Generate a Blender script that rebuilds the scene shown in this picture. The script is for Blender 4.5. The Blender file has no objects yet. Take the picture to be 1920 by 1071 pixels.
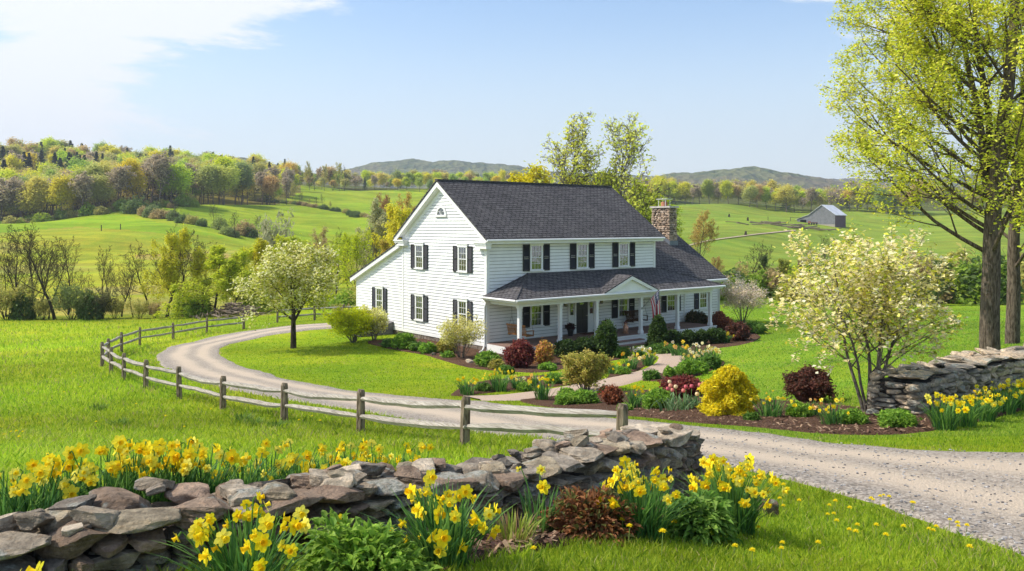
import bpy, math, random
import numpy as np
from mathutils import Vector
R = math.radians
rng = np.random.default_rng(7)
random.seed(7)
scene = bpy.context.scene
COL = scene.collection

# ------------------------------------------------------------------ camera, sky, sun, exposure
CZ = 6.6                      # eye height over the yard of the house; the house yard is z = 0
F, CX, HY = 1600.0, 960.0, 420.0   # focal length / centre / horizon row, in photo pixels (1920 wide)
cam_d = bpy.data.cameras.new('camera'); cam = bpy.data.objects.new('camera', cam_d); COL.objects.link(cam)
cam.location = (0, 0, CZ); cam.rotation_euler = (R(90), 0, 0)
cam_d.sensor_width = 36; cam_d.lens = 30.0; cam_d.shift_y = -(535.5 - HY) / 1920.0
cam_d.clip_start = 0.05; cam_d.clip_end = 20000
scene.camera = cam

SUN_AZ, SUN_EL = math.atan2(-0.97, 0.02), R(47)      # azimuth clockwise from +Y
world = bpy.data.worlds.new('World'); scene.world = world; world.use_nodes = True
wn, wl = world.node_tree.nodes, world.node_tree.links
wn.clear()
sky = wn.new('ShaderNodeTexSky'); sky.sky_type = 'NISHITA'; sky.sun_disc = False
sky.sun_elevation = SUN_EL; sky.sun_rotation = SUN_AZ % (2 * math.pi)
sky.altitude = 0; sky.air_density = 1.15; sky.dust_density = 0.7; sky.ozone_density = 2.2
bgn = wn.new('ShaderNodeBackground'); bgn.inputs['Strength'].default_value = 0.15
outn = wn.new('ShaderNodeOutputWorld')

def wmath(op, a, b=None, c=None, clamp=False):
    n = wn.new('ShaderNodeMath'); n.operation = op; n.use_clamp = clamp
    for i, v in enumerate((a, b, c)):
        if v is None: continue
        if isinstance(v, (int, float)): n.inputs[i].default_value = v
        else: wl.new(v, n.inputs[i])
    return n.outputs[0]
tc = wn.new('ShaderNodeTexCoord'); sep = wn.new('ShaderNodeSeparateXYZ'); wl.new(tc.outputs['Generated'], sep.inputs[0])
yy = wmath('MAXIMUM', sep.outputs[1], 0.05)
cu = wmath('DIVIDE', sep.outputs[0], yy); cv = wmath('DIVIDE', sep.outputs[2], yy)
comb = wn.new('ShaderNodeCombineXYZ')
wl.new(wmath('MULTIPLY', cu, 2.1), comb.inputs[0]); wl.new(wmath('MULTIPLY', wmath('ADD', cv, wmath('MULTIPLY', cu, 0.10)), 8.5), comb.inputs[1])
nz = wn.new('ShaderNodeTexNoise'); nz.inputs['Scale'].default_value = 1.5; nz.inputs['Detail'].default_value = 9; nz.inputs['Roughness'].default_value = 0.6
nz.inputs['Distortion'].default_value = 0.3
wl.new(comb.outputs[0], nz.inputs['Vector'])
def blob(u0, v0, su, sv, k):
    a = wmath('POWER', wmath('DIVIDE', wmath('SUBTRACT', cu, u0), su), 2.0)
    b = wmath('POWER', wmath('DIVIDE', wmath('SUBTRACT', cv, v0), sv), 2.0)
    return wmath('MULTIPLY', wmath('POWER', 2.718, wmath('MULTIPLY', wmath('ADD', a, b), -1.0)), k)
m = blob(-0.52, 0.20, 0.20, 0.10, 0.66)
for bb in ((-0.36, 0.262, 0.19, 0.028, 0.50), (-0.60, 0.12, 0.10, 0.035, 0.40), (-0.1, 0.245, 0.035, 0.012, 0.34), (0.305, 0.265, 0.10, 0.012, 0.62), (0.52, 0.25, 0.12, 0.03, 0.5),
           (-0.93, 0.2, 0.25, 0.13, 0.6), (0.95, 0.22, 0.3, 0.05, 0.3)):
    m = wmath('ADD', m, blob(*bb))
cl = wmath('ADD', m, wmath('MULTIPLY', wmath('SUBTRACT', nz.outputs[0], 0.5), 2.1))
mr = wn.new('ShaderNodeMapRange'); mr.interpolation_type = 'SMOOTHSTEP'
mr.inputs[1].default_value = 0.30; mr.inputs[2].default_value = 0.58; wl.new(cl, mr.inputs[0])
hz = wn.new('ShaderNodeMapRange'); hz.interpolation_type = 'SMOOTHSTEP'      # pale band low over the hills
hz.inputs[1].default_value = 0.27; hz.inputs[2].default_value = 0.0; hz.inputs[3].default_value = 0.0; hz.inputs[4].default_value = 0.90
wl.new(sep.outputs[2], hz.inputs[0])
mixh = wn.new('ShaderNodeMixRGB'); mixh.inputs[2].default_value = (5.7, 6.2, 6.5, 1); wl.new(hz.outputs[0], mixh.inputs[0]); sat = wn.new('ShaderNodeMixRGB'); sat.blend_type = 'MULTIPLY'; sat.inputs[0].default_value = 1.0; sat.inputs[2].default_value = (0.98, 1.10, 1.24, 1); wl.new(sky.outputs[0], sat.inputs[1]); 
hi = wn.new('ShaderNodeMapRange'); hi.interpolation_type = 'SMOOTHSTEP'; hi.inputs[1].default_value = 0.30; hi.inputs[2].default_value = 0.62; wl.new(sep.outputs[2], hi.inputs[0])
satc = wn.new('ShaderNodeMixRGB'); satc.inputs[1].default_value = (1.06, 1.14, 1.22, 1); satc.inputs[2].default_value = (2.15, 1.75, 1.40, 1); wl.new(hi.outputs[0], satc.inputs[0]); wl.new(satc.outputs[0], sat.inputs[2])
wl.new(sat.outputs[0], mixh.inputs[1])
mixc = wn.new('ShaderNodeMixRGB'); mixc.inputs[2].default_value = (6.55, 6.65, 6.8, 1)
wl.new(wmath('MULTIPLY', mr.outputs[0], 0.93), mixc.inputs[0]); wl.new(mixh.outputs[0], mixc.inputs[1])
wl.new(mixc.outputs[0], bgn.inputs['Color']); wl.new(bgn.outputs[0], outn.inputs['Surface'])

sd = bpy.data.lights.new('sun', 'SUN'); sd.energy = 4.9; sd.angle = R(0.53); sd.color = (1.0, 0.94, 0.83)
sun = bpy.data.objects.new('sun', sd); COL.objects.link(sun)
sdir = Vector((math.sin(SUN_AZ) * math.cos(SUN_EL), math.cos(SUN_AZ) * math.cos(SUN_EL), math.sin(SUN_EL)))
sun.rotation_euler = sdir.to_track_quat('Z', 'Y').to_euler(); sun.location = (-40, 0, 60)
scene.view_settings.view_transform = 'Standard'; scene.view_settings.look = 'None'
scene.view_settings.exposure = 0.13; scene.view_settings.gamma = 1.0
cy = scene.cycles
cy.max_bounces = 7; cy.diffuse_bounces = 3; cy.glossy_bounces = 3; cy.transmission_bounces = 4; cy.volume_bounces = 0; cy.transparent_max_bounces = 8
cy.use_adaptive_sampling = True; cy.adaptive_threshold = 0.02; cy.caustics_reflective = False; cy.caustics_refractive = False

# ------------------------------------------------------------------ terrain height field
# depth of the ground below the eye, along eight lines of sight (column = photo x), against distance
NEAR = [(1, 1.85), (3, 1.9)]
TAIL_L = [(750, -47), (1000, -45), (1600, -20), (3600, 10)]
TAIL = [(900, -32), (1600, -42), (3600, 0)]
COLS = {
 -900: NEAR + [(4.1, 1.93), (5.2, 1.93), (6.5, 2.05), (8.5, 2.45), (11, 3.0), (14, 3.65), (17, 4.3), (20, 4.9), (23, 5.3), (30, 6.0), (36, 6.5), (44, 7.1), (60, 7.9), (75, 8.45), (90, 9.2), (120, 9.2), (180, 7.0), (260, 1.0), (300, -1), (400, -18), (600, -48)] + TAIL_L,
 0: NEAR + [(4.1, 1.93), (5.2, 1.93), (6.5, 2.05), (8.5, 2.45), (11, 3.0), (14, 3.65), (17, 4.3), (20, 4.9), (23, 5.3), (30, 6.0), (36, 6.5), (44, 7.1), (60, 7.9), (75, 8.45), (90, 9.2), (120, 9.2), (180, 7.0), (260, 1.5), (300, 0.3), (400, -14), (600, -43)] + TAIL_L,
 300: NEAR + [(4.1, 1.93), (5.2, 1.95), (6.5, 2.07), (8.5, 2.45), (11, 3.0), (14, 3.6), (17, 4.25), (20, 4.8), (23, 5.2), (30, 5.8), (36, 6.15), (44, 6.75), (60, 7.6), (75, 8.4), (90, 9.0), (120, 8.9), (180, 6.9), (260, -0.5), (310, -5.8), (400, -13), (600, -35)] + TAIL_L,
 600: NEAR + [(4.1, 1.95), (5.2, 2.05), (6.5, 2.2), (8.5, 2.6), (11, 3.1), (14, 3.7), (17, 4.25), (20, 4.7), (23, 5.1), (30, 5.8), (36, 6.2), (44, 6.6), (60, 7.0), (75, 7.6), (90, 8.2), (120, 8.6), (180, 8.0), (260, 4.9), (360, -4.5), (430, -11), (520, -21), (650, -27), (900, -40), (1600, -50), (3600, 0)],
 900: NEAR + [(4.1, 1.97), (5.2, 2.08), (6.5, 2.31), (8.5, 2.7), (11, 3.2), (14, 3.68), (17, 4.25), (20, 4.7), (23, 5.1), (30, 5.8), (36, 6.2), (44, 6.6), (60, 6.7), (75, 7.2), (90, 7.8), (120, 8.4), (180, 8.2), (260, 4.0), (360, -4), (430, -11), (520, -20), (650, -24)] + TAIL,
 1330: [(1, 1.85), (3, 1.92), (4.1, 2.0), (5.2, 2.15), (6.5, 2.4), (8.5, 2.78), (11, 3.15), (14, 3.6), (17, 4.0), (20, 4.38), (23, 4.78), (30, 5.45), (36, 5.9), (44, 6.35), (60, 6.8), (75, 7.25), (90, 7.8), (120, 8.3), (180, 7.8), (260, 4.2), (350, -1.5), (430, -8.0), (490, -12.4), (560, -14.5)] + TAIL,
 1200: NEAR + [(4.1, 1.98), (5.2, 2.1), (6.5, 2.33), (8.5, 2.72), (11, 3.15), (14, 3.6), (17, 4.05), (20, 4.5), (23, 4.9), (30, 5.6), (36, 6.1), (44, 6.5), (60, 6.8), (75, 7.2), (90, 7.7), (120, 8.3), (180, 7.8), (260, 3.9), (360, -2.7), (500, -13), (600, -16)] + TAIL,
 1500: [(1, 1.85), (3, 1.95), (4.1, 2.05), (5.2, 2.25), (6.5, 2.5), (8.5, 2.85), (11, 3.15), (14, 3.58), (18, 4.08), (23, 4.67), (30, 5.25), (44, 6.05), (60, 6.75), (75, 7.3), (90, 7.9), (120, 8.2), (180, 7.8), (260, 5.7), (350, 1.8), (500, -7.8), (650, -13)] + TAIL,
 1800: [(1, 1.85), (3, 1.95), (4.1, 2.1), (5.2, 2.3), (6.5, 2.55), (8.5, 2.88), (11, 3.12), (14, 3.5), (18, 3.9), (23, 4.15), (28, 4.4), (36, 5.0), (44, 5.6), (60, 6.6), (75, 7.2), (90, 7.9), (120, 8.2), (180, 7.8), (260, 5.7), (350, 1.8), (500, -7.8), (650, -13)] + TAIL,
 2600: [(1, 1.85), (3, 1.95), (4.1, 2.1), (5.2, 2.3), (6.5, 2.55), (8.5, 2.88), (11, 3.12), (14, 3.5), (18, 3.9), (23, 4.15), (28, 4.4), (36, 5.0), (44, 5.6), (60, 6.6), (75, 7.2), (90, 7.9), (120, 8.2), (180, 7.8), (260, 5.7), (350, 1.8), (500, -7.8), (650, -13)] + TAIL,
}
def pchip(x, y, xi):
    h = np.diff(x); dl = np.diff(y) / h
    m = np.zeros_like(y); m[0] = dl[0]; m[-1] = dl[-1]
    for i in range(1, len(x) - 1):
        m[i] = (dl[i - 1] * h[i] + dl[i] * h[i - 1]) / (h[i] + h[i - 1])
        if dl[i - 1] * dl[i] < 0: m[i] *= 0.4
    k = np.clip(np.searchsorted(x, xi) - 1, 0, len(x) - 2); t = (xi - x[k]) / h[k]; hh = h[k]
    return (2*t**3 - 3*t**2 + 1) * y[k] + (t**3 - 2*t**2 + t) * hh * m[k] + (-2*t**3 + 3*t**2) * y[k + 1] + (t**3 - t**2) * hh * m[k + 1]
LN0, LN1, NL, NU = 0.0, math.log(3600), 900, 400
U0, U1 = (-900 - CX) / F, (2600 - CX) / F
lng = np.linspace(LN0, LN1, NL)
cpx = np.array(sorted(COLS), float)
tab = np.array([pchip(np.log(np.array([a for a, _ in COLS[int(c)]], float)), np.array([b for _, b in COLS[int(c)]], float), lng) for c in cpx])
ug = np.linspace(U0, U1, NU)
TAB = np.zeros((NU, NL))
for j in range(NL):
    TAB[:, j] = pchip((cpx - CX) / F, tab[:, j], ug)
HC = np.array([-1.3, 44.0]); HA = np.array([0.780, 0.6255]); HB = np.array([-0.6255, 0.780])
def depth(u, Y):
    """how far the ground lies below the eye at bearing u = X / Y and distance Y"""
    u = np.asarray(u, float); Y = np.asarray(Y, float)
    a = np.clip((u - U0) / (U1 - U0) * (NU - 1), 0, NU - 1.001); b = np.clip((np.log(np.maximum(Y, 1.0)) - LN0) / (LN1 - LN0) * (NL - 1), 0, NL - 1.001)
    i = a.astype(int); j = b.astype(int); fa = a - i; fb = b - j
    d = (TAB[i, j] * (1 - fa) + TAB[i + 1, j] * fa) * (1 - fb) + (TAB[i, j + 1] * (1 - fa) + TAB[i + 1, j + 1] * fa) * fb
    X = u * Y
    rough = np.clip((Y - 7) / 25, 0, 1)
    d = d + rough * 0.035 * (np.sin(X * 0.9 + 1.3 * np.sin(Y * 0.43)) + np.sin(Y * 0.77 + 0.8 * np.sin(X * 0.51))) * np.clip(1.6 - Y / 60, 0.3, 1)
    far = np.clip((Y - 110) / 150, 0, 1)
    d = d + far * 1.5 * (np.sin(X * 0.035 + 0.9) * np.sin(Y * 0.021 + 0.4) + 0.6 * np.sin(X * 0.083 - Y * 0.05))
    px, py = X - HC[0], Y - HC[1]                 # level pad under the house
    la, lb = px * HA[0] + py * HA[1], px * HB[0] + py * HB[1]
    ex = np.maximum(np.maximum(-la - 0.6, la - 19.8), 0); ey = np.maximum(np.maximum(-lb - 3.4, lb - 14.5), 0)
    w = np.clip(1 - np.hypot(ex, ey) / 7.0, 0, 1); w = w * w * (3 - 2 * w)
    return d * (1 - w) + 6.6 * w
def zg(X, Y):
    X = np.asarray(X, float); Y = np.asarray(Y, float)
    return CZ - depth(X / np.maximum(Y, 0.3), Y)
YS = np.exp(np.linspace(math.log(1.2), math.log(900), 2600))
def place(px, py):
    """the ground point where the line of sight through a photo pixel first meets the terrain"""
    u = (px - CX) / F; r = (py - HY) / F
    q = depth(np.full(YS.shape, u), YS) / YS - r
    k = int(np.argmax(q <= 0)) if (q <= 0).any() else len(YS) - 1
    k = max(k, 1); t = q[k - 1] / (q[k - 1] - q[k] + 1e-12); Y = YS[k - 1] + (YS[k] - YS[k - 1]) * min(max(t, 0), 1)
    return u * Y, Y, CZ - float(depth(u, Y))
def at(px, Y):
    u = (px - CX) / F
    return u * Y, Y, CZ - float(depth(u, Y))
def seen(X, Y, Z):
    return CX + F * X / Y, HY + F * (CZ - Z) / Y

# ------------------------------------------------------------------ mesh builder
class MB:
    def __init__(s): s.V = []; s.B = []; s.n = 0
    def add(s, V, Fc, mi=0, tint=None):
        V = np.asarray(V, float).reshape(-1, 3); Fc = np.asarray(Fc, int)
        if Fc.ndim == 1: Fc = Fc[None]
        if tint is None: tint = (1, 1, 1)
        t = np.asarray(tint, float)
        if t.ndim == 1: t = np.tile(t, (len(Fc), 1))
        m_ = np.full(len(Fc), mi) if np.isscalar(mi) else np.asarray(mi)
        s.V.append(V); s.B.append((Fc + s.n, m_, t)); s.n += len(V); return s
    def merge(s, o, mi_off=0):
        for V in o.V: s.V.append(V)
        for Fc, m_, t in o.B: s.B.append((Fc + s.n, m_ + mi_off, t))
        s.n += o.n; return s
    def box(s, x0, x1, y0, y1, z0, z1, mi=0, tint=None):
        V = [(x, y, z) for x in (x0, x1) for y in (y0, y1) for z in (z0, z1)]
        return s.add(V, BOXF, mi, tint)
    def obox(s, c, ax, ay, az, mi=0, tint=None):
        c = np.asarray(c, float); ax, ay, az = (np.asarray(q, float) for q in (ax, ay, az))
        V = [c + i * ax + j * ay + k * az for i in (-1, 1) for j in (-1, 1) for k in (-1, 1)]
        return s.add(V, BOXF, mi, tint)
    def tube(s, P, rad, k=6, mi=0, tint=None, cap=True):
        P = np.asarray(P, float); n = len(P); rad = np.broadcast_to(np.asarray(rad, float), (n,))
        T = np.gradient(P, axis=0) if n > 2 else np.tile(P[-1] - P[0], (n, 1))
        T = T / (np.linalg.norm(T, axis=1, keepdims=True) + 1e-9)
        ref = np.array([0, 0, 1.0]) if abs(T[0, 2]) < 0.9 else np.array([1.0, 0, 0])
        A = np.cross(T, ref); A /= np.linalg.norm(A, axis=1, keepdims=True) + 1e-9; B_ = np.cross(T, A)
        th = np.arange(k) * 2 * math.pi / k
        V = P[:, None] + rad[:, None, None] * (np.cos(th)[None, :, None] * A[:, None] + np.sin(th)[None, :, None] * B_[:, None])
        i = np.arange(n - 1)[:, None] * k; j = np.arange(k)[None]; j2 = (j + 1) % k
        Fc = np.stack([i + j, i + j2, i + k + j2, i + k + j], -1).reshape(-1, 4)
        s.add(V.reshape(-1, 3), Fc, mi, tint)
        if cap and k >= 4:
            for ring in (V[0], V[-1]): s.add(ring, np.arange(k), mi, tint)
        return s
    def lathe(s, prof, k=16, c=(0, 0, 0), mi=0, tint=None):
        th = np.arange(k) * 2 * math.pi / k
        V = np.array([[(c[0] + r * math.cos(t), c[1] + r * math.sin(t), c[2] + z) for t in th] for r, z in prof])
        i = np.arange(len(prof) - 1)[:, None] * k; j = np.arange(k)[None]; j2 = (j + 1) % k
        return s.add(V.reshape(-1, 3), np.stack([i + j, i + j2, i + k + j2, i + k + j], -1).reshape(-1, 4), mi, tint)
    def build(s, name, mats, parent=None, smooth=False, uv=False, loc=None, tint=True):
        me = bpy.data.meshes.new(name)
        V = np.concatenate(s.V) if s.V else np.zeros((0, 3))
        if loc is not None: V = V - np.asarray(loc, float)
        me.vertices.add(len(V)); me.vertices.foreach_set('co', V.astype(np.float32).ravel())
        li = np.concatenate([b[0].ravel() for b in s.B]); tot = np.concatenate([np.full(len(b[0]), b[0].shape[1]) for b in s.B])
        me.loops.add(len(li)); me.loops.foreach_set('vertex_index', li.astype(np.int32))
        me.polygons.add(len(tot)); me.polygons.foreach_set('loop_start', (np.cumsum(tot) - tot).astype(np.int32))
        me.polygons.foreach_set('material_index', np.concatenate([b[1] for b in s.B]).astype(np.int32))
        if smooth is True: me.polygons.foreach_set('use_smooth', np.ones(len(tot), bool))
        else: me.polygons.foreach_set('use_smooth', np.zeros(len(tot), bool))
        me.update(calc_edges=True)
        if tint:
            t = np.concatenate([b[2] for b in s.B]); a = me.attributes.new('tint', 'FLOAT_COLOR', 'FACE')
            a.data.foreach_set('color', np.hstack([t, np.ones((len(t), 1))]).astype(np.float32).ravel())
        if uv:
            out = []
            for Fc, _, _ in s.B:
                Pq = V[Fc]; n = np.cross(Pq[:, 1] - Pq[:, 0], Pq[:, 2] - Pq[:, 0]); n /= np.linalg.norm(n, axis=1, keepdims=True) + 1e-12
                tt = np.cross(np.array([0, 0, 1.0]), n); L = np.linalg.norm(tt, axis=1, keepdims=True)
                tt = np.where(L > 0.05, tt / np.maximum(L, 1e-9), np.array([1.0, 0, 0])); bb = np.cross(n, tt)
                bb = np.where(bb[:, 2:3] < 0, -bb, bb)
                out.append(np.stack([np.einsum('fkc,fc->fk', Pq, tt), np.einsum('fkc,fc->fk', Pq, bb)], -1).reshape(-1, 2))
            ul = me.uv_layers.new(name='UVMap'); ul.data.foreach_set('uv', np.concatenate(out).astype(np.float32).ravel())
        for m_ in (mats if isinstance(mats, (list, tuple)) else [mats]): me.materials.append(m_)
        o = bpy.data.objects.new(name, me); COL.objects.link(o)
        if loc is not None: o.location = loc
        if parent is not None: o.parent = parent
        return o
BOXF = np.array([[0, 1, 3, 2], [4, 6, 7, 5], [0, 4, 5, 1], [2, 3, 7, 6], [0, 2, 6, 4], [1, 5, 7, 3]])

def tag(o, label=None, cat=None, group=None, kind=None):
    if label: o['label'] = label
    if cat: o['category'] = cat
    if group: o['group'] = group
    if kind: o['kind'] = kind
    return o
def empty(name, loc, rz=0.0):
    o = bpy.data.objects.new(name, None); COL.objects.link(o); o.location = loc; o.rotation_euler = (0, 0, rz); o.empty_display_size = 0.3
    return o
def copy_tree(o, parent=None):
    c = o.copy(); COL.objects.link(c); c.parent = parent
    for ch in o.children: copy_tree(ch, c)
    return c
def rot2(a): c, s_ = math.cos(a), math.sin(a); return c, s_

# ------------------------------------------------------------------ materials
class NT:
    def __init__(s, name):
        s.m = bpy.data.materials.new(name); s.m.use_nodes = True; s.t = s.m.node_tree; s.t.nodes.clear()
        s.out = s.t.nodes.new('ShaderNodeOutputMaterial'); s.b = None
    def n(s, typ, **kw):
        x = s.t.nodes.new('ShaderNode' + typ)
        for k, v in kw.items(): setattr(x, k, v)
        return x
    def l(s, a, b): s.t.links.new(a, b)
    def put(s, sock, v):
        if v is None: return
        if isinstance(v, bpy.types.NodeSocket): s.l(v, sock)
        elif isinstance(v, (tuple, list)) and len(v) == 3 and sock.type == 'RGBA': sock.default_value = (*v, 1)
        else: sock.default_value = v
    def noise(s, vec, scale, detail=4, rough=0.55, dist=0.0):
        x = s.n('TexNoise'); s.put(x.inputs['Vector'], vec); x.inputs['Scale'].default_value = scale; x.inputs['Detail'].default_value = detail
        x.inputs['Roughness'].default_value = rough; x.inputs['Distortion'].default_value = dist; return x.outputs[0]
    def vor(s, vec, scale, feat='F1', out=0):
        x = s.n('TexVoronoi', feature=feat); s.put(x.inputs['Vector'], vec); x.inputs['Scale'].default_value = scale; return x.outputs[out]
    def mp(s, v, a, b, c=0.0, d=1.0, smooth=True):
        x = s.n('MapRange'); x.interpolation_type = 'SMOOTHSTEP' if smooth else 'LINEAR'
        s.put(x.inputs[0], v); x.inputs[1].default_value = a; x.inputs[2].default_value = b; x.inputs[3].default_value = c; x.inputs[4].default_value = d; return x.outputs[0]
    def mix(s, f, a, b, mode='MIX'):
        x = s.n('MixRGB', blend_type=mode); s.put(x.inputs[0], f); s.put(x.inputs[1], a); s.put(x.inputs[2], b); return x.outputs[0]
    def ma(s, op, a, b=None, clamp=False):
        x = s.n('Math', operation=op, use_clamp=clamp); s.put(x.inputs[0], a); s.put(x.inputs[1], b); return x.outputs[0]
    def attr(s, nm='tint'):
        x = s.n('Attribute', attribute_name=nm); return x.outputs['Color']
    def geo(s): return s.n('NewGeometry').outputs['Position']
    def obj(s): return s.n('TexCoord').outputs['Object']
    def uv(s): return s.n('UVMap').outputs[0]
    def oinfo(s, k='Color'): return s.n('ObjectInfo').outputs[k]
    def scale(s, vec, v):
        x = s.n('Mapping'); s.put(x.inputs['Vector'], vec); x.inputs['Scale'].default_value = v; return x.outputs[0]
    def bump(s, h, st=0.5, dist=0.02):
        x = s.n('Bump'); s.put(x.inputs['Height'], h); x.inputs['Strength'].default_value = st; x.inputs['Distance'].default_value = dist; return x.outputs[0]
    def bsdf(s, col, rough=0.8, spec=0.3, normal=None, **kw):
        x = s.n('BsdfPrincipled'); s.put(x.inputs['Base Color'], col); s.put(x.inputs['Roughness'], rough)
        x.inputs['Specular IOR Level'].default_value = spec
        if normal is not None: s.l(normal, x.inputs['Normal'])
        for k, v in kw.items(): s.put(x.inputs[k.replace('_', ' ')], v)
        s.b = x; s.l(x.outputs[0], s.out.inputs['Surface']); return s.m

def simple(name, col, rough=0.6, spec=0.3, var=0.12, scale=6.0, bump=0.0, metal=0.0):
    t = NT(name); n1 = t.noise(t.obj(), scale, 5)
    c = t.mix(t.mp(n1, 0.3, 0.7), tuple(x * (1 - var) for x in col), tuple(min(1, x * (1 + var)) for x in col))
    nm = t.bump(t.noise(t.obj(), scale * 6, 4), 0.4, bump) if bump else None
    return t.bsdf(c, rough, spec, nm, Metallic=metal)
def foliage(name, trans=0.35, rough=0.55, spec=0.25, edge=0.0):
    """leaf surface: colour = the leaf's own tint x the plant's colour, light also comes through the leaf"""
    t = NT(name); c = t.mix(1.0, t.attr(), t.oinfo('Color'), 'MULTIPLY')
    c = t.mix(t.mp(t.noise(t.geo(), 1.1, 3), 0.3, 0.7, 0.0, 0.35), c, t.mix(1.0, c, (1.18, 1.05, 0.75), 'MULTIPLY'))
    p = t.n('BsdfPrincipled'); t.put(p.inputs['Base Color'], c); p.inputs['Roughness'].default_value = rough; p.inputs['Specular IOR Level'].default_value = spec
    tr = t.n('BsdfTranslucent'); t.put(tr.inputs[0], c)
    mx = t.n('MixShader'); mx.inputs[0].default_value = trans
    t.l(p.outputs[0], mx.inputs[1]); t.l(tr.outputs[0], mx.inputs[2]); t.l(mx.outputs[0], t.out.inputs['Surface']); return t.m
M = {}
M['leaf'] = foliage('leaf', 0.48)
M['blossom'] = foliage('blossom', 0.45, 0.7, 0.05)
M['petal'] = foliage('petal', 0.30, 0.6, 0.1)
M['blade'] = foliage('grass_blade', 0.40, 0.55, 0.15)
M['needle'] = foliage('needle', 0.15, 0.7, 0.1)
def bark(name, a, b, sc=3.0):
    t = NT(name); v = t.scale(t.obj(), (sc * 3, sc * 3, sc * 0.6)); n1 = t.noise(v, 2.2, 6, 0.65); n2 = t.noise(t.obj(), 1.3, 3)
    c = t.mix(t.mp(n1, 0.35, 0.65), a, b); c = t.mix(t.mp(n2, 0.55, 0.75, 0, 0.35), c, (0.22, 0.19, 0.14))
    return t.bsdf(c, 0.95, 0.1, t.bump(n1, 1.0, 0.05))
M['bark'] = bark('bark', (0.055, 0.042, 0.03), (0.19, 0.15, 0.115))
M['bark_grey'] = bark('bark_grey', (0.10, 0.085, 0.07), (0.22, 0.19, 0.16))
M['bark_dark'] = bark('bark_dark', (0.028, 0.022, 0.018), (0.085, 0.068, 0.052))
def paint(name, base, sc=1.0):
    t = NT(name); n1 = t.noise(t.obj(), 1.7, 5); n2 = t.noise(t.scale(t.obj(), (1, 1, 9)), 8, 4)
    c = t.mix(t.mp(n1, 0.35, 0.7), base, tuple(x * 0.93 for x in base)); c = t.mix(t.mp(n2, 0.52, 0.75, 0, 0.25), c, tuple(x * 0.82 for x in base))
    return t.bsdf(c, 0.55, 0.3, t.bump(n2, 0.25, 0.004))
M['siding'] = paint('white_siding', (0.80, 0.80, 0.795))
M['shadow_gap'] = simple('painted_lap_shade', (0.10, 0.095, 0.09), 0.95, 0.0)  # dark colour that paints shade into the grooves under the board laps
M['trim'] = paint('white_trim', (0.82, 0.82, 0.81))
M['shutter'] = simple('black_shutter', (0.018, 0.018, 0.022), 0.45, 0.4)
M['door'] = simple('black_door', (0.010, 0.010, 0.011), 0.35, 0.5)
def glassm():
    t = NT('window_glass'); n1 = t.noise(t.obj(), 2.3, 3)
    return t.bsdf(t.mix(t.mp(n1, 0.4, 0.62), (0.012, 0.014, 0.012), (0.05, 0.055, 0.045)), 0.06, 1.0, t.bump(n1, 0.12, 0.05), IOR=1.9)
M['glass'] = glassm()
def shingle(name, a, b):
    t = NT(name); br = t.n('TexBrick'); t.put(br.inputs['Vector'], t.uv()); br.offset = 0.37; br.inputs['Scale'].default_value = 1.0
    br.inputs['Brick Width'].default_value = 0.30; br.inputs['Row Height'].default_value = 0.19; br.inputs['Mortar Size'].default_value = 0.030
    br.inputs['Mortar Smooth'].default_value = 0.35; br.inputs['Bias'].default_value = 0.0
    br.inputs['Color1'].default_value = (*a, 1); br.inputs['Color2'].default_value = (*b, 1); br.inputs['Mortar'].default_value = (0.008, 0.008, 0.009, 1)
    n1 = t.noise(t.scale(t.uv(), (0.7, 5, 1)), 2.2, 6, 0.7); n2 = t.noise(t.uv(), 46, 2); n3 = t.noise(t.uv(), 0.45, 4)
    c = t.mix(t.mp(n1, 0.44, 0.70, 0, 0.7), br.outputs[0], (0.20, 0.185, 0.185)); c = t.mix(t.mp(n2, 0.5, 0.8, 0, 0.35), c, (0.17, 0.16, 0.16))
    c = t.mix(t.mp(n3, 0.3, 0.75, 0, 0.4), c, t.mix(1.0, c, (0.55, 0.55, 0.62), 'MULTIPLY'))
    h = t.ma('ADD', t.ma('MULTIPLY', br.outputs[1], -1.0), t.ma('MULTIPLY', n1, 0.6))
    return t.bsdf(c, 0.9, 0.2, t.bump(h, 0.9, 0.02))
M['shingle'] = shingle('dark_shingle', (0.075, 0.070, 0.073), (0.125, 0.117, 0.120))
def woodm(name, a, b, g=0.5, sc=1.0, ax=(1, 1, 1)):
    t = NT(name); v = t.scale(t.uv(), (1.5 * sc, 26 * sc, 1)); n1 = t.noise(v, 2.0, 6, 0.6, 0.6); n2 = t.noise(t.geo(), 1.6, 3)
    c = t.mix(t.mp(n1, 0.3, 0.7), a, b); c = t.mix(t.mp(n2, 0.45, 0.75, 0, 0.5), c, tuple(x * g for x in a))
    return t.bsdf(c, 0.85, 0.15, t.bump(n1, 0.7, 0.012))
M['fence_rail'] = woodm('weathered_rail', (0.23, 0.20, 0.165), (0.50, 0.46, 0.40))
M['fence_post'] = bark('weathered_post', (0.10, 0.073, 0.048), (0.33, 0.26, 0.185), 2.5)
M['teak'] = woodm('swing_wood', (0.22, 0.10, 0.035), (0.36, 0.18, 0.065))
M['dark_wood'] = woodm('dark_swing_wood', (0.055, 0.028, 0.014), (0.11, 0.06, 0.03))
M['deck'] = woodm('deck_board', (0.20, 0.125, 0.10), (0.30, 0.20, 0.165))
M['barn_wood'] = woodm('barn_board', (0.13, 0.13, 0.145), (0.27, 0.27, 0.29), 0.8, 0.3)
M['barn_red'] = woodm('barn_board_reddish', (0.10, 0.07, 0.085), (0.19, 0.12, 0.14), 0.8, 0.3)
M['tin'] = simple('tin_roof', (0.66, 0.66, 0.70), 0.5, 0.4, 0.1, 0.4)
M['void'] = simple('dark_opening', (0.006, 0.006, 0.007), 0.9, 0.0)
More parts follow.
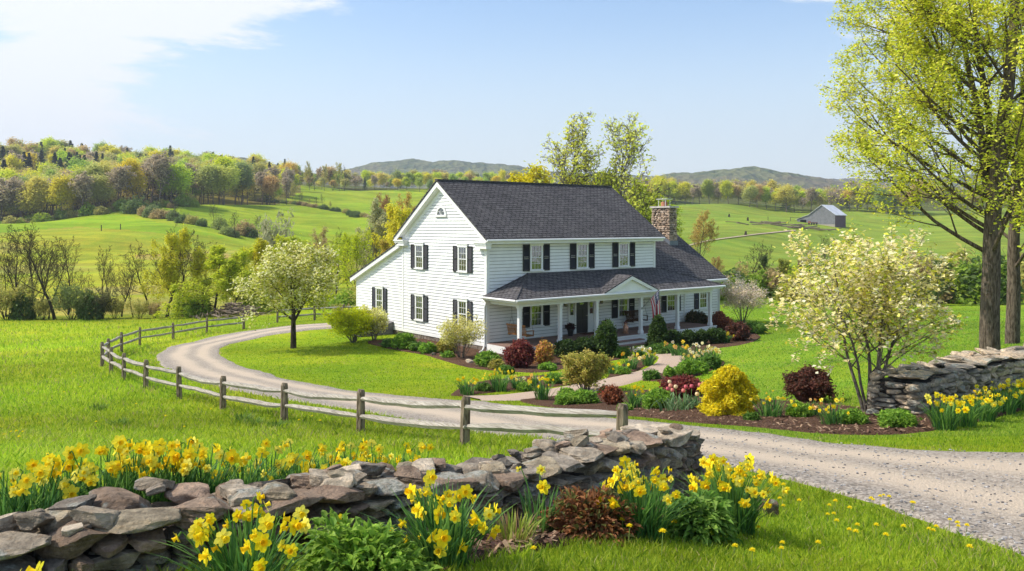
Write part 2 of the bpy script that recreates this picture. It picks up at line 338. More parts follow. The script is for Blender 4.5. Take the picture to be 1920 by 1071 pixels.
def stone(name, lich=0.5):
    t = NT(name); p = t.geo(); n1 = t.noise(p, 7, 8, 0.7); n2 = t.noise(p, 34, 6, 0.7); n3 = t.noise(p, 3.1, 6, 0.6, 0.5); n4 = t.noise(t.scale(p, (1, 1, 5)), 11, 5)
    c = t.mix(1.0, t.attr(), t.mix(t.mp(n1, 0.25, 0.75), (0.42, 0.40, 0.38), (1.45, 1.42, 1.36)), 'MULTIPLY')
    c = t.mix(t.mp(n4, 0.5, 0.72, 0, 0.4), c, t.mix(1.0, c, (1.15, 0.97, 0.78), 'MULTIPLY'))
    c = t.mix(t.mp(n3, 0.56, 0.64, 0, lich), c, t.mix(t.mp(n2, 0.4, 0.6), (0.26, 0.27, 0.22), (0.52, 0.52, 0.46)))
    c = t.mix(t.mp(n2, 0.58, 0.72, 0, 0.55), c, (0.045, 0.04, 0.035))
    h = t.ma('ADD', n1, t.ma('ADD', t.ma('MULTIPLY', n2, 0.5), t.ma('MULTIPLY', n4, 0.5)))
    return t.bsdf(c, 0.9, 0.2, t.bump(h, 1.0, 0.07))
M['stone'] = stone('fieldstone', 0.85); M['stone_clean'] = stone('chimney_stone', 0.15)
def gravel():
    t = NT('gravel'); p = t.geo(); v1 = t.vor(p, 34); v2 = t.noise(p, 60, 4, 0.7); n1 = t.noise(p, 0.5, 6, 0.6); n2 = t.noise(p, 2.3, 6, 0.7); cell = t.vor(p, 30, 'F1', 1)
    hs = t.n('SeparateColor'); t.l(cell, hs.inputs[0])
    base = t.mix(hs.outputs[0], (0.17, 0.145, 0.12), (0.46, 0.405, 0.345))
    dirt = t.mix(t.mp(v2, 0.3, 0.7), (0.46, 0.37, 0.275), (0.62, 0.515, 0.40))
    tr = t.n('SeparateColor'); t.l(t.attr(), tr.inputs[0])
    f = t.ma('MULTIPLY', tr.outputs[0], t.mp(n2, 0.28, 0.50, 0.72, 1.0)); f = t.ma('ADD', f, t.mp(n1, 0.55, 0.8, 0, 0.35), True)
    c = t.mix(f, base, dirt); c = t.mix(t.mp(n2, 0.62, 0.75, 0, 0.4), c, (0.22, 0.20, 0.185))
    h = t.ma('ADD', t.ma('MULTIPLY', v1, 1.0), v2)
    return t.bsdf(c, 0.95, 0.15, t.bump(h, 0.8, 0.02))
M['gravel'] = gravel()
def soil():
    t = NT('bark_mulch'); p = t.geo(); n1 = t.noise(p, 28, 6, 0.75); n2 = t.noise(t.scale(p, (1, 3, 1)), 60, 3); n3 = t.noise(p, 1.4, 4)
    c = t.mix(t.mp(n1, 0.35, 0.68), (0.06, 0.032, 0.02), (0.29, 0.165, 0.105)); c = t.mix(t.mp(n2, 0.60, 0.72, 0, 0.6), c, (0.34, 0.22, 0.15)); c = t.mix(t.mp(n3, 0.4, 0.7, 0, 0.5), c, t.mix(1.0, c, (0.6, 0.58, 0.55), 'MULTIPLY'))
    return t.bsdf(c, 0.95, 0.1, t.bump(t.ma('ADD', n1, n2), 1.0, 0.05))
M['soil'] = soil()
def pathm():
    t = NT('stone_dust_path'); p = t.geo(); n1 = t.noise(p, 25, 6, 0.7); n2 = t.noise(p, 1.2, 5)
    c = t.mix(t.mp(n1, 0.3, 0.7), (0.34, 0.25, 0.18), (0.52, 0.40, 0.31)); c = t.mix(t.mp(n2, 0.4, 0.7, 0, 0.5), c, (0.40, 0.32, 0.27))
    return t.bsdf(c, 0.95, 0.1, t.bump(n1, 0.6, 0.01))
M['path'] = pathm()
def ground():
    t = NT('grass_ground'); p = t.geo(); a = t.attr()
    n1 = t.noise(p, 0.35, 5, 0.6); n2 = t.noise(p, 2.4, 5, 0.65); n3 = t.noise(t.scale(p, (1, 1, 1)), 22, 4, 0.75); n4 = t.noise(p, 0.03, 4, 0.6); n5 = t.noise(t.scale(p, (1.0, 0.35, 1)), 0.16, 5, 0.65)
    c = t.mix(t.mp(n1, 0.35, 0.68, 0, 0.6), a, t.mix(1.0, a, (1.40, 1.08, 0.9), 'MULTIPLY'))
    c = t.mix(t.mp(n2, 0.35, 0.65, 0.1, 0.75), c, t.mix(1.0, c, (0.66, 0.78, 0.60), 'MULTIPLY'))
    c = t.mix(t.mp(n3, 0.35, 0.70, 0, 0.75), t.mix(1.0, c, (0.72, 0.78, 0.6), 'MULTIPLY'), t.mix(1.0, c, (1.18, 1.1, 1.15), 'MULTIPLY'))
    c = t.mix(t.mp(n4, 0.42, 0.62, 0, 0.5), c, t.mix(1.0, c, (1.25, 1.02, 1.2), 'MULTIPLY')); c = t.mix(t.mp(n5, 0.48, 0.66, 0, 0.45), c, t.mix(1.0, c, (0.70, 0.86, 0.62), 'MULTIPLY'))
    return t.bsdf(c, 0.95, 0.05, t.bump(t.ma('ADD', n3, n2), 0.6, 0.06))
M['ground'] = ground()
def tintmat(name, rough=0.7, spec=0.2, nsc=8.0, amt=0.25, bump=0.004):
    t = NT(name); n1 = t.noise(t.geo(), nsc, 5); c = t.mix(t.mp(n1, 0.3, 0.7), t.attr(), t.mix(1.0, t.attr(), (1 - amt,) * 3, 'MULTIPLY'))
    return t.bsdf(c, rough, spec, t.bump(n1, 0.4, bump))
M['tint'] = tintmat('tinted_paint')
M['cloth'] = tintmat('cloth', 0.85, 0.1, 30, 0.15)

# ------------------------------------------------------------------ value noise for colour zones and scatter
_P = rng.random((256, 256))
def vnoise(x, y, sc=1.0, seed=0):
    x = np.asarray(x) * sc + seed * 17.3; y = np.asarray(y) * sc + seed * 9.1
    i = np.floor(x).astype(int); j = np.floor(y).astype(int); fx = x - i; fy = y - j; fx = fx*fx*(3-2*fx); fy = fy*fy*(3-2*fy)
    g = lambda a, b: _P[a % 256, b % 256]
    return (g(i, j)*(1-fx) + g(i+1, j)*fx)*(1-fy) + (g(i, j+1)*(1-fx) + g(i+1, j+1)*fx)*fy
def fbm(x, y, sc=1.0, seed=0, o=4):
    return sum(vnoise(x, y, sc * 2**k, seed + k) * 0.5**k for k in range(o)) / sum(0.5**k for k in range(o))
def inside(poly, x, y):
    x = np.asarray(x, float); y = np.asarray(y, float); r = np.zeros(x.shape, bool); n = len(poly)
    for k in range(n):
        x0, y0 = poly[k]; x1, y1 = poly[(k + 1) % n]
        if y0 == y1: continue
        c = ((y0 > y) != (y1 > y)) & (x < (x1 - x0) * (y - y0) / (y1 - y0) + x0); r ^= c
    return r

# ------------------------------------------------------------------ layout lines, given where they lie on the ground
DR_IN = [(2300, 846), (2100, 850), (1920, 850), (1750, 847), (1600, 836), (1450, 817), (1300, 800), (1150, 783), (1000, 765), (900, 753), (798, 746), (664, 734), (530, 710), (462, 690), (428, 676), (412, 663), (412, 655), (432, 645), (496, 631), (563, 622), (630, 616), (700, 611), (760, 607)]
DR_OUT = [(2600, 1260), (2200, 1150), (1930, 1062), (1830, 1022), (1720, 977), (1620, 940), (1530, 915), (1430, 890), (1300, 866), (1130, 844), (980, 822), (800, 794), (664, 769), (530, 751), (412, 728), (345, 706), (300, 686), (290, 668), (318, 650), (395, 632), (462, 621), (560, 610), (700, 602), (760, 600)]
PA_L = [(868, 744), (930, 742), (1000, 734), (1060, 724), (1120, 713), (1170, 702), (1205, 692), (1228, 680), (1232, 668), (1210, 660), (1160, 655)]
PA_R = [(905, 752), (975, 752), (1045, 748), (1110, 737), (1180, 722), (1240, 707), (1278, 692), (1293, 679), (1280, 667), (1255, 659), (1235, 655)]
def gpt(p): return place(*p)[:2]
def resample(pts, n):
    P = np.array(pts, float); s = np.r_[0, np.cumsum(np.hypot(*np.diff(P, axis=0).T))]; q = np.linspace(0, s[-1], n)
    # gentle corner rounding by a Catmull-Rom like smoothing
    X = np.interp(q, s, P[:, 0]); Y = np.interp(q, s, P[:, 1])
    for _ in range(6):
        X[1:-1] = X[1:-1]*0.5 + 0.25*(X[:-2]+X[2:]); Y[1:-1] = Y[1:-1]*0.5 + 0.25*(Y[:-2]+Y[2:])
    return np.stack([X, Y], 1)
def strip_grid(L, Rr, n, m, wob=0.0, seed=0):
    """grid between two ground polylines (given as photo pixels on the ground)"""
    A = resample([gpt(p) for p in L], n); B = resample([gpt(p) for p in Rr], n)
    if wob:
        D = B - A; D /= np.linalg.norm(D, axis=1, keepdims=True)
        A = A + D * ((fbm(A[:, 0], A[:, 1], 1.1, seed, 4) - 0.5) * wob)[:, None]; B = B - D * ((fbm(B[:, 0], B[:, 1], 1.1, seed + 3, 4) - 0.5) * wob)[:, None]
    t = np.linspace(0, 1, m)[None, :, None]
    return A[:, None] * (1 - t) + B[:, None] * t
def sheet(G, off, name, mat, tints=None, curl=True):
    n, m = G.shape[:2]; Z = zg(G[..., 0], G[..., 1]) + off
    if curl: Z[:, 0] -= off + 0.06; Z[:, -1] -= off + 0.06
    V = np.dstack([G, Z]).reshape(-1, 3); i = np.arange(n - 1)[:, None] * m; j = np.arange(m - 1)[None]
    Fc = np.stack([i + j, i + j + 1, i + m + j + 1, i + m + j], -1).reshape(-1, 4)
    mb = MB(); mb.add(V, Fc, 0, tints.reshape(-1, 3) if tints is not None else None)
    return mb.build(name, mat, smooth=True)
DG = strip_grid(DR_IN, DR_OUT, 520, 29, 0.5, 2)
tt = (np.arange(28) + 0.5) / 28
trk = np.exp(-((tt - 0.30) / 0.11)**2) + np.exp(-((tt - 0.66) / 0.13)**2)
cen = (DG[:-1, :-1] + DG[1:, 1:]) / 2
trk = np.clip(trk[None, :] * 1.15 + 0.35 * (fbm(cen[..., 0], cen[..., 1], 0.35, 5) - 0.5), 0, 1)
drive = tag(sheet(DG, 0.035, 'driveway', M['gravel'], np.dstack([trk] * 3)), kind='structure')
PG = strip_grid(PA_L, PA_R, 160, 9, 0.15, 4)
tag(sheet(PG, 0.045, 'garden_path', M['path']), kind='structure')
# mulched beds: (column, far edge row, near edge row)
BEDS = [
 [(690, 640, 645), (720, 638, 653), (760, 636, 661), (800, 636, 668), (830, 640, 677), (862, 646, 687), (900, 655, 694), (940, 660, 697), (985, 655, 700), (1030, 650, 699), (1070, 648, 690), (1100, 648, 684), (1130, 645, 680), (1160, 648, 676), (1185, 650, 666)],
 [(846, 741, 742), (870, 722, 744), (930, 712, 737), (980, 706, 731), (1030, 704, 728), (1075, 706, 722), (1090, 712, 716)],
 [(1136, 712, 712.5), (1150, 693, 709), (1180, 677, 702), (1205, 668, 692), (1222, 668, 681), (1230, 672, 674)],
 [(1238, 640, 655), (1262, 642, 659), (1290, 640, 670), (1315, 640, 688), (1340, 668, 694), (1352, 676, 690), (1358, 680, 684)],
 [(1205, 706, 715), (1225, 703, 716), (1260, 699, 714), (1290, 692, 711), (1320, 686, 702), (1345, 684, 692)],
 [(1240, 633, 654), (1290, 630, 655), (1340, 622, 655), (1390, 620, 648), (1415, 626, 641), (1425, 631, 634)],
 [(976, 752, 753), (1010, 748, 762), (1060, 741, 768), (1110, 738, 774), (1160, 735, 780), (1210, 730, 786), (1270, 728, 792), (1330, 735, 797), (1400, 747, 802), (1460, 752, 808), (1520, 752, 814), (1580, 760, 817), (1640, 772, 818), (1690, 780, 817), (1740, 780, 812), (1790, 775, 803), (1850, 765, 790), (1900, 752, 775), (1960, 742, 760), (2060, 735, 750)],
 [(560, 1140, 1230), (700, 1072, 1150), (800, 1040, 1105), (900, 1010, 1062), (1000, 985, 1040), (1080, 965, 1018), (1160, 945, 1005), (1240, 925, 990), (1310, 912, 975), (1380, 915, 962), (1425, 930, 950)],
]
BEDPOLY = [[(a, b) for a, b, c in bd] + [(a, c) for a, b, c in bd[::-1]] for bd in BEDS]
for k, bd in enumerate(BEDS):
    P = strip_grid([(a, b) for a, b, c in bd], [(a, c) for a, b, c in bd], 150, 17, 0.35, 20 + k)
    hump = None
    tag(sheet(P, 0.05, 'mulch_bed', M['soil']), kind='structure')
DRPOLY = [seen(p[0], p[1], zg(p[0], p[1])) for p in DG[:, 0]] + [seen(p[0], p[1], zg(p[0], p[1])) for p in DG[::-1, -1]]
DRPOLY = [(float(a), float(b)) for a, b in DRPOLY][::3]
PAPOLY = PA_L + PA_R[::-1]

# ------------------------------------------------------------------ terrain sheet with zone colours
def zone_colour(X, Y):
    """colour of the turf at a ground point, tone streaks included"""
    D = depth(X / Y, Y); px = CX + F * X / Y; py = HY + F * D / Y
    c = np.zeros(X.shape + (3,))
    def put(mask, col): 
        w = np.clip(mask, 0, 1)[..., None]; c[:] = c * (1 - w) + np.array(col) * w
    sm = lambda v, a, b: np.clip((v - a) / (b - a), 0, 1)
    put(np.ones(X.shape), (0.300, 0.416, 0.024))                        # rough meadow
    lawn = ((px > 415) & (Y > 11) & (py > 596)).astype(float)
    put(lawn * (1 - inside([(-800, 596), (290, 660), (300, 690), (420, 730), (800, 796), (1100, 840), (1100, 1200), (-800, 1300)], px, py)), (0.258, 0.369, 0.020))
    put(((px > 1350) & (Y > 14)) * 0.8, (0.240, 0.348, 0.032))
    put(sm(fbm(X, Y, 0.22, 3), 0.55, 0.72) * (Y < 75) * 0.6 * (px < 850), (0.396, 0.437, 0.032))
    m1 = (Y > 76) & (px < 700)
    put(m1, (0.372, 0.416, 0.040)); put(m1 * sm(fbm(X, Y, 0.02, 8), 0.45, 0.6) * 0.7, (0.288, 0.385, 0.036)); put(m1 * sm(fbm(X, Y, 0.03, 12), 0.58, 0.68) * 0.6, (0.40, 0.36, 0.12))
    put(m1 * 1.0 * inside([(380, 470), (700, 470), (700, 500), (600, 520), (380, 500)], px, py) * 0.5, (0.44, 0.40, 0.12)); put(m1 * 1.0 * inside([(250, 478), (420, 474), (470, 486), (380, 492), (260, 486)], px, py) * 0.55, (0.42, 0.30, 0.14)); put(m1 * 1.0 * inside([(150, 540), (420, 530), (430, 545), (200, 556)], px, py) * 0.5, (0.38, 0.30, 0.16)); put(m1 * 1.0 * inside([(-900, 470), (0, 437), (150, 425), (300, 436), (440, 446), (700, 470), (700, 390), (-900, 390)], px, py), (0.264, 0.416, 0.028))
    hed = np.interp(px, [200, 300, 400, 470, 560, 700, 900], [398, 418, 440, 452, 470, 490, 505])
    put((Y > 120) & (px > 215) & (px < 1150) & (py < hed), (0.294, 0.400, 0.032))
    m3 = (Y > 95) & (px >= 1150)
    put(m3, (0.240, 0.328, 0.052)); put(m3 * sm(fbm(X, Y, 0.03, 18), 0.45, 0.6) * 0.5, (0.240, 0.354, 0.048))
    put(m3 & (Y > 330), (0.246, 0.343, 0.048))
    put(((px < 560) & (Y > np.interp(px, [-900, 0, 200, 340, 500, 560], [288, 296, 300, 318, 380, 470]))) * 1.0, (0.204, 0.192, 0.048))
    put((Y > 560) * 1.0, (0.120, 0.135, 0.032))
    st_ = fbm(X * 0.35 + Y * 0.2, Y * 1.0, 0.22, 60) ; p2 = fbm(X, Y, 0.07, 66); k_ = (0.62 + 0.72 * st_) * (0.80 + 0.38 * p2) * np.where((px > 1000) & (Y < 11), 0.80, 1.0); c *= k_[..., None]; c[..., 0] *= 0.88 + 0.24 * fbm(X, Y, 0.12, 70)  # patchy turf tone; its streaks also paint some tree shade into the colour
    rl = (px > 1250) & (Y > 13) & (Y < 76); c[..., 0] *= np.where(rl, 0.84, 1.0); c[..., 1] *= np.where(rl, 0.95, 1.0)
    return c
nu, ny = 620, 760
us = np.linspace(-1.75, 2.0, nu); ys = np.exp(np.linspace(math.log(0.6), math.log(3600), ny))
UU, YY = np.meshgrid(us, ys); XX = UU * YY
ZZ = CZ - depth(UU, YY)
i = np.arange(ny - 1)[:, None] * nu; j = np.arange(nu - 1)[None]
Fc = np.stack([i + j, i + j + 1, i + nu + j + 1, i + nu + j], -1).reshape(-1, 4)
xc = (XX[:-1, :-1] + XX[1:, 1:]) / 2; yc = (YY[:-1, :-1] + YY[1:, 1:]) / 2
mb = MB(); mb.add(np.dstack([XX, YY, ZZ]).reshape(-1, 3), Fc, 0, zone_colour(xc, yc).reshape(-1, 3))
mb.add([(-60, -40, CZ - 1.85), (60, -40, CZ - 1.85), (us[-1] * 0.6, 0.6, CZ - 1.85), (us[0] * 0.6, 0.6, CZ - 1.85)], [0, 1, 2, 3], 0, (0.2, 0.36, 0.022))
tag(mb.build('ground', M['ground'], smooth=True), kind='structure')

# farm track to the barn
TR = [(1290, 462), (1330, 452), (1375, 446), (1420, 440), (1460, 436), (1492, 433)]
G = strip_grid([(a, b - 0.8) for a, b in TR], [(a, b + 0.8) for a, b in TR], 60, 3, 0.4, 9)
tag(sheet(G, 0.25, 'farm_track', M['path'], curl=False), kind='structure')

# ------------------------------------------------------------------ far hills (wooded ridges kilometres off)
def far_wood():
    t = NT('far_woodland'); p = t.geo(); n1 = t.noise(p, 0.02, 6, 0.7); n2 = t.noise(p, 0.004, 4, 0.6); v = t.vor(p, 0.055)
    c = t.mix(t.mp(n1, 0.35, 0.65), (0.055, 0.085, 0.03), (0.16, 0.165, 0.065)); c = t.mix(t.mp(n2, 0.45, 0.6, 0, 0.7), c, (0.155, 0.115, 0.075)); c = t.mix(t.mp(n2, 0.3, 0.45, 0.6, 0), c, (0.035, 0.065, 0.03))
    return t.bsdf(c, 1.0, 0.0, t.bump(t.ma('ADD', v, n1), 1.0, 10.0))
M['far'] = far_wood()
def ridge(prof, Y0, depthY, seed):
    """prof: (photo column, crest row) for a hill whose crest runs at distance Y0"""
    n, m = 420, 60; px = np.linspace(prof[0][0], prof[-1][0], n)
    row = np.interp(px, [a for a, _ in prof], [b for _, b in prof])
    for _ in range(14): row[1:-1] = 0.5*row[1:-1] + 0.25*(row[:-2] + row[2:])
    s = np.linspace(-1, 1, m); V = np.zeros((m, n, 3))
    for a in range(m):
        Y = Y0 + s[a] * depthY; X = (px - CX) / F * Y0
        crest = CZ + (HY - row) / F * Y0; base = -60
        z = base + (crest - base) * math.cos(s[a] * math.pi / 2)**0.8
        bump_ = 26 * (fbm(X, np.full(n, Y), 0.018, seed, 5) - 0.5) + 60 * (fbm(X, np.full(n, Y), 0.0022, seed + 5, 2) - 0.5) * abs(s[a])
        V[a] = np.stack([X, np.full(n, Y), z + bump_], 1)
    i = np.arange(m - 1)[:, None] * n; j = np.arange(n - 1)[None]
    mb = MB(); mb.add(V.reshape(-1, 3), np.stack([i + j, i + j + 1, i + n + j + 1, i + n + j], -1).reshape(-1, 4))
    return tag(mb.build('hill', M['far'], smooth=True), kind='structure')
ridge([(-400, 330), (200, 320), (330, 296), (390, 291), (450, 296), (520, 312), (580, 328), (660, 345), (760, 400)], 1700, 420, 1)
ridge([(300, 350), (560, 338), (640, 325), (700, 310), (760, 304), (830, 303), (900, 308), (980, 318), (1100, 328), (1250, 334), (1400, 340)], 2400, 600, 3)
ridge([(1000, 352), (1180, 338), (1280, 326), (1350, 320), (1420, 319), (1470, 324), (1530, 338), (1600, 352), (1700, 370), (1800, 375)], 1900, 450, 5)
ridge([(1300, 352), (1480, 342), (1560, 337), (1640, 336), (1800, 330), (1950, 325), (2300, 318), (2700, 330)], 2700, 600, 8)
ridge([(-1200, 330), (-600, 310), (0, 318), (400, 335), (700, 345)], 3000, 600, 9)

# ------------------------------------------------------------------ the farmhouse
HOUSE = empty('farmhouse', (HC[0], HC[1], 0.0), math.atan2(HA[1], HA[0]))
tag(HOUSE, 'white clapboard two storey farmhouse with dark shingle roof, front porch and stone chimney', 'house')
WALLS = {'front': (np.array([0, 0, 0.]), np.array([1., 0, 0]), np.array([0, -1., 0])),
         'gable': (np.array([0, 0, 0.]), np.array([0, 1., 0]), np.array([-1., 0, 0]))}
OFF = 0.0
def wp(wl_, u, z, o):
    P, t, n = WALLS[wl_]; return P + t * u + n * (o + OFF) + np.array([0, 0, z])
def wbox(mb, wl_, u0, u1, z0, z1, o0, o1, mi=0, tint=None):
    P, t, n = WALLS[wl_]; V = [P + t * u + n * (o + OFF) + np.array([0, 0, z]) for u in (u0, u1) for o in (o0, o1) for z in (z0, z1)]
    mb.add(V, BOXF, mi, tint)
def siding(mb, wl_, zlo, zhi, ext, o=0.0, ch=0.175):
    """lapped boards; ext(z) gives the two ends of the wall at height z"""
    z = zlo; P, t, n = WALLS[wl_]
    while z < zhi - 1e-4:
        z2 = min(z + ch, zhi); a0, b0 = ext(z); a1, b1 = ext(z2)
        q = lambda u, zz, oo: P + t * u + n * (o + oo) + np.array([0, 0, zz]); zt_ = z2 - 0.020
        mb.add([q(a0, z, .052), q(b0, z, .052), q(b1, zt_, .020), q(a1, zt_, .020), q(a0, z, -0.012), q(b0, z, -0.012)], [[0, 1, 2, 3], [4, 5, 1, 0]])
        mb.add([q(a1, zt_, .020), q(b1, zt_, .020), q(b1, zt_, -.012), q(a1, zt_, -.012), q(b1, z2, -.012), q(a1, z2, -.012)], [[0, 1, 2, 3], [3, 2, 4, 5]], 1)  # groove faces coloured dark as painted lap shadow
        z = z2
EZ, RZ, W2 = 6.07, 8.96, 8.2         # wall top, ridge, depth of the main block
SL = (RZ - 5.83) / (W2 / 2 + 0.35)
ML = 12.8
mb = MB()
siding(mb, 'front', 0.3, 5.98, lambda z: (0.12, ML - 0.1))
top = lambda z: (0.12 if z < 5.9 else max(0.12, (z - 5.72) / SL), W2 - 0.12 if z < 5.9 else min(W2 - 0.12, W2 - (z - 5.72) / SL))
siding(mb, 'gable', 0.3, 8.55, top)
# solid core behind the boards
core = [(0.0, 0.0), (W2, 0.0), (W2, 5.9), (W2 / 2, 5.9 + SL * W2 / 2 - 0.05), (0, 5.9)]
def prism(mb, prof, x0, x1, mi=0, tint=None):
    """profile in (y, z), swept along x"""
    n = len(prof); V = [(x0, y, z) for y, z in prof] + [(x1, y, z) for y, z in prof]
    for k in range(n): mb.add([V[k], V[(k + 1) % n], V[n + (k + 1) % n], V[n + k]], [0, 1, 2, 3], mi, tint)
    mb.add(V[:n], list(range(n)), mi, tint); mb.add(V[n:], list(range(n)), mi, tint)
prism(mb, [(min(max(y, 0.02), W2), z) for y, z in core], 0.02, ML)
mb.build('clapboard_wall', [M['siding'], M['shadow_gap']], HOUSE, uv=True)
# corner boards, frieze, rakes, cornice returns
mb = MB()
for wl_, u0, u1 in (('front', -0.035, 0.14), ('gable', -0.035, 0.14), ('gable', W2 - 0.10, W2 + 0.04), ('front', ML - 0.12, ML + 0.03)):
    wbox(mb, wl_, u0, u1, 0.28, 5.97, -0.02, 0.05)
wbox(mb, 'front', -0.02, ML, 5.60, 5.93, 0.0, 0.045)
wbox(mb, 'gable', 0, W2, 0.27, 0.42, 0.0, 0.055); wbox(mb, 'front', 0, ML, 0.27, 0.42, 0, 0.055)
def rake(mb, y0, z0, y1, z1, x0, x1, h, drop=0.0):
    V = [(x, y, z + dz - drop) for x in (x0, x1) for (y, z) in ((y0, z0), (y1, z1)) for dz in (-h, 0)]
    mb.add(V, BOXF)
ev, zv = -0.42, 5.83 - 0.07 * SL
for s in (0, 1):
    fy = (lambda y: y) if s == 0 else (lambda y: W2 - y)
    rake(mb, fy(ev), zv, fy(W2 / 2), RZ - 0.04, -0.36, -0.30, 0.27)              # outer rake board
    rake(mb, fy(0.0), 5.83 + .35 * SL - 0.02, fy(W2 / 2), RZ - 0.14, -0.30, -0.004, 0.06, 0.17)  # soffit
    rake(mb, fy(0.0), 5.83 + .35 * SL - 0.02, fy(W2 / 2), RZ - 0.12, -0.045, 0.02, 0.34, 0.17)  # frieze board on the wall
    # cornice return
    a, b = sorted((fy(-0.42), fy(0.62)))
    mb.box(-0.37, 0.0, a, b, 5.50, 5.60); mb.box(-0.33, 0.0, a + 0.04, b - 0.04, 5.32, 5.50); mb.box(-0.42, 0, a - 0.02, b + 0.03, 5.60, 5.67)
mb.box(-0.3, ML + 0.32, -0.40, -0.02, 5.58, 5.63)                                # front soffit
mb.box(-0.34, ML + 0.34, -0.43, -0.40, 5.56, 5.80)                               # fascia
mb.box(-0.3, ML + 0.32, W2 + 0.02, W2 + 0.40, 5.58, 5.63)
mb.build('trim_boards', M['trim'], HOUSE)
# main roof
mb = MB(); th = 0.10
sh_n = 34
def roof_plane(mb, x0, x1, ya, za, yb, zb, courses=0, th=0.09):
    """sloping slab from eave (ya, za) to ridge (yb, zb)"""
    V = [(x, y, z + dz) for x in (x0, x1) for (y, z) in ((ya, za), (yb, zb)) for dz in (-th, 0)]
    mb.add(V, BOXF)
roof_plane(mb, -0.40, ML + 0.40, -0.46, zv - 0.03 + 0.09, W2 / 2, RZ + 0.09)
roof_plane(mb, -0.40, ML + 0.40, W2 + 0.46, zv - 0.03 + 0.09, W2 / 2, RZ + 0.09)
mb.box(-0.40, ML + 0.40, W2 / 2 - 0.13, W2 / 2 + 0.13, RZ + 0.04, RZ + 0.115)
mb.build('roof', M['shingle'], HOUSE, uv=True)
def gutter(mb, x0, x1, y, z):
    mb.tube([(x0, y, z), (x1, y, z)], 0.062, 8)
g = MB(); gutter(g, -0.36, ML + 0.36, -0.49, 5.74); g.build('gutter', M['trim'], HOUSE, smooth=True)
d = MB(); d.tube([(-0.02, -0.47, 5.70), (-0.03, -0.25, 5.48), (-0.06, -0.075, 5.28), (-0.06, -0.075, 3.25)], 0.042, 8)
d.tube([(-0.10, -0.075, 2.72), (-0.10, -0.06, 2.5), (-0.10, 0.05, 2.3), (-0.10, 0.06, 0.35), (-0.28, 0.0, 0.10), (-0.55, -0.1, 0.05)], 0.042, 8); d.build('downspout', M['trim'], HOUSE, smooth=True)

# lean-to at the back
B0, B1 = W2, 13.8
lz = lambda b: 5.46 - (b - B0) * (5.46 - 3.14) / 5.95
mb = MB()
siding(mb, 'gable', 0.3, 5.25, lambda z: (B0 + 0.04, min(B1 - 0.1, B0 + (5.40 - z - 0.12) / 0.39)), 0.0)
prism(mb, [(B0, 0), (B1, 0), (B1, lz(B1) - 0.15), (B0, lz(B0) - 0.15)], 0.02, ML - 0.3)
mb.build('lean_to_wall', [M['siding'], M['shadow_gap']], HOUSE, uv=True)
mb = MB(); roof_plane(mb, -0.33, ML, 14.2, lz(14.2) + 0.09, B0, lz(B0) + 0.09, th=0.08); mb.build('lean_to_roof', M['shingle'], HOUSE, uv=True)
mb = MB(); rake(mb, 14.2, lz(14.2) - 0.003, B0 + 0.02, lz(B0) - 0.003, -0.30, -0.245, 0.24); rake(mb, 14.0, lz(14.0), B0 + 0.02, lz(B0), -0.245, 0.01, 0.05, 0.17); rake(mb, 13.8, lz(13.8), B0 + 0.05, lz(B0), -0.045, 0.02, 0.26, 0.22)
wbox(mb, 'gable', B1 - 0.12, B1 + 0.03, 0.28, 2.95, -0.02, 0.05); wbox(mb, 'gable', B0 + 0.05, B1, 0.27, 0.42, 0, 0.055)
mb.box(-0.25, ML, 14.16, 14.24, lz(14.2) - 0.16, lz(14.2) - 0.01)
mb.build('lean_to_trim', M['trim'], HOUSE)

# wing at the right
WL, WW = 19.0, 7.8
WZ, WR = 3.14, 5.95
mb = MB()
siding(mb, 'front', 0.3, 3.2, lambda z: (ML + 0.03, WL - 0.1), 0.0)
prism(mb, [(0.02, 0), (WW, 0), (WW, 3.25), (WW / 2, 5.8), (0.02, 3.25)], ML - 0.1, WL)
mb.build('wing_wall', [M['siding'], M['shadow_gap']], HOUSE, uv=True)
mb = MB(); roof_plane(mb, ML + 0.01, WL + 0.35, -0.38, WZ - 0.02, WW / 2, WR); roof_plane(mb, ML - 0.4, WL + 0.35, WW + 0.38, WZ - 0.02, WW / 2, WR)
mb.build('wing_roof', M['shingle'], HOUSE, uv=True)
mb = MB()
wbox(mb, 'front', WL - 0.12, WL + 0.03, 0.28, 3.06, -0.02, 0.05); wbox(mb, 'front', 15.5, 15.62, 0.42, 2.75, 0.0, 0.06)
mb.box(ML + 0.05, WL + 0.30, -0.36, -0.02, 2.90, 2.95); mb.box(ML + 0.05, WL + 0.33, -0.39, -0.36, 2.86, 3.05)
rake(mb, -0.38, WZ - 0.12, WW / 2, WR - 0.10, WL + 0.27, WL + 0.33, 0.22); rake(mb, WW + 0.38, WZ - 0.12, WW / 2, WR - 0.10, WL + 0.27, WL + 0.33, 0.22)
wbox(mb, 'front', ML, WL, 0.27, 0.42, 0, 0.055); wbox(mb, 'front', ML + 0.03, WL, 2.66, 2.9, 0.0, 0.045)
mb.build('wing_trim', M['trim'], HOUSE)
g = MB(); gutter(g, ML + 2.6, WL + 0.33, -0.45, 2.98); g.tube([(WL + 0.05, -0.43, 2.95), (WL - 0.03, -0.1, 2.75), (WL - 0.03, -0.09, 0.3)], 0.04, 8); g.build('gutter', M['trim'], HOUSE, smooth=True)

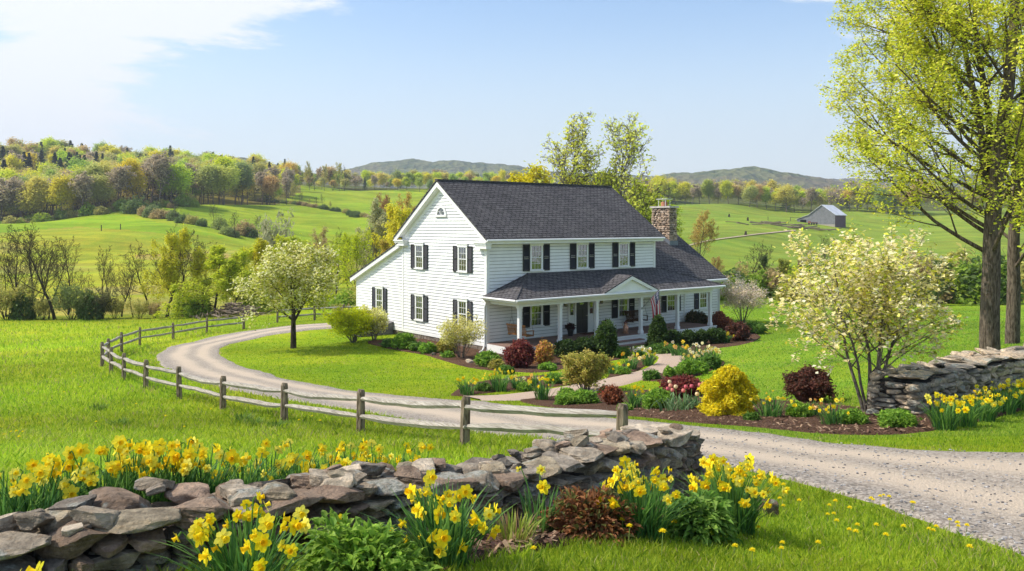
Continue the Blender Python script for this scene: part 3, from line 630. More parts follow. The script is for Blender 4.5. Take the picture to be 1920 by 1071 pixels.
# windows
def window(wl_, u, z0, z1, w=0.62, shut=0.42, lo=(3, 2)):
    w += 0.07; fr = MB(); c = 0.085
    wbox(fr, wl_, u - w/2 - c, u - w/2, z0 - 0.02, z1 + 0.02, 0.0, 0.07); wbox(fr, wl_, u + w/2, u + w/2 + c, z0 - 0.02, z1 + 0.02, 0.0, 0.07)
    wbox(fr, wl_, u - w/2 - c - 0.03, u + w/2 + c + 0.03, z1, z1 + 0.14, 0.0, 0.09); wbox(fr, wl_, u - w/2 - c - 0.06, u + w/2 + c + 0.06, z1 + 0.14, z1 + 0.18, 0.0, 0.12)
    win = fr.build('window', M['trim'], HOUSE)
    s = MB(); wbox(s, wl_, u - w/2 - c - 0.05, u + w/2 + c + 0.05, z0 - 0.08, z0 - 0.01, 0.0, 0.12); s.build('sill', M['trim'], win)
    sh = MB(); zm = (z0 + z1) / 2; b = 0.032
    for (a0, a1, oo) in ((z0, zm + 0.02, 0.052), (zm - 0.02, z1, 0.064)):
        wbox(sh, wl_, u - w/2, u - w/2 + b, a0, a1, 0.034, oo); wbox(sh, wl_, u + w/2 - b, u + w/2, a0, a1, 0.034, oo)
        wbox(sh, wl_, u - w/2 + b, u + w/2 - b, a0, a0 + b, 0.034, oo - .001); wbox(sh, wl_, u - w/2 + b, u + w/2 - b, a1 - b, a1, 0.034, oo - .001)
        for k in range(1, lo[0]):
            x = u - w/2 + b + (w - 2*b) * k / lo[0]; wbox(sh, wl_, x - 0.007, x + 0.007, a0 + b, a1 - b, 0.034, oo - 0.006)
        for k in range(1, lo[1]):
            zz = a0 + b + (a1 - a0 - 2*b) * k / lo[1]; wbox(sh, wl_, u - w/2 + b, u + w/2 - b, zz - 0.007, zz + 0.007, 0.034, oo - 0.005)
    sh.build('sash', M['trim'], win)
    gl = MB(); wbox(gl, wl_, u - w/2 + 0.01, u + w/2 - 0.01, z0 + 0.01, z1 - 0.01, 0.02, 0.038); gl.build('pane', M['glass'], win)
    if shut:
        for sgn in (-1, 1):
            q = MB(); uc = u + sgn * (w/2 + c + 0.03 + shut/2); wbox(q, wl_, uc - shut/2, uc - shut/2 + 0.05, z0 - 0.06, z1 + 0.06, 0.03, 0.075); wbox(q, wl_, uc + shut/2 - 0.05, uc + shut/2, z0 - 0.06, z1 + 0.06, 0.03, 0.075)
            wbox(q, wl_, uc - shut/2 + .05, uc + shut/2 - .05, z0 - 0.06, z0, 0.03, 0.074); wbox(q, wl_, uc - shut/2 + .05, uc + shut/2 - .05, z1, z1 + 0.06, 0.03, 0.074); wbox(q, wl_, uc - shut/2 + .05, uc + shut/2 - .05, zm - .03, zm + .03, 0.03, 0.074)
            P, t, n = WALLS[wl_]; zz = z0 + 0.03
            while zz < z1 - 0.02:
                if abs(zz - zm) > 0.05:
                    a, b_ = uc - shut/2 + 0.05, uc + shut/2 - 0.05
                    q.add([wp(wl_, a, zz - .022, .068), wp(wl_, b_, zz - .022, .068), wp(wl_, b_, zz + .024, .040), wp(wl_, a, zz + .024, .040)], [0, 1, 2, 3])
                zz += 0.045
            q.build('shutter', M['shutter'], win)
OFF = 0.026
for u in (2.05, 6.33):
    window('gable', u, 4.08, 5.36); window('gable', u, 1.12, 2.46)
window('gable', 10.85, 1.14, 2.62)
for u in (3.3, 6.7, 10.05): window('front', u, 4.13, 5.44, 0.66, 0.46)
window('front', 3.3, 1.12, 2.48, 0.66, 0.46); window('front', 10.0, 1.16, 2.48, 0.66, 0.46); window('front', 14.25, 1.22, 2.46, 0.62, 0.42); window('front', 17.35, 1.22, 2.42, 0.62, 0.40)
# half-round attic light in the gable
fan = MB(); cy_, cz_ = W2 / 2, 7.10
for k in range(16):
    a0, a1 = math.pi * k / 16, math.pi * (k + 1) / 16
    V = [wp('gable', cy_ + rr * math.cos(a), cz_ + rr * 1.08 * math.sin(a), oo) for a in (a0, a1) for rr in (0.36, 0.50) for oo in (0.0, 0.075)]
    fan.add(V, BOXF)
wbox(fan, 'gable', cy_ - 0.54, cy_ + 0.54, cz_ - 0.11, cz_ - 0.003, 0.0, 0.10)
fw = fan.build('attic_window', M['trim'], HOUSE)
gl = MB(); gl.add([wp('gable', cy_ + 0.38 * math.cos(math.pi * k / 16), cz_ + 0.41 * math.sin(math.pi * k / 16), 0.03) for k in range(17)], list(range(17))); gl.build('pane', M['glass'], fw)
mt = MB()
for k in range(1, 5):
    a = math.pi * k / 5; mt.tube([wp('gable', cy_, cz_, 0.045), wp('gable', cy_ + .38 * math.cos(a), cz_ + .41 * math.sin(a), 0.045)], 0.009, 4)
for dx in (-0.19, 0.19):
    mt.tube([wp('gable', cy_ + dx + 0.18 * math.cos(a), cz_ + 0.2 * math.sin(a), 0.047) for a in np.linspace(0, math.pi, 7)], 0.010, 4)
mt.build('tracery', M['trim'], fw)

# front door with sidelights
dm = MB(); wbox(dm, 'front', 6.2, 7.1, 0.47, 2.56, 0.02, 0.06)
for (a, b, c, d_) in ((6.28, 6.62, 0.6, 1.2), (6.68, 7.02, 0.6, 1.2), (6.28, 6.62, 1.3, 1.85), (6.68, 7.02, 1.3, 1.85)): wbox(dm, 'front', a, b, c, d_, 0.055, 0.072)
door = dm.build('front_door', M['door'], HOUSE)
h = MB(); h.tube([wp('front', 7.02, 1.42, 0.06), wp('front', 7.02, 1.42, 0.12)], 0.035, 8); h.tube([wp('front', 7.02, 1.42, 0.12), wp('front', 6.90, 1.42, 0.12)], 0.018, 6); h.build('handle', simple('brushed_nickel', (0.55, 0.54, 0.5), 0.3, 0.5, metal=1.0), door)
dw = MB()
for k in range(2):
    for q in range(2): wbox(dw, 'front', 6.5 + k * 0.155, 6.64 + k * 0.155, 2.06 + q * 0.16, 2.2 + q * 0.16, 0.058, 0.064)
dw.build('door_light', M['glass'], door)
ds = MB()
for (a, b) in ((6.08, 6.2), (7.1, 7.22), (5.62, 5.72), (7.58, 7.68)): wbox(ds, 'front', a, b, 0.44, 2.62, 0.0, 0.085)
wbox(ds, 'front', 5.56, 7.74, 2.58, 2.70, 0.0, 0.10)
for a, b in ((5.72, 6.08), (7.22, 7.58)): wbox(ds, 'front', a, b, 0.44, 1.5, 0.0, 0.04); wbox(ds, 'front', a, b, 2.5, 2.6, 0.0, 0.04)
ds.build('door_surround', M['trim'], HOUSE)
for a in (5.80, 7.30):
    sl = MB()
    for k in range(3): wbox(sl, 'front', a, a + 0.2, 1.53 + k * 0.32, 1.81 + k * 0.32, 0.02, 0.05)
    sl.build('sidelight', M['glass'], HOUSE)

OFF = 0.0
# stone footing, cellar hatch
ft = MB(); rr_ = random.Random(3)
def footing(wl_, u0, u1):
    u = u0
    while u < u1:
        w = rr_.uniform(0.2, 0.5); z = -0.15
        while z < 0.26:
            h_ = rr_.uniform(0.10, 0.18); g_ = rr_.uniform(.8, 1.2)
            wbox(ft, wl_, u, u + w - 0.02, z, min(z + h_ - 0.012, 0.268), -0.05, 0.02 + rr_.uniform(-0.02, 0.02), 0, (0.26 * g_, 0.22 * g_, 0.19 * g_)); z += h_
        u += w
footing('gable', 0, 13.8); footing('front', 15.4, 19.0)
ft.build('stone_footing', M['stone_clean'], HOUSE)
ce = MB()
V = [(-0.05, 9.2, 0.75), (-0.05, 10.7, 0.75), (-2.3, 9.2, 0.12), (-2.3, 10.7, 0.12)]
ce.add([(x, y, z + dz) for x, y, z in V for dz in (-0.08, 0)], BOXF)
ce.box(-2.25, -0.03, 9.25, 9.38, -0.1, 0.1); 
for s_ in (9.22, 10.56): ce.add([(-0.05, s_, 0.66), (-0.05, s_ + .12, 0.66), (-2.3, s_, 0.03), (-2.3, s_ + .12, 0.03), (-0.05, s_, -0.1), (-0.05, s_ + .12, -0.1), (-2.3, s_, -0.1), (-2.3, s_ + .12, -0.1)], [[0, 2, 6, 4], [1, 3, 7, 5]])
ce.build('cellar_hatch', simple('slate_board', (0.16, 0.15, 0.155), 0.7, 0.3, 0.25, 3), HOUSE)

# porch
PB, PL = -2.5, 15.5
dk = MB(); n = 0; y = PB
while y < -0.02:
    dk.box(0.0, PL, y + 0.006, y + 0.134, 0.40, 0.448); y += 0.14
dk.build('porch_deck', M['deck'], HOUSE, uv=True)
sk = MB(); sk.box(-0.02, PL + 0.02, PB - 0.03, PB + 0.0, 0.02, 0.42); sk.box(-0.03, -0.002, PB, 0.0, 0.02, 0.42); sk.box(PL + 0.002, PL + 0.03, PB, 0, 0.02, 0.42); sk.box(-0.05, PL + 0.05, PB - 0.06, PB, 0.395, 0.452)
sk.build('porch_skirt', M['trim'], HOUSE)
st = MB(); st.box(5.95, 8.75, PB - 0.42, PB - 0.032, 0.20, 0.245); st.box(5.95, 8.75, PB - 0.80, PB - 0.40, 0.02, 0.065, )
st.build('step_tread', M['deck'], HOUSE, uv=True)
st = MB(); st.box(5.95, 8.75, PB - 0.40, PB - 0.035, -0.1, 0.198); st.box(5.9, 5.948, PB - 0.8, PB - 0.031, -0.1, 0.2); st.box(8.752, 8.8, PB - 0.8, PB - 0.031, -0.1, 0.2); st.box(5.95, 8.75, PB - 0.78, PB - 0.405, -0.12, 0.018)
st.build('step_riser', M['trim'], HOUSE)
colL = (0.30, 3.0, 5.62, 9.08, 12.2, 15.2)
for L in colL:
    c = MB(); yb = -2.3
    c.box(L - 0.085, L + 0.085, yb - 0.085, yb + 0.085, 0.62, 2.36); c.box(L - 0.115, L + 0.115, yb - 0.115, yb + 0.115, 0.449, 0.62); c.box(L - 0.105, L + 0.105, yb - 0.105, yb + 0.105, 2.36, 2.42); c.box(L - 0.12, L + 0.12, yb - 0.12, yb + 0.12, 2.42, 2.475)
    c.build('porch_column', M['trim'], HOUSE)
bmz = MB(); bmz.box(0.17, 15.35, -2.40, -2.20, 2.476, 2.72); bmz.box(0.17, 0.37, -2.2, -0.05, 2.478, 2.72); bmz.box(15.15, 15.35, -2.2, -0.05, 2.478, 2.72)
bmz.box(-0.22, 15.82, -2.70, -0.06, 2.722, 2.75)
bmz.box(-0.28, 15.88, -2.76, -2.705, 2.70, 2.87); bmz.box(-0.28, -0.225, -2.704, -0.06, 2.70, 2.87); bmz.box(15.825, 15.88, -2.704, -0.06, 2.70, 2.87)
bmz.build('porch_beam', M['trim'], HOUSE)
pr = MB(); e = (-0.34, 15.94, -2.82); ze, zt = 2.88, 3.95
def poly_slab(mb, P, th=0.07):
    n = len(P); V = [tuple(p) for p in P] + [(p[0], p[1], p[2] - th) for p in P]
    mb.add(V, list(range(n))); mb.add(V, list(range(2*n - 1, n - 1, -1)))
    for k in range(n): mb.add([V[k], V[(k+1) % n], V[n + (k+1) % n], V[n + k]], [0, 1, 2, 3])
poly_slab(pr, [(e[0], e[2], ze), (e[1], e[2], ze), (12.9, -0.03, zt), (2.7, -0.03, zt)])
poly_slab(pr, [(e[0], -0.03, ze), (e[0], e[2], ze), (2.7, -0.03, zt)]); poly_slab(pr, [(e[1], e[2], ze), (e[1], -0.03, ze), (12.9, -0.03, zt)])
pr.build('porch_roof', M['shingle'], HOUSE, uv=True)
hp = MB()
for (a, b) in (((e[0], e[2], ze), (2.7, -0.03, zt)), ((e[1], e[2], ze), (12.9, -0.03, zt))):
    hp = MB(); hp.tube([(a[0], a[1], a[2] + 0.0), (b[0], b[1], b[2] + 0.0)], 0.05, 6)
    hp.build('hip_cap', M['shingle'], HOUSE, uv=True)
g = MB(); gutter(g, e[0], e[1], e[2] - 0.04, 2.83); g.tube([(e[0] - 0.03, e[2], 2.83), (e[0] - 0.03, -0.05, 2.83)], 0.055, 8); g.tube([(e[0], -0.12, 2.80), (-0.12, -0.07, 2.62)], 0.045, 8); g.build('gutter', M['trim'], HOUSE, smooth=True)
# little pediment over the steps
pc, ph, pz, pzt = 7.8, 2.15, 2.93, 3.80
yb2 = -2.80; back = lambda z: -2.82 + (z - ze) / (zt - ze) * 2.79
pd = MB()
for s_ in (-1, 1):
    poly_slab(pd, [(pc + s_ * ph, yb2 - 0.06, pz), (pc, yb2 - 0.06, pzt), (pc, back(pzt) + 0.05, pzt), (pc + s_ * ph, back(pz) + 0.05, pz)], 0.06)
pd.build('pediment_roof', M['shingle'], HOUSE, uv=True)
pf = MB()
for s_ in (-1, 1):
    V = [(pc + s_ * dx, y, z) for y in (yb2 - 0.08, yb2 + 0.02) for dx, z in ((ph + 0.02, pz - 0.075), (0, pzt - 0.065), (0, pzt - 0.24), (ph - 0.33, pz - 0.10))]
    for q in ([0, 1, 2, 3], [4, 5, 6, 7], [3, 2, 6, 7], [0, 1, 5, 4], [0, 3, 7, 4]): pf.add(V, q)
pf.add([(pc - ph + .25, yb2 + 0.05, pz - 0.05), (pc + ph - .25, yb2 + 0.05, pz - 0.05), (pc, yb2 + 0.05, pzt - 0.15)], [0, 1, 2])
pf.box(pc - ph + 0.3, pc + ph - 0.3, yb2 - 0.02, yb2 + 0.04, pz - 0.09, pz - 0.02)
pf.build('pediment', M['trim'], HOUSE)

# ------------------------------------------------------------------ rocks
def rock_mesh(n, r, flat=0.0):
    """unit stone, roughly a broken block, from -0.5 to 0.5"""
    t = np.linspace(-1, 1, n + 1); A, B_ = np.meshgrid(t, t); A = A.ravel(); B_ = B_.ravel(); o = np.ones_like(A)
    V = []; Fc = []
    for ax in range(3):
        for sg in (-1, 1):
            q = np.zeros((len(A), 3)); q[:, ax] = sg * o; q[:, (ax + 1) % 3] = A * sg; q[:, (ax + 2) % 3] = B_
            i = np.arange(n)[:, None] * (n + 1); j = np.arange(n)[None]
            Fc.append(np.stack([i + j, i + j + 1, i + n + 1 + j + 1, i + n + 1 + j], -1).reshape(-1, 4) + len(V) * len(A)); V.append(q)
    V = np.concatenate(V); Fc = np.concatenate(Fc)
    # rounded cube
    L6 = (np.abs(V)**9).sum(1)**(1/9); P = V / L6[:, None]
    for k in range(r.integers(8, 13)):               # broken faces
        nrm = r.normal(size=3); nrm /= np.linalg.norm(nrm); off = r.uniform(0.60, 0.80) * np.abs(nrm).sum()**0.5
        dd = P @ nrm - off; P = P - np.clip(dd, 0, None)[:, None] * nrm
    s1 = r.normal(size=(4, 3)) * 2.4; ph_ = r.uniform(0, 6.28, 4)
    P = P * (1 + 0.03 * np.sin(P @ s1.T + ph_).sum(1) / 2)[:, None]
    s2 = r.normal(size=(5, 3)) * 7; P = P + 0.012 * np.sin(P @ s2.T + r.uniform(0, 6, 5)).sum(1)[:, None] * V / np.linalg.norm(V, axis=1, keepdims=True)
    P = P / np.abs(P).max(0) * 0.98; return P * 0.5, Fc
ROCKS = [rock_mesh(11, np.random.default_rng(100 + k)) for k in range(18)]
ROCKS_LO = [rock_mesh(4, np.random.default_rng(200 + k)) for k in range(12)]
def add_rock(mb, c, sx, sy, sz, ang, tint, r, tilt=0.06, lo=False, mi=0):
    P, Fc = (ROCKS_LO if lo else ROCKS)[r.integers(0, 12 if lo else 18)]
    fl = r.integers(0, 4); P = P * np.array([sx * (-1 if fl & 1 else 1), sy * (-1 if fl & 2 else 1), sz])
    a, b = r.normal() * tilt, r.normal() * tilt
    P = P @ np.array([[1, 0, a], [0, 1, b], [-a, -b, 1]])
    cs, sn = math.cos(ang), math.sin(ang); P = P @ np.array([[cs, sn, 0], [-sn, cs, 0], [0, 0, 1]])
    mb.add(P + np.asarray(c), Fc, mi, tint)
STC = np.array([(0.37, 0.31, 0.235), (0.46, 0.39, 0.30), (0.31, 0.27, 0.22), (0.38, 0.275, 0.205), (0.54, 0.46, 0.36), (0.29, 0.215, 0.16), (0.42, 0.355, 0.255), (0.25, 0.215, 0.18)])
STD = np.array([(0.48, 0.40, 0.31), (0.36, 0.31, 0.25), (0.54, 0.44, 0.33), (0.28, 0.25, 0.20), (0.58, 0.46, 0.33)])
# chimney
ch = MB(); r = np.random.default_rng(5)
x0, x1, y0, y1 = 17.35, 18.15, 2.75, 4.35
ch.box(x0 + .08, x1 - .08, y0 + .08, y1 - .08, 3.5, 7.75, 0, (0.08, 0.07, 0.06))
z = 4.4
while z < 7.68:
    h_ = r.uniform(0.10, 0.19)
    for (ax, a0, a1, fx) in ((1, y0, y1, x0 + .1), (1, y0, y1, x1 - .1), (0, x0, x1, y0 + .1), (0, x0, x1, y1 - .1)):
        u = a0
        while u < a1 - 0.05:
            w = min(r.uniform(0.18, 0.46), a1 - u); 
            if a1 - u - w < 0.12: w = a1 - u
            c = (fx, u + w / 2, z + h_ / 2) if ax == 1 else (u + w / 2, fx, z + h_ / 2)
            col = np.array([(0.56, 0.43, 0.33), (0.46, 0.35, 0.27), (0.64, 0.52, 0.42), (0.36, 0.29, 0.24)])[r.integers(0, 4)] * r.uniform(.85, 1.15)
            sx, sy = (0.24, w * 1.03) if ax == 1 else (w * 1.03, 0.24)
            add_rock(ch, c, sx, sy, h_ * 1.08, 0, col, r, 0.03, True); u += w
    z += h_
chim = ch.build('chimney', M['stone_clean'], HOUSE)
cc = MB(); cc.box(x0 - .08, x1 + .08, y0 - .08, y1 + .08, 7.68, 7.80); cc.build('chimney_cap', simple('mortar_cap', (0.50, 0.46, 0.41), 0.9, 0.1, 0.2, 4), chim)
cf = MB(); cf.lathe([(0.21, 7.8), (0.22, 8.0), (0.17, 8.12)], 10, (17.75, 3.55, 0)); cf.build('flue', simple('clay_flue', (0.45, 0.20, 0.12), 0.8, 0.1), chim)
cl_ = MB(); cl_.box(17.45, 18.05, 3.1, 4.0, 8.26, 8.30)
for a in (17.52, 17.98):
    for b in (3.25, 3.85): cl_.box(a - .015, a + .015, b - .015, b + .015, 7.8, 8.26)
cl_.build('rain_hood', simple('galvanised', (0.62, 0.62, 0.60), 0.5, 0.4), chim)
fl = MB(); sl_ = (WR - WZ) / (WW / 2 + .38)
for s_ in (-1, 1):
    fl.add([(x0 - .03, 3.9 if s_ < 0 else 3.9, WR + 0.22), (x0 - .03, y0 - 0.05 if s_ < 0 else y1 + .05, WZ + (y0 + .38) * sl_ + .28), (x0 - .03, y0 - 0.05 if s_ < 0 else y1 + .05, WZ + (y0 + .38) * sl_ - .02), (x0 - .03, 3.9, WR - .02)], [0, 1, 2, 3])
fl.add([(x0 - .03, y0 - .04, WZ + (y0 + .38) * sl_ + .28), (x1 + .03, y0 - .04, WZ + (y0 + .38) * sl_ + .28), (x1 + .03, y0 - .04, WZ + (y0 + .38) * sl_ - .02), (x0 - .03, y0 - .04, WZ + (y0 + .38) * sl_ - .02)], [0, 1, 2, 3])
fl.build('flashing', simple('lead_flashing', (0.13, 0.15, 0.18), 0.5, 0.5), chim)

# ------------------------------------------------------------------ things on the porch
HR = math.atan2(HA[1], HA[0])
def hw(x, y, z=0.0):
    return (HC[0] + HA[0] * x + HB[0] * y, HC[1] + HA[1] * x + HB[1] * y, z)
def swing(x, y, z, rz, mat, label, w=1.35, chain=True):
    o = empty('porch_swing', hw(x, y, z), HR + rz); tag(o, label, 'porch swing', 'hanging porch swings')
    s = MB()
    for k in range(6): s.box(-w/2, w/2, -0.24 + k * 0.083, -0.24 + k * 0.083 + 0.068, 0.0 - 0.003 * k, 0.026 - 0.003 * k)
    for a in (-w/2 + .05, 0, w/2 - .05): s.box(a - .02, a + .02, -0.26, 0.26, -0.05, -0.016)
    s.build('seat', mat, o, uv=True)
    b = MB(); nb = 15
    for k in range(nb):
        xx = -w/2 + 0.05 + (w - 0.1) * k / (nb - 1); b.add([(xx - .022, .24, .06), (xx + .022, .24, .06), (xx - .022, .36, .50), (xx + .022, .36, .50), (xx - .022, .262, .06), (xx + .022, .262, .06), (xx - .022, .382, .50), (xx + .022, .382, .50)], [[0, 1, 3, 2], [4, 5, 7, 6], [0, 2, 6, 4], [1, 3, 7, 5]])
    for (ya, za) in ((0.235, 0.0), (0.355, 0.48)): b.box(-w/2, w/2, ya - 0.006, ya + 0.045, za, za + 0.075)
    b.build('backrest', mat, o, uv=True)
    for sg in (-1, 1):
        a = MB(); xx = sg * (w/2 - 0.01); a.box(xx - .035, xx + .035, -0.27, 0.30, 0.23, 0.26); a.box(xx - .02, xx + .02, -0.25, -0.20, -0.05, 0.23); a.build('armrest', mat, o, uv=True)
    if chain:
        for sg in (-1, 1):
            c = MB(); xx = sg * (w/2 - 0.02); c.tube([(xx, -0.22, 0.25), (xx, 0.0, 0.9), (xx, 0.02, 2.71 - z)], 0.009, 4); c.tube([(xx, 0.28, 0.25), (xx, 0.02, 0.9)], 0.009, 4); c.build('chain', M['void'], o)
swing(1.25, -1.25, 0.92, math.radians(96), M['teak'], 'light brown slatted porch swing hanging at the near left end of the porch')
swing(10.6, -0.62, 0.93, math.radians(4), M['dark_wood'], 'dark brown slatted porch swing hanging near the right window behind the flag')
def potplant(x, y, label, s=1.0):
    o = empty('potted_plant', hw(x, y, 0.45)); tag(o, label, 'potted plant', 'dark potted plants by the front door')
    p = MB(); p.lathe([(0.0, 0), (0.13 * s, 0), (0.185 * s, 0.33 * s), (0.205 * s, 0.33 * s), (0.205 * s, 0.38 * s), (0.17 * s, 0.38 * s), (0.16 * s, 0.33 * s), (0, 0.33 * s)], 16); p.build('pot', simple('black_pot', (0.02, 0.02, 0.022), 0.4, 0.4), o, smooth=False)
    return o, 0.36 * s
POTS = [potplant(5.35, -0.55, 'dark leafy plant in a black pot left of the front door'), potplant(8.15, -0.55, 'dark leafy plant in a black pot right of the door, behind the tall evergreen', 1.0)]
def lathe_thing(name, label, cat, loc, prof, mat, k=18):
    m_ = MB(); m_.lathe(prof, k); o = m_.build(name, mat, smooth=True); o.location = loc; return tag(o, label, cat)
cop = simple('copper_can', (0.50, 0.26, 0.17), 0.35, 0.5, 0.3, 9, metal=0.6)
can = empty('milk_can', hw(8.35, -1.85, 0.449)); tag(can, 'copper coloured milk can with handles standing on the porch by the steps', 'milk can')
m_ = MB(); m_.lathe([(0, 0), (0.15, 0), (0.16, 0.03), (0.155, 0.36), (0.13, 0.44), (0.085, 0.50), (0.085, 0.56), (0.11, 0.60), (0.11, 0.615), (0.07, 0.62)], 18); m_.build('body', cop, can, smooth=True)
m_ = MB(); m_.lathe([(0.10, 0.61), (0.105, 0.65), (0.05, 0.68), (0.03, 0.74), (0, 0.745)], 14); m_.build('lid', simple('dark_copper', (0.10, 0.03, 0.03), 0.5, 0.4), can, smooth=True)
for s_ in (-1, 1):
    m_ = MB(); m_.tube([(s_ * 0.13, 0, 0.42), (s_ * 0.20, 0, 0.45), (s_ * 0.19, 0, 0.54), (s_ * 0.09, 0, 0.55)], 0.012, 5); m_.build('handle', cop, can)
def lantern(x, label):
    o = empty('wall_lantern', hw(x, -0.07, 2.2), HR); tag(o, label, 'lantern', 'wall lanterns beside the front door')
    dk_ = simple('bronze', (0.03, 0.025, 0.02), 0.4, 0.5)
    b = MB(); b.box(-0.05, 0.05, -0.01, 0.02, -0.08, 0.16); b.tube([(0, 0, 0.10), (0, -0.13, 0.19), (0, -0.15, 0.16)], 0.012, 5); b.lathe([(0.10, 0.10), (0.02, 0.17)], 4, (0, -0.15, 0)); b.box(-0.065, 0.065, -0.215, -0.085, -0.17, -0.15)
    for a in (-0.06, 0.06):
        for c in (-0.21, -0.09): b.box(a - .008, a + .008, c - .008, c + .008, -0.15, 0.10)
    b.build('bracket', dk_, o); g_ = MB(); g_.box(-0.05, 0.05, -0.20, -0.10, -0.145, 0.09); g_.build('glass', simple('amber_glass', (0.34, 0.29, 0.20), 0.15, 0.5), o)
lantern(5.28, 'dark metal wall lantern left of the front door'); lantern(8.05, 'dark metal wall lantern right of the front door')
m_ = MB(); m_.box(-0.55, 0.55, -0.32, 0.32, 0, 0.02, 0, (0.16, 0.05, 0.035)); m_.box(-0.45, 0.45, -0.24, 0.24, 0.02, 0.024, 0, (0.10, 0.055, 0.035))
o = m_.build('doormat', M['cloth']); o.location = hw(6.85, -0.5, 0.449); o.rotation_euler = (0, 0, HR); tag(o, 'reddish brown doormat lying before the black front door', 'doormat')

# flag on its pole
FL = empty('flag', hw(9.08, -2.40, 1.86), HR); tag(FL, 'american flag hanging from an angled pole on the porch column', 'flag')
pdv = np.array([0.0, -0.74, 0.68]); pdv /= np.linalg.norm(pdv); PLN = 1.78
m_ = MB(); m_.tube([(0, 0, 0), pdv * PLN], 0.014, 6); m_.lathe([(0, 0), (0.03, 0.015), (0.03, 0.04), (0, 0.055)], 8, tuple(pdv * PLN)); m_.box(-.03, .03, -0.0, 0.012, -0.06, 0.06)
m_.build('pole', simple('flag_pole', (0.25, 0.24, 0.23), 0.4, 0.4), FL)
NS, NTt = 39, 60
def flagp(s_, t_, side=0.0):
    tip = pdv * (PLN - 0.04); hp_ = tip - pdv * 0.92 * s_
    g_ = 1 - math.exp(-t_ * 2.6)
    q = hp_.copy(); cen_ = (tip - pdv * 0.92 * 0.22)
    q[1] = hp_[1] * (1 - 0.62 * g_) + (cen_[1]) * 0.62 * g_
    q[0] = 0.16 * g_ * math.sin(s_ * 15 + 1.3 + 0.8 * t_) * (0.35 + 0.65 * t_) + side + 0.05 * g_ * math.sin(s_ * 5) + 0.10 * t_
    q[1] += 0.05 * g_ * math.cos(s_ * 13 + 0.5)
    q[2] = hp_[2] - 1.42 * t_ * (1.0 - 0.02 * s_) + 0.06 * t_ * math.sin(s_ * 9)
    return q
V = [flagp(a / NS, b / NTt) for a in range(NS + 1) for b in range(NTt + 1)]
Fq, Tq = [], []
for a in range(NS):
    for b in range(NTt):
        i0 = a * (NTt + 1) + b; Fq.append([i0, i0 + 1, i0 + NTt + 2, i0 + NTt + 1]); st_ = a * 13 // NS
        Tq.append((0.02, 0.035, 0.14) if (st_ < 7 and b < NTt * 0.4) else ((0.55, 0.02, 0.045) if st_ % 2 == 0 else (0.80, 0.79, 0.77)))
m_ = MB(); m_.add(V, Fq, 0, Tq); cloth = m_.build('cloth', M['cloth'], FL, smooth=True)
m_ = MB()
for row in range(9):
    for c in range(6 if row % 2 == 0 else 5):
        s0 = (row + 1) / 10 * 7 / 13; t0 = ((c + 0.5) if row % 2 == 0 else (c + 1)) / 6 * 0.4
        for side in (-0.006, 0.006):
            P = [flagp(s0 + 0.030 * (1 if k % 2 == 0 else 0.45) * math.cos(k * math.pi / 5), t0 + 0.019 * (1 if k % 2 == 0 else 0.45) * math.sin(k * math.pi / 5), side) for k in range(10)]
            m_.add(P, list(range(10)), 0, (0.85, 0.85, 0.83))
m_.build('stars', M['cloth'], cloth)

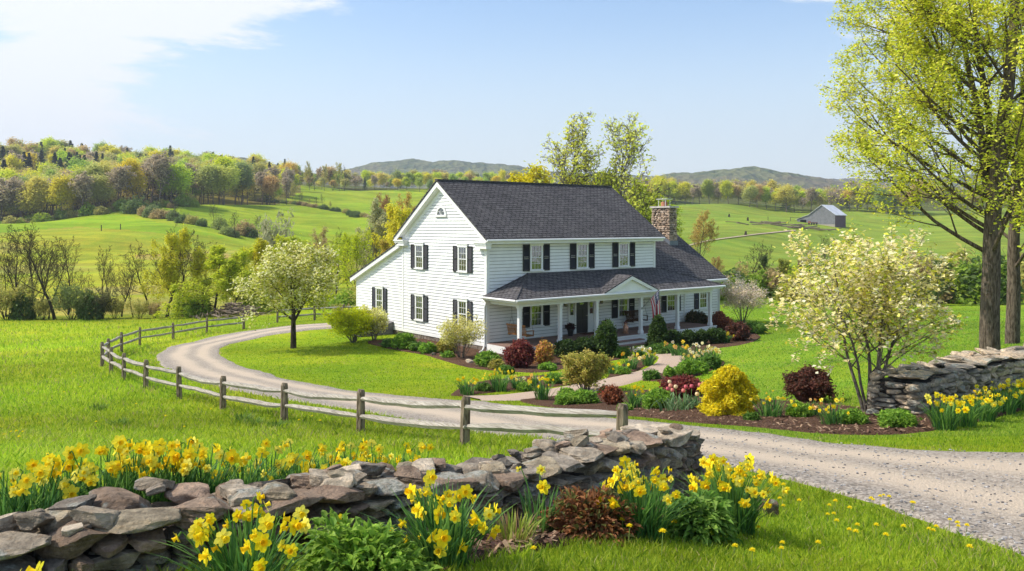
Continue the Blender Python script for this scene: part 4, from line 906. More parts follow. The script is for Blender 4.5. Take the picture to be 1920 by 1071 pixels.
# ------------------------------------------------------------------ dry stone walls
def wall_path(pts):
    P = np.array(pts, float); s = np.r_[0, np.cumsum(np.hypot(*np.diff(P[:, :2], axis=0).T))]
    return P, s
def stone_wall(name, label, pts, H, thick, cols, seed, size=(0.28, 0.55), course=(0.10, 0.17), loose=0.5, lod=False, group=None):
    """pts: ground points of the front foot; H(s): height; the wall body lies on the far side"""
    r = np.random.default_rng(seed); P, s = wall_path(pts); Ltot = s[-1]
    def fr(q):
        x = np.interp(q, s, P[:, 0]); y = np.interp(q, s, P[:, 1]); q2 = min(q + 0.15, Ltot); q1 = max(q - 0.15, 0)
        t = np.array([np.interp(q2, s, P[:, 0]) - np.interp(q1, s, P[:, 0]), np.interp(q2, s, P[:, 1]) - np.interp(q1, s, P[:, 1])]); t /= np.linalg.norm(t)
        return np.array([x, y]), t, np.array([-t[1], t[0]])
    base = P[0]; root = empty(name, (base[0], base[1], float(zg(base[0], base[1])))); tag(root, label, 'stone wall', group)
    body = MB(); cap = MB(); cor = MB(); Lc = np.array(root.location)
    pick = lambda: cols[r.integers(0, len(cols))] * r.uniform(0.80, 1.22)
    q = 0.0; prev = None
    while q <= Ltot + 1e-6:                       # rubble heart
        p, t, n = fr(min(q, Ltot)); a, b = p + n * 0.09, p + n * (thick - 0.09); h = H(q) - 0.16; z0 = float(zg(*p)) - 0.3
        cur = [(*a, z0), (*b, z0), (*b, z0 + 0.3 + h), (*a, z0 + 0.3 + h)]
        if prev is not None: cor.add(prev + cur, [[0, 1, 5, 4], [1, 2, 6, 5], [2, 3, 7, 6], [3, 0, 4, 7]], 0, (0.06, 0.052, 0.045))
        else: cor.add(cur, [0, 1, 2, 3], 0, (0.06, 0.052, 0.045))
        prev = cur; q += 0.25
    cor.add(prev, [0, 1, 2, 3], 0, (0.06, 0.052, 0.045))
    for face in (0, 1):
        z = -0.12
        while True:
            ch_ = r.uniform(*course); q = r.uniform(-0.2, 0.0)
            if z + ch_ * 0.7 > max(H(x) for x in np.linspace(0, Ltot, 30)) - 0.12: break
            while q < Ltot:
                w = r.uniform(*size) * (0.7 if r.random() < 0.35 else 1.0); w = min(w, Ltot - q + 0.06); p, t, n = fr(min(q + w / 2, Ltot))
                hh = ch_ * r.uniform(0.9, 1.35)
                if z + hh * 0.6 < H(q + w / 2) - 0.11:
                    d = r.uniform(0.26, 0.34); off = (d * 0.36 if face == 0 else thick - d * 0.36) + r.normal() * 0.018
                    c = p + n * off; g0 = float(zg(*p))
                    if r.random() < 0.22:   # two thin ones
                        for k in (0.25, 0.75): add_rock(body, (*c, g0 + z + hh * k), w * 1.10, d, hh * 0.62, math.atan2(t[1], t[0]) + r.normal() * 0.07, pick(), r, 0.05, lod)
                    else: add_rock(body, (*c, g0 + z + hh / 2), w * 1.13, d, hh * 1.13, math.atan2(t[1], t[0]) + r.normal() * 0.07, pick(), r, 0.06, lod)
                q += w * 0.98
            z += ch_
    for e, sg in ((0.0, 1), (Ltot, -1)):            # stones across the ends
        p, t, n = fr(e); z = -0.12; g0 = float(zg(*p)); ang = math.atan2(n[1], n[0])
        while z < H(e) - 0.16:
            ch_ = r.uniform(*course); u = 0.0
            while u < thick - 0.1:
                w = min(r.uniform(*size), thick - u); c = p + n * (u + w / 2) + t * sg * 0.08
                add_rock(body, (*c, g0 + z + ch_ / 2), w * 1.12, 0.30, ch_ * 1.15, ang + r.normal() * 0.06, pick(), r, 0.05, lod); u += w
            z += ch_
    q = 0.0
    while q < Ltot:                                # wide flat stones on top
        w = r.uniform(size[0] * 1.2, size[1] * 1.5) * (1.05 if (not lod and q < 0.3 * Ltot) else 0.95); p, t, n = fr(min(q + w / 2, Ltot)); g0 = float(zg(*p)); h = H(q + w / 2) + r.normal() * 0.015; hh = r.uniform(0.06, 0.125)
        d1 = r.uniform(0.5, 0.78) * thick
        add_rock(cap, (*(p + n * (d1 * 0.45 - 0.02)), g0 + h - hh * 0.45), w * 1.12, d1, hh * 1.1, math.atan2(t[1], t[0]) + r.normal() * 0.16, pick() * 1.05, r, 0.06, lod)
        w2 = w * r.uniform(0.7, 1.0)
        add_rock(cap, (*(p + n * (thick - (thick - d1) * 0.5)), g0 + h - 0.05), w2, (thick - d1) * 1.5, r.uniform(0.10, 0.17), math.atan2(t[1], t[0]) + r.normal() * 0.3, pick() * 1.1, r, 0.12, lod)
        for _ in range(r.poisson(loose)):
            u = r.uniform(0.1, thick - 0.02); sz = r.uniform(0.08, 0.20)
            add_rock(cap, (*(p + n * u + t * r.uniform(-w/2, w/2)), g0 + h + sz * 0.10), sz * 1.3, sz, sz * r.uniform(0.32, 0.6), r.uniform(0, 3.1), pick() * 1.1, r, 0.18, lod)
        q += w * 0.95
    cor.build('rubble_core', M['stone'], root, loc=None).location = -Lc
    body.build('course_stones', M['stone'], root).location = -Lc
    cap.build('cap_stones', M['stone'], root).location = -Lc
    return root
wa = [at(px, Y)[:2] for px, Y in ((-900, 3.45), (-350, 3.75), (0, 4.1), (300, 4.6), (600, 5.1), (800, 5.7), (1000, 6.5), (1150, 7.6), (1315, 9.0))]
wa = resample(wa, 60)
Lw = np.hypot(*np.diff(wa, axis=0).T).sum()
stone_wall('stone_wall', 'long low dry stone wall in the foreground, big lichened stones among daffodils', wa, lambda s: float(np.interp(s / Lw, [0, 0.35, 0.7, 0.85, 1.0], [0.35, 0.37, 0.44, 0.56, 0.70])) + 0.02 * math.sin(s * 2.1), 0.60, STC, 11, (0.12, 0.30), (0.048, 0.10), 2.2)
wb = resample([at(px, Y)[:2] for px, Y in ((1646, 17.3), (1690, 17.4))] + [at(px, Y)[:2] for px, Y in ((1728, 17.7), (1780, 18.6), (1850, 19.6), (1930, 20.8), (2060, 23), (2300, 27))], 60)
wb = resample([at(px, Y)[:2] for px, Y in ((1722, 17.35), (1750, 18.2), (1790, 19.0), (1850, 19.9), (1930, 21.0), (2060, 23), (2300, 27))], 60)
stone_wall('stone_wall', 'dry stone wall with a squared end at the right, under the large maple', wb, lambda s: 0.74 + 0.03 * math.sin(s * 1.7) + 0.02 * math.sin(s * 5), 0.98, STD, 12, (0.26, 0.55), (0.085, 0.15), 0.9, True)
r = np.random.default_rng(77)
for (px, py, w, h, lb) in ((1672, 803, 30, 12, 'flat grey stone set in the mulch in front of the wall end'), (1712, 805, 26, 12, 'small dark stone beside the flat grey stone before the wall end'),
                           (1143, 693, 26, 10, 'grey stone lying by the steps bed under the tall evergreen'), (842, 672, 14, 10, 'brown stone in the mulch left of the pale multi stem shrub'), (880, 682, 16, 9, 'tan stone at the bed edge below the pale multi stem shrub'), (812, 668, 12, 7, 'small brown stone among mounds by the gable wall'), (1003, 722, 20, 9, 'pale stone between flowers beside the path start'),
                           (1440, 968, 46, 30, 'round brownish rootball of dead grass at the end of the foreground bed')):
    x, y, z = place(px, py); W = w * y / F; Hh = h * y / F
    m_ = MB(); add_rock(m_, (0, 0, Hh * 0.3), W, W * 0.7, Hh * 1.3, r.uniform(0, 3), STD[2] if 'brown' not in lb else np.array([0.24, 0.17, 0.12]), r, 0.05)
    o = m_.build('garden_stone', M['stone'], None); o.location = (x, y + W * .2, z); tag(o, lb, 'stone', 'loose stones in the beds')

# ------------------------------------------------------------------ split rail fences
def fence(label, posts, rails, seed, ptop=None):
    """posts: (photo column, foot row, height in m)"""
    r = np.random.default_rng(seed); g = []
    for p in posts:
        x, y, z = place(p[0], p[1]) if p[1] > 0 else at(p[0], -p[1]); g.append((x, y, z, p[2]))
    root = empty('split_rail_fence', g[0][:3]); tag(root, label, 'fence'); L0 = np.array(g[0][:3])
    for k, (x, y, z, h) in enumerate(g):
        m_ = MB(); w = 0.085 * r.uniform(0.88, 1.12); lean = r.normal(size=2) * 0.015; rot_ = r.uniform(0, 1.5)
        P = [(0, 0, -0.3), (lean[0]*.3, lean[1]*.3, h * 0.4), (lean[0], lean[1], h * 0.93), (lean[0]*1.1 + 0.01, lean[1], h)]
        m_.tube(P, [w * 1.05, w, w * .92, w * 0.70], 7); o = m_.build('post', M['fence_post'], root); o.location = (x - L0[0], y - L0[1], z - L0[2]); o.rotation_euler = (0, 0, rot_)
        if k + 1 < len(g):
            x2, y2, z2, h2 = g[k + 1]
            for f in rails:
                m_ = MB(); a = np.array([x, y, z + h * f]); b = np.array([x2, y2, z2 + h2 * f]); d = b - a; Ld = np.linalg.norm(d); n = np.array([-d[1], d[0], 0]) / Ld
                sag = r.normal() * 0.025 - 0.02; pts = [a + d * t + np.array([0, 0, sag * 4 * t * (1 - t) + r.normal() * 0.008]) + n * (r.normal() * 0.012) for t in np.linspace(-0.02, 1.02, 8)]
                rad = [0.035, 0.062, 0.072, 0.068, 0.07, 0.066, 0.06, 0.035]; m_.tube(pts, np.array(rad) * r.uniform(0.9, 1.12), 6)
                m_.build('rail', M['fence_rail'], root, uv=True, loc=None).location = -L0
    return root
fence('weathered split rail fence curving round the driveway bend down to the stone wall',
      [(457, 617, 1.05), (388, 625, 1.05), (325, 637, 1.05), (262, 648, 1.08), (228, 661, 1.1), (203, 674, 1.05), (192, 687, 1.1), (208, 700, 1.08), (232, 714, 1.05), (273, 731, 1.05), (336, 748, 1.05), (418, 771, 0.98), (533, 792, 0.96), (676, 817, 0.93), (871, 842, 0.85), (1166, 868, 0.80)], (0.42, 0.80), 31)
fence('distant split rail fence running past the apple tree beside the far driveway', [(520, 605, 1.1), (590, 600, 1.1), (645, 598, 1.1), (693, 595, 1.1)], (0.4, 0.8), 32)

# ------------------------------------------------------------------ the barn on the far pasture
bx, by, bz = at(1541, 350); BARN = empty('barn', (bx, by, bz), R(-44)); tag(BARN, 'weathered grey timber barn with pale metal roof on the far green pasture', 'barn')
# ridge runs along local y (away from us); gable faces us
gw, gl_, eh, rh = 11.0, 10.5, 4.3, 8.2
mb = MB(); V0 = [(-gw/2, 0), (gw/2, 0), (gw/2, eh), (0, rh), (-gw/2, eh)]
mb.add([(x, 0, z - (1.5 if z == 0 else 0)) for x, z in V0], list(range(5))); mb.add([(x, gl_, z - (1.5 if z == 0 else 0)) for x, z in V0], list(range(5))); mb.add([(-gw/2, 0, -1), (-gw/2, gl_, -1), (-gw/2, gl_, eh), (-gw/2, 0, eh)], [0, 1, 2, 3])
mb.build('gable_wall', M['barn_wood'], BARN, uv=True)
mb = MB(); mb.add([(gw/2 + .01, 0, -1), (gw/2 + .01, gl_, -1), (gw/2 + .01, gl_, eh), (gw/2 + .01, 0, eh)], [0, 1, 2, 3]); mb.build('side_wall', M['barn_red'], BARN, uv=True)
mb = MB()
for s_ in (-1, 1): poly_slab(mb, [(s_ * (gw/2 + .5), -0.4, eh - 0.3), (s_ * (gw/2 + .5), gl_ + 0.4, eh - 0.3), (0, gl_ + 0.4, rh + 0.1), (0, -0.4, rh + 0.1)], 0.12)
mb.build('metal_roof', M['tin'], BARN)
mb = MB(); mb.add([(-gw/2, 0.05, -1), (-gw/2 - 5.2, 0.05, -1), (-gw/2 - 5.2, 0.05, 2.4), (-gw/2, 0.05, eh - 0.2)], [0, 1, 2, 3]); mb.add([(-gw/2 - 5.2, .05, -1), (-gw/2 - 5.2, 6, -1), (-gw/2 - 5.2, 6, 2.4), (-gw/2 - 5.2, .05, 2.4)], [0, 1, 2, 3]); mb.build('shed_wall', M['barn_wood'], BARN, uv=True)
mb = MB(); poly_slab(mb, [(-gw/2 - 5.7, -0.3, 2.35), (-gw/2, -0.3, eh + 0.05), (-gw/2, 6.3, eh + 0.05), (-gw/2 - 5.7, 6.3, 2.35)], 0.1); mb.build('shed_roof', M['tin'], BARN)
mb = MB(); mb.box(-gw/2 - 3.8, -gw/2 - 1.2, -0.02, 0.03, -0.2, 2.1); mb.build('doorway', M['void'], BARN)
mb = MB(); 
for z in (4.4, 6.0): mb.box(-1.2, 1.2, -0.06, -0.005, z - .05, z + .05)
for x in (-1.2, 1.15): mb.box(x, x + .06, -0.06, -0.005, 4.4, 6.0)
mb.build('loft_door_frame', M['barn_wood'], BARN, uv=True)
mb = MB(); mb.box(-gw/2 + .2, gw/2, -0.10, -0.01, -0.9, 0.25, 0, (0.42, 0.37, 0.31)); mb.build('barn_footing', M['tint'], BARN)
hw_ = empty('farm_wagon', at(1524, 345), 0.3); tag(hw_, 'low rusty red farm wagon parked before the barn', 'wagon')
m_ = MB(); m_.box(-1.7, 1.7, -0.8, 0.8, 0.7, 0.95, 0, (0.26, 0.08, 0.05)); m_.box(-1.7, -1.6, -0.8, 0.8, 0.95, 1.5, 0, (0.2, 0.07, 0.05)); m_.build('bed', M['tint'], hw_)
for a in (-1.2, 1.2):
    for b in (-.85, .85): m_ = MB(); m_.tube([(a, b - .08, .38), (a, b + .08, .38)], 0.38, 12, 0, (0.05, 0.04, 0.04)); m_.build('wheel', M['tint'], hw_)
for k, (px, py) in enumerate(((1367, 407), (1402, 414), (1398, 442))):
    x, y, z = place(px, py); m_ = MB(); m_.tube([(0, 0, -.3), (0, 0, 0.8), (0.1, 0, 1.4)], [0.5, 0.38, 0.25], 7); o = m_.build('stump', M['bark_dark']); o.location = (x, y, z)
    tag(o, ('dark stump alone high on the far pasture', 'small dark stump left of the log pile on the far pasture', 'dark stump beside the farm track')[k], 'stump', 'stumps on the pasture')
lp = MB(); r = np.random.default_rng(8); x, y, z = place(1462, 424)
for k in range(34):
    c = np.array([r.normal() * 9, r.normal() * 5, 0.3 + abs(r.normal()) * 0.35]); a = r.uniform(-0.6, 0.6); d = np.array([math.cos(a), math.sin(a), r.normal() * .08]) * r.uniform(1.5, 4)
    zz = float(zg(x + c[0], y + c[1])) - z; c[2] += zz; lp.tube([c - d, c + d], r.uniform(.15, .3), 6, 0, np.array([0.20, 0.16, 0.10]) * r.uniform(.6, 1.7))
o = lp.build('log_pile', M['tint']); o.location = (x, y, z); tag(o, 'scattered old logs and timber lying left of the far barn', 'log pile')
for k, (px, Y, t, b, lb) in enumerate(((1440, 352, 408, 0, 'thin fence post left of the log pile'), (1482, 356, 410, 0, 'thin post with a bar just left of the barn'), (190, 232, 430, 0, 'lone thin post at the crest of the left meadow'), (226, 235, 428, 0, 'second thin post on the left meadow crest, further right'))):
    x, y, z = at(px, Y); m_ = MB(); m_.tube([(0, 0, -.2), (0, 0, 1.6)], 0.12, 6); 
    if k == 1: m_.tube([(0, 0, 1.5), (6, 0, 1.3)], 0.09, 5)
    o = m_.build('pasture_post', M['bark_dark']); o.location = (x, y, z); tag(o, lb, 'post')
# brush pile by the creek
x, y, z = place(436, 594); r = np.random.default_rng(9); bp = MB()
for k in range(240):
    a = r.uniform(0, 3.14); rad = abs(r.normal()) * 1.5; c = np.array([rad * math.cos(a * 2) * 1.3, rad * math.sin(a * 2) * 0.7, 0]); c[2] = max(0.05, 1.25 - rad * 0.5) * r.uniform(0.3, 1); d = np.array([math.cos(a), math.sin(a) * .5, r.normal() * 0.22]) * r.uniform(0.4, 1.2)
    bp.tube([c - d, c + d * 0.2 + r.normal(size=3) * .08, c + d], [0.035, 0.03, 0.012], 4, 0, np.array([0.25, 0.19, 0.14]) * r.uniform(0.5, 1.5), cap=False)
o = bp.build('brush_pile', M['tint']); o.location = (x, y, z); tag(o, 'brown heap of cut branches beyond the fence near the leaning willow', 'brush pile')

# ------------------------------------------------------------------ trees
def unit(v): return v / (np.linalg.norm(v) + 1e-9)
def perp(d, r):
    a = r.normal(size=3); a -= a @ d * d; return unit(a)
class Grow:
    """a branching skeleton; fills .tubes (points, radii, level) and .tips (leaf sites)"""
    def __init__(s, seed, prm): s.r = np.random.default_rng(seed); s.p = prm; s.tubes = []; s.tips = []
    def limb(s, P, D, L, rad, lvl):
        p, r = s.p, s.r; n = p['seg'][lvl]; st = L / n; pts = [P]; rr = [rad]; dirs = [D]; w = p['wob'][lvl]; tr = p['trop'][lvl]; tp = p.get('taper', 0.85)
        for k in range(n):
            D = unit(D + r.normal(size=3) * w + np.array([0, 0, tr])); P = P + D * st; pts.append(P); rr.append(max(rad * (1 - (k + 1) / n * tp), p.get('rmin', 0.004))); dirs.append(D)
        s.tubes.append((np.array(pts), np.array(rr), lvl))
        if lvl >= len(p['n']):
            for k in range(1, n + 1): s.tips.append((pts[k], dirs[k]))
            return
        if lvl >= p.get('leafy_from', 99):
            for k in range(n // 2, n + 1): s.tips.append((pts[k], dirs[k]))
        nn = p['n'][lvl]; nn = max(1, int(round(nn * r.uniform(0.85, 1.15)))); s0 = p['start'][lvl]; az = r.uniform(0, 6.28)
        for c in range(nn):
            t = s0 + (1 - s0) * (c + r.uniform(0.1, 0.9)) / nn; f = t * n; k = min(int(f), n - 1); q = pts[k] + (pts[k + 1] - pts[k]) * (f - k); d0 = dirs[k + 1]; rl = rr[k] + (rr[k + 1] - rr[k]) * (f - k)
            a0 = unit(np.cross(d0, [0.3, 0.2, 1.0])) if abs(d0[2]) < 0.95 else np.array([1.0, 0, 0]); b0 = np.cross(d0, a0); az += 2.4 + r.normal() * 0.3
            side = a0 * math.cos(az) + b0 * math.sin(az); ang = R(r.uniform(*p['ang'][lvl])) * (1.0 - p.get('angtop', 0.25) * t if lvl == 0 else 1)
            prof = p['prof'](t) if lvl == 0 else (1 - 0.55 * t)
            s.limb(q, unit(d0 * math.cos(ang) + side * math.sin(ang)), L * p['lr'][lvl] * prof * r.uniform(0.8, 1.2), min(rl * 0.8, rl * p['rr'][lvl] * r.uniform(0.8, 1.1)), lvl + 1)
    def wood(s, mb, mi=0, sides=(9, 6, 4, 3, 3), tint=(1, 1, 1)):
        for pts, rr, lvl in s.tubes: mb.tube(pts, rr, sides[min(lvl, 4)], mi, tint, cap=False)
        return mb
def leaves(mb, sites, per, size, spread, cols, r, mi=0, flat=0.25, elong=1.7, droop=0.0, cfac=0.25):
    """scatter single leaves (bent diamonds) round the given sites"""
    S = np.asarray(sites, float); n = len(S) * per
    C = np.repeat(S, per, axis=0) + r.normal(size=(n, 3)) * np.asarray(spread)
    C[:, 2] -= np.abs(r.normal(size=n)) * droop
    N = r.normal(size=(n, 3)); N[:, 2] = np.abs(N[:, 2]) + flat * 3; N /= np.linalg.norm(N, axis=1, keepdims=True)
    A = np.cross(N, r.normal(size=(n, 3))); A /= np.linalg.norm(A, axis=1, keepdims=True) + 1e-9; B_ = np.cross(N, A)
    sz = size * r.uniform(0.6, 1.35, n)[:, None]
    V = np.stack([C - A * sz * 0.5 * elong, C + B_ * sz * 0.42 + N * sz * 0.12, C + A * sz * 0.5 * elong, C - B_ * sz * 0.42 + N * sz * 0.12], 1)
    cols = np.atleast_2d(cols); site_k = np.repeat(r.integers(0, len(cols), len(S)), per); k = np.where(r.random(n) < 0.6, site_k, r.integers(0, len(cols), n))
    T = cols[k] * (1 + cfac * r.normal(size=(n, 1)).clip(-2, 2)) ; T = np.clip(T, 0.004, 0.95)
    mb.add(V.reshape(-1, 3), np.arange(n * 4).reshape(-1, 4), mi, T)
def put_tree(name, label, cat, loc, g, bark_, leaf=None, group=None, rz=0.0, colour=None, sides=(10, 6, 4, 3, 3)):
    root = empty(name, loc, rz); tag(root, label, cat, group)
    mb = MB(); g.wood(mb, sides=sides); mb.build('trunk', M[bark_], root, smooth=True)
    if leaf is not None:
        o = leaf.build('crown', M['blossom' if 'blossom' in label else 'leaf'], root)
        if colour: o.color = (*colour, 1)
    return root
up = np.array([0, 0, 1.0])
LIME = np.array([(0.58, 0.62, 0.04), (0.46, 0.55, 0.04), (0.68, 0.66, 0.06), (0.36, 0.46, 0.04)])
GRN = np.array([(0.22, 0.34, 0.03), (0.30, 0.40, 0.04), (0.16, 0.26, 0.03)])
OLV = np.array([(0.34, 0.34, 0.09), (0.42, 0.38, 0.10), (0.26, 0.28, 0.06)])

# the large maple at the right edge
def profA(t): return max(0.25, 0.95 - 0.5 * t)
prm = dict(seg=(16, 10, 6, 4, 3), wob=(0.035, 0.07, 0.10, 0.14, 0.2), trop=(0.02, 0.055, 0.05, 0.04, 0.0), n=(25, 9, 7, 3), start=(0.20, 0.22, 0.2, 0.2), ang=((48, 74), (28, 52), (28, 55), (30, 60)),
           lr=(0.43, 0.46, 0.44, 0.45), rr=(0.30, 0.5, 0.5, 0.5), prof=profA, taper=0.80, rmin=0.006)
g = Grow(41, prm); g.limb(np.array([0, 0, -0.2]), np.array([0.02, 0, 1.0]), 15.5, 0.31, 0)
for k_, z_ in enumerate(np.linspace(3.3, 11.5, 15)):
    g.limb(np.array([0, 0, z_]), unit(np.array([-1, 0.75 * math.sin(k_ * 2.3), 0.38 + 0.05 * z_ * 0.5])), 5.4 - 0.16 * abs(z_ - 6), 0.075, 1)
# flare and two long leaders rising from the fork
r = np.random.default_rng(4)
for (D, z, L) in (((0.35, -0.2, 1.0), 4.6, 10), ((-0.30, 0.1, 1.0), 4.9, 10.5), ((0.1, 0.35, 1.0), 5.6, 9)):
    g.limb(np.array([0, 0, z]), unit(np.array(D)), L, 0.12, 1)
lf = MB(); T = [t[0] for t in g.tips if t[0][2] > 2.4]
leaves(lf, T, 4, 0.074, 0.12, np.array([(0.80, 0.80, 0.08), (0.66, 0.72, 0.07), (0.88, 0.84, 0.14), (0.52, 0.62, 0.05)]), r, flat=0.35, elong=1.35)
x, y, z = place(1857, 676)
print('maple tips', len(T))
MAPLE = put_tree('maple_tree', 'large maple with thick trunk and fresh lime leaves at the right edge', 'tree', (x, y, z), g, 'bark', lf, rz=0.0)
g = Grow(57, prm); g.limb(np.array([0, 0, -0.2]), np.array([0, 0, 1.0]), 14, 0.27, 0); lf = MB(); leaves(lf, [t[0] for t in g.tips if t[0][2] > 3.2], 2, 0.10, 0.11, LIME, r, flat=0.35, elong=1.35)
put_tree('maple_tree', 'narrower second maple trunk standing just behind the large maple', 'tree', at(1898, 32.5), g, 'bark', lf, rz=4.4)

# cream dogwood: many slim stems from the foot
def vase(seed, H, nst, spread, seg=7, n=(7, 5, 2), r0=0.05, ang=((30, 55), (30, 60), (30, 60)), tro=0.03, lr=(0.45, 0.5, 0.5), wob=0.07, zj=0.0):
    prm = dict(seg=(seg, 5, 4, 3), wob=(wob, 0.12, 0.15, 0.2), trop=(tro, 0.02, 0.02, 0.0), n=n, start=(0.30, 0.2, 0.2), ang=ang, lr=lr, rr=(0.5, 0.5, 0.5), prof=lambda t: 1.1 - 0.5 * t, taper=0.8, rmin=0.004)
    g = Grow(seed, prm)
    for k in range(nst):
        a = 6.28 * k / nst + g.r.normal() * 0.3; s_ = spread * g.r.uniform(0.35, 1.0)
        D = unit(np.array([math.cos(a) * s_, math.sin(a) * s_, 1.0])); g.limb(np.array([math.cos(a) * 0.06, math.sin(a) * 0.06, -0.1 + zj]), D, H * g.r.uniform(0.8, 1.05) / max(0.6, D[2]) * 0.92, r0 * g.r.uniform(0.7, 1.1), 0)
    return g
r = np.random.default_rng(6)
g = vase(26, 3.45, 5, 0.42, 8, (12, 7, 3), 0.05, ang=((42, 66), (30, 60), (30, 60)), tro=0.0, lr=(0.62, 0.5, 0.5)); lf = MB(); 
T0 = np.array([t[0] for t in g.tips]); fs = np.array([1.85 / np.percentile(np.hypot(T0[:, 0], T0[:, 1]), 96)] * 2 + [3.85 / np.percentile(T0[:, 2], 99.5)])
g.tubes = [(P_ * fs, r_, l_) for P_, r_, l_ in g.tubes]; g.tips = [(a_ * fs, b_) for a_, b_ in g.tips]; T = [t[0] for t in g.tips if t[0][2] > 0.95]
print('dogwood tips', len(T))
k = r.random(len(T)); A = [t for t, q in zip(T, k) if q < 0.60]; Bq = [t for t, q in zip(T, k) if q >= 0.48]
leaves(lf, A, 3, 0.088, 0.05, np.array([(0.94, 0.86, 0.56), (0.92, 0.82, 0.48), (0.95, 0.89, 0.66), (0.90, 0.83, 0.38)]), r, flat=0.5, elong=1.1, cfac=0.08)
leaves(lf, Bq, 2, 0.075, 0.09, np.array([(0.66, 0.66, 0.08), (0.74, 0.70, 0.18), (0.48, 0.56, 0.06)]), r, flat=0.3, elong=1.4)
x, y, z = place(1628, 776); put_tree('dogwood_tree', 'multi stemmed dogwood covered in cream blossoms beside the right wall end', 'tree', (x, y, z), g, 'bark_grey', lf)

# apple tree inside the driveway bend
prm = dict(seg=(8, 8, 6, 4, 3), wob=(0.05, 0.11, 0.13, 0.16, 0.2), trop=(0.03, 0.03, 0.03, 0.03, 0), n=(12, 8, 7, 3), start=(0.30, 0.2, 0.15, 0.2), ang=((42, 75), (30, 60), (30, 60), (30, 60)), lr=(0.88, 0.55, 0.5, 0.5), rr=(0.55, 0.5, 0.5, 0.5), prof=lambda t: 1.08 - 0.45 * t, taper=0.75, rmin=0.006)
g = Grow(33, prm); g.limb(np.array([0, 0, -0.1]), up, 3.95, 0.17, 0); x, y, z = place(550, 653); r = np.random.default_rng(8)
T = [t[0] for t in g.tips]; T = np.array(T); print('apple', len(T), T.max(0), T.min(0))
lf = MB(); k = r.random(len(T)); leaves(lf, T[k < 0.5], 2, 0.115, 0.14, np.array([(0.90, 0.88, 0.52), (0.82, 0.80, 0.36), (0.92, 0.90, 0.62)]), r, flat=0.3, elong=1.4, cfac=0.1)
leaves(lf, T[k > 0.4], 2, 0.10, 0.15, np.array([(0.50, 0.54, 0.08), (0.58, 0.60, 0.10), (0.38, 0.44, 0.06)]), r, flat=0.3, elong=1.5)
put_tree('apple_tree', 'round crowned apple tree in pale blossom inside the driveway bend', 'tree', (x, y, z), g, 'bark_dark', lf)

# prototypes for the middle distance, all about 10 m tall; each is copied and scaled
def bigtree(seed, H=10.0, n=(13, 7, 5, 3), start=0.25, ang=((30, 55), (25, 50), (25, 55), (30, 60)), lr=(0.55, 0.5, 0.48, 0.45), r0=0.16, trop=0.05, prof=lambda t: 1.15 - 0.7 * t, wob=0.05, rmin=0.012):
    prm = dict(seg=(10, 7, 5, 3, 2), wob=(wob, 0.10, 0.14, 0.18, 0.2), trop=(0.02, trop, trop, 0.03, 0), n=n, start=(start, 0.2, 0.2, 0.2), ang=ang, lr=lr, rr=(0.50, 0.5, 0.5, 0.5), prof=prof, taper=0.82, rmin=rmin)
    g = Grow(seed, prm); g.limb(np.array([0, 0, -0.3]), up, H * 0.88, r0, 0); return g
r = np.random.default_rng(15); PROTO = {}
def proto(kind, g, bark_, lf=None, sides=(7, 4, 3, 3, 3)):
    mb = MB(); g.wood(mb, sides=sides); me_t = mb.build('trunk', M[bark_], None, smooth=True); me_t['hh'] = float(max(t[0][2] for t in g.tips))
    cr = lf.build('crown', M['leaf'], None) if lf else None
    PROTO.setdefault(kind, []).append((me_t, cr))
for k in range(4):
    g = bigtree(60 + k, n=(12, 7, 6, 3), start=0.2 + 0.05 * k, wob=0.07); proto('bare', g, 'bark_dark')
for k in range(3):
    g = bigtree(70 + k, n=(15, 8, 5, 2), start=0.2); lf = MB(); T = [t[0] for t in g.tips]; leaves(lf, T, 2, 0.15, 0.16, np.array([(1, 1, 1), (0.8, 0.85, 0.8), (1.15, 1.05, 1.1)]) * 1.0, r, flat=0.25, cfac=0.15); proto('spring', g, 'bark', lf)
for k in range(2):
    g = bigtree(75 + k, n=(20, 8, 6, 3), start=0.22, ang=((22, 42), (22, 45), (25, 50), (30, 60)), lr=(0.5, 0.5, 0.5, 0.45)); lf = MB(); T = [t[0] for t in g.tips]; T = [t for t in T if r.random() < (0.85 if t[2] < 6 else 0.42)]; leaves(lf, T, 1, 0.13, 0.16, np.array([(1.1, 1.1, 1.1), (0.8, 0.85, 0.8), (1.15, 1.05, 1.1)]), r, flat=0.25, cfac=0.15); proto('sparse', g, 'bark_grey', lf)
for k in range(3):
    g = bigtree(80 + k, n=(14, 7, 5, 2), start=0.12, ang=((40, 70), (30, 60), (30, 60), (30, 60)), lr=(0.5, 0.5, 0.5, 0.5)); lf = MB(); T = [t[0] for t in g.tips]; leaves(lf, T, 5, 0.22, 0.26, np.array([(1, 1, 1), (0.75, 0.8, 0.75), (1.15, 1.05, 1.1)]) * 1.0, r, flat=0.25, cfac=0.15); proto('leafy', g, 'bark', lf)
for k in range(2):   # willow: trailing twigs
    g = bigtree(90 + k, n=(12, 8, 7, 3), start=0.18, ang=((40, 72), (35, 65), (35, 70), (30, 60)), trop=0.01, lr=(0.6, 0.5, 0.5, 0.5), wob=0.1); lf = MB(); T = [t[0] for t in g.tips]; leaves(lf, T, 3, 0.15, 0.18, np.array([(1.15, 1.15, 1.15), (0.8, 0.85, 0.8), (1.15, 1.05, 1.0)]) * 1.0, r, flat=0.1, elong=2.2, droop=0.3, cfac=0.15); proto('willow', g, 'bark_dark', lf)
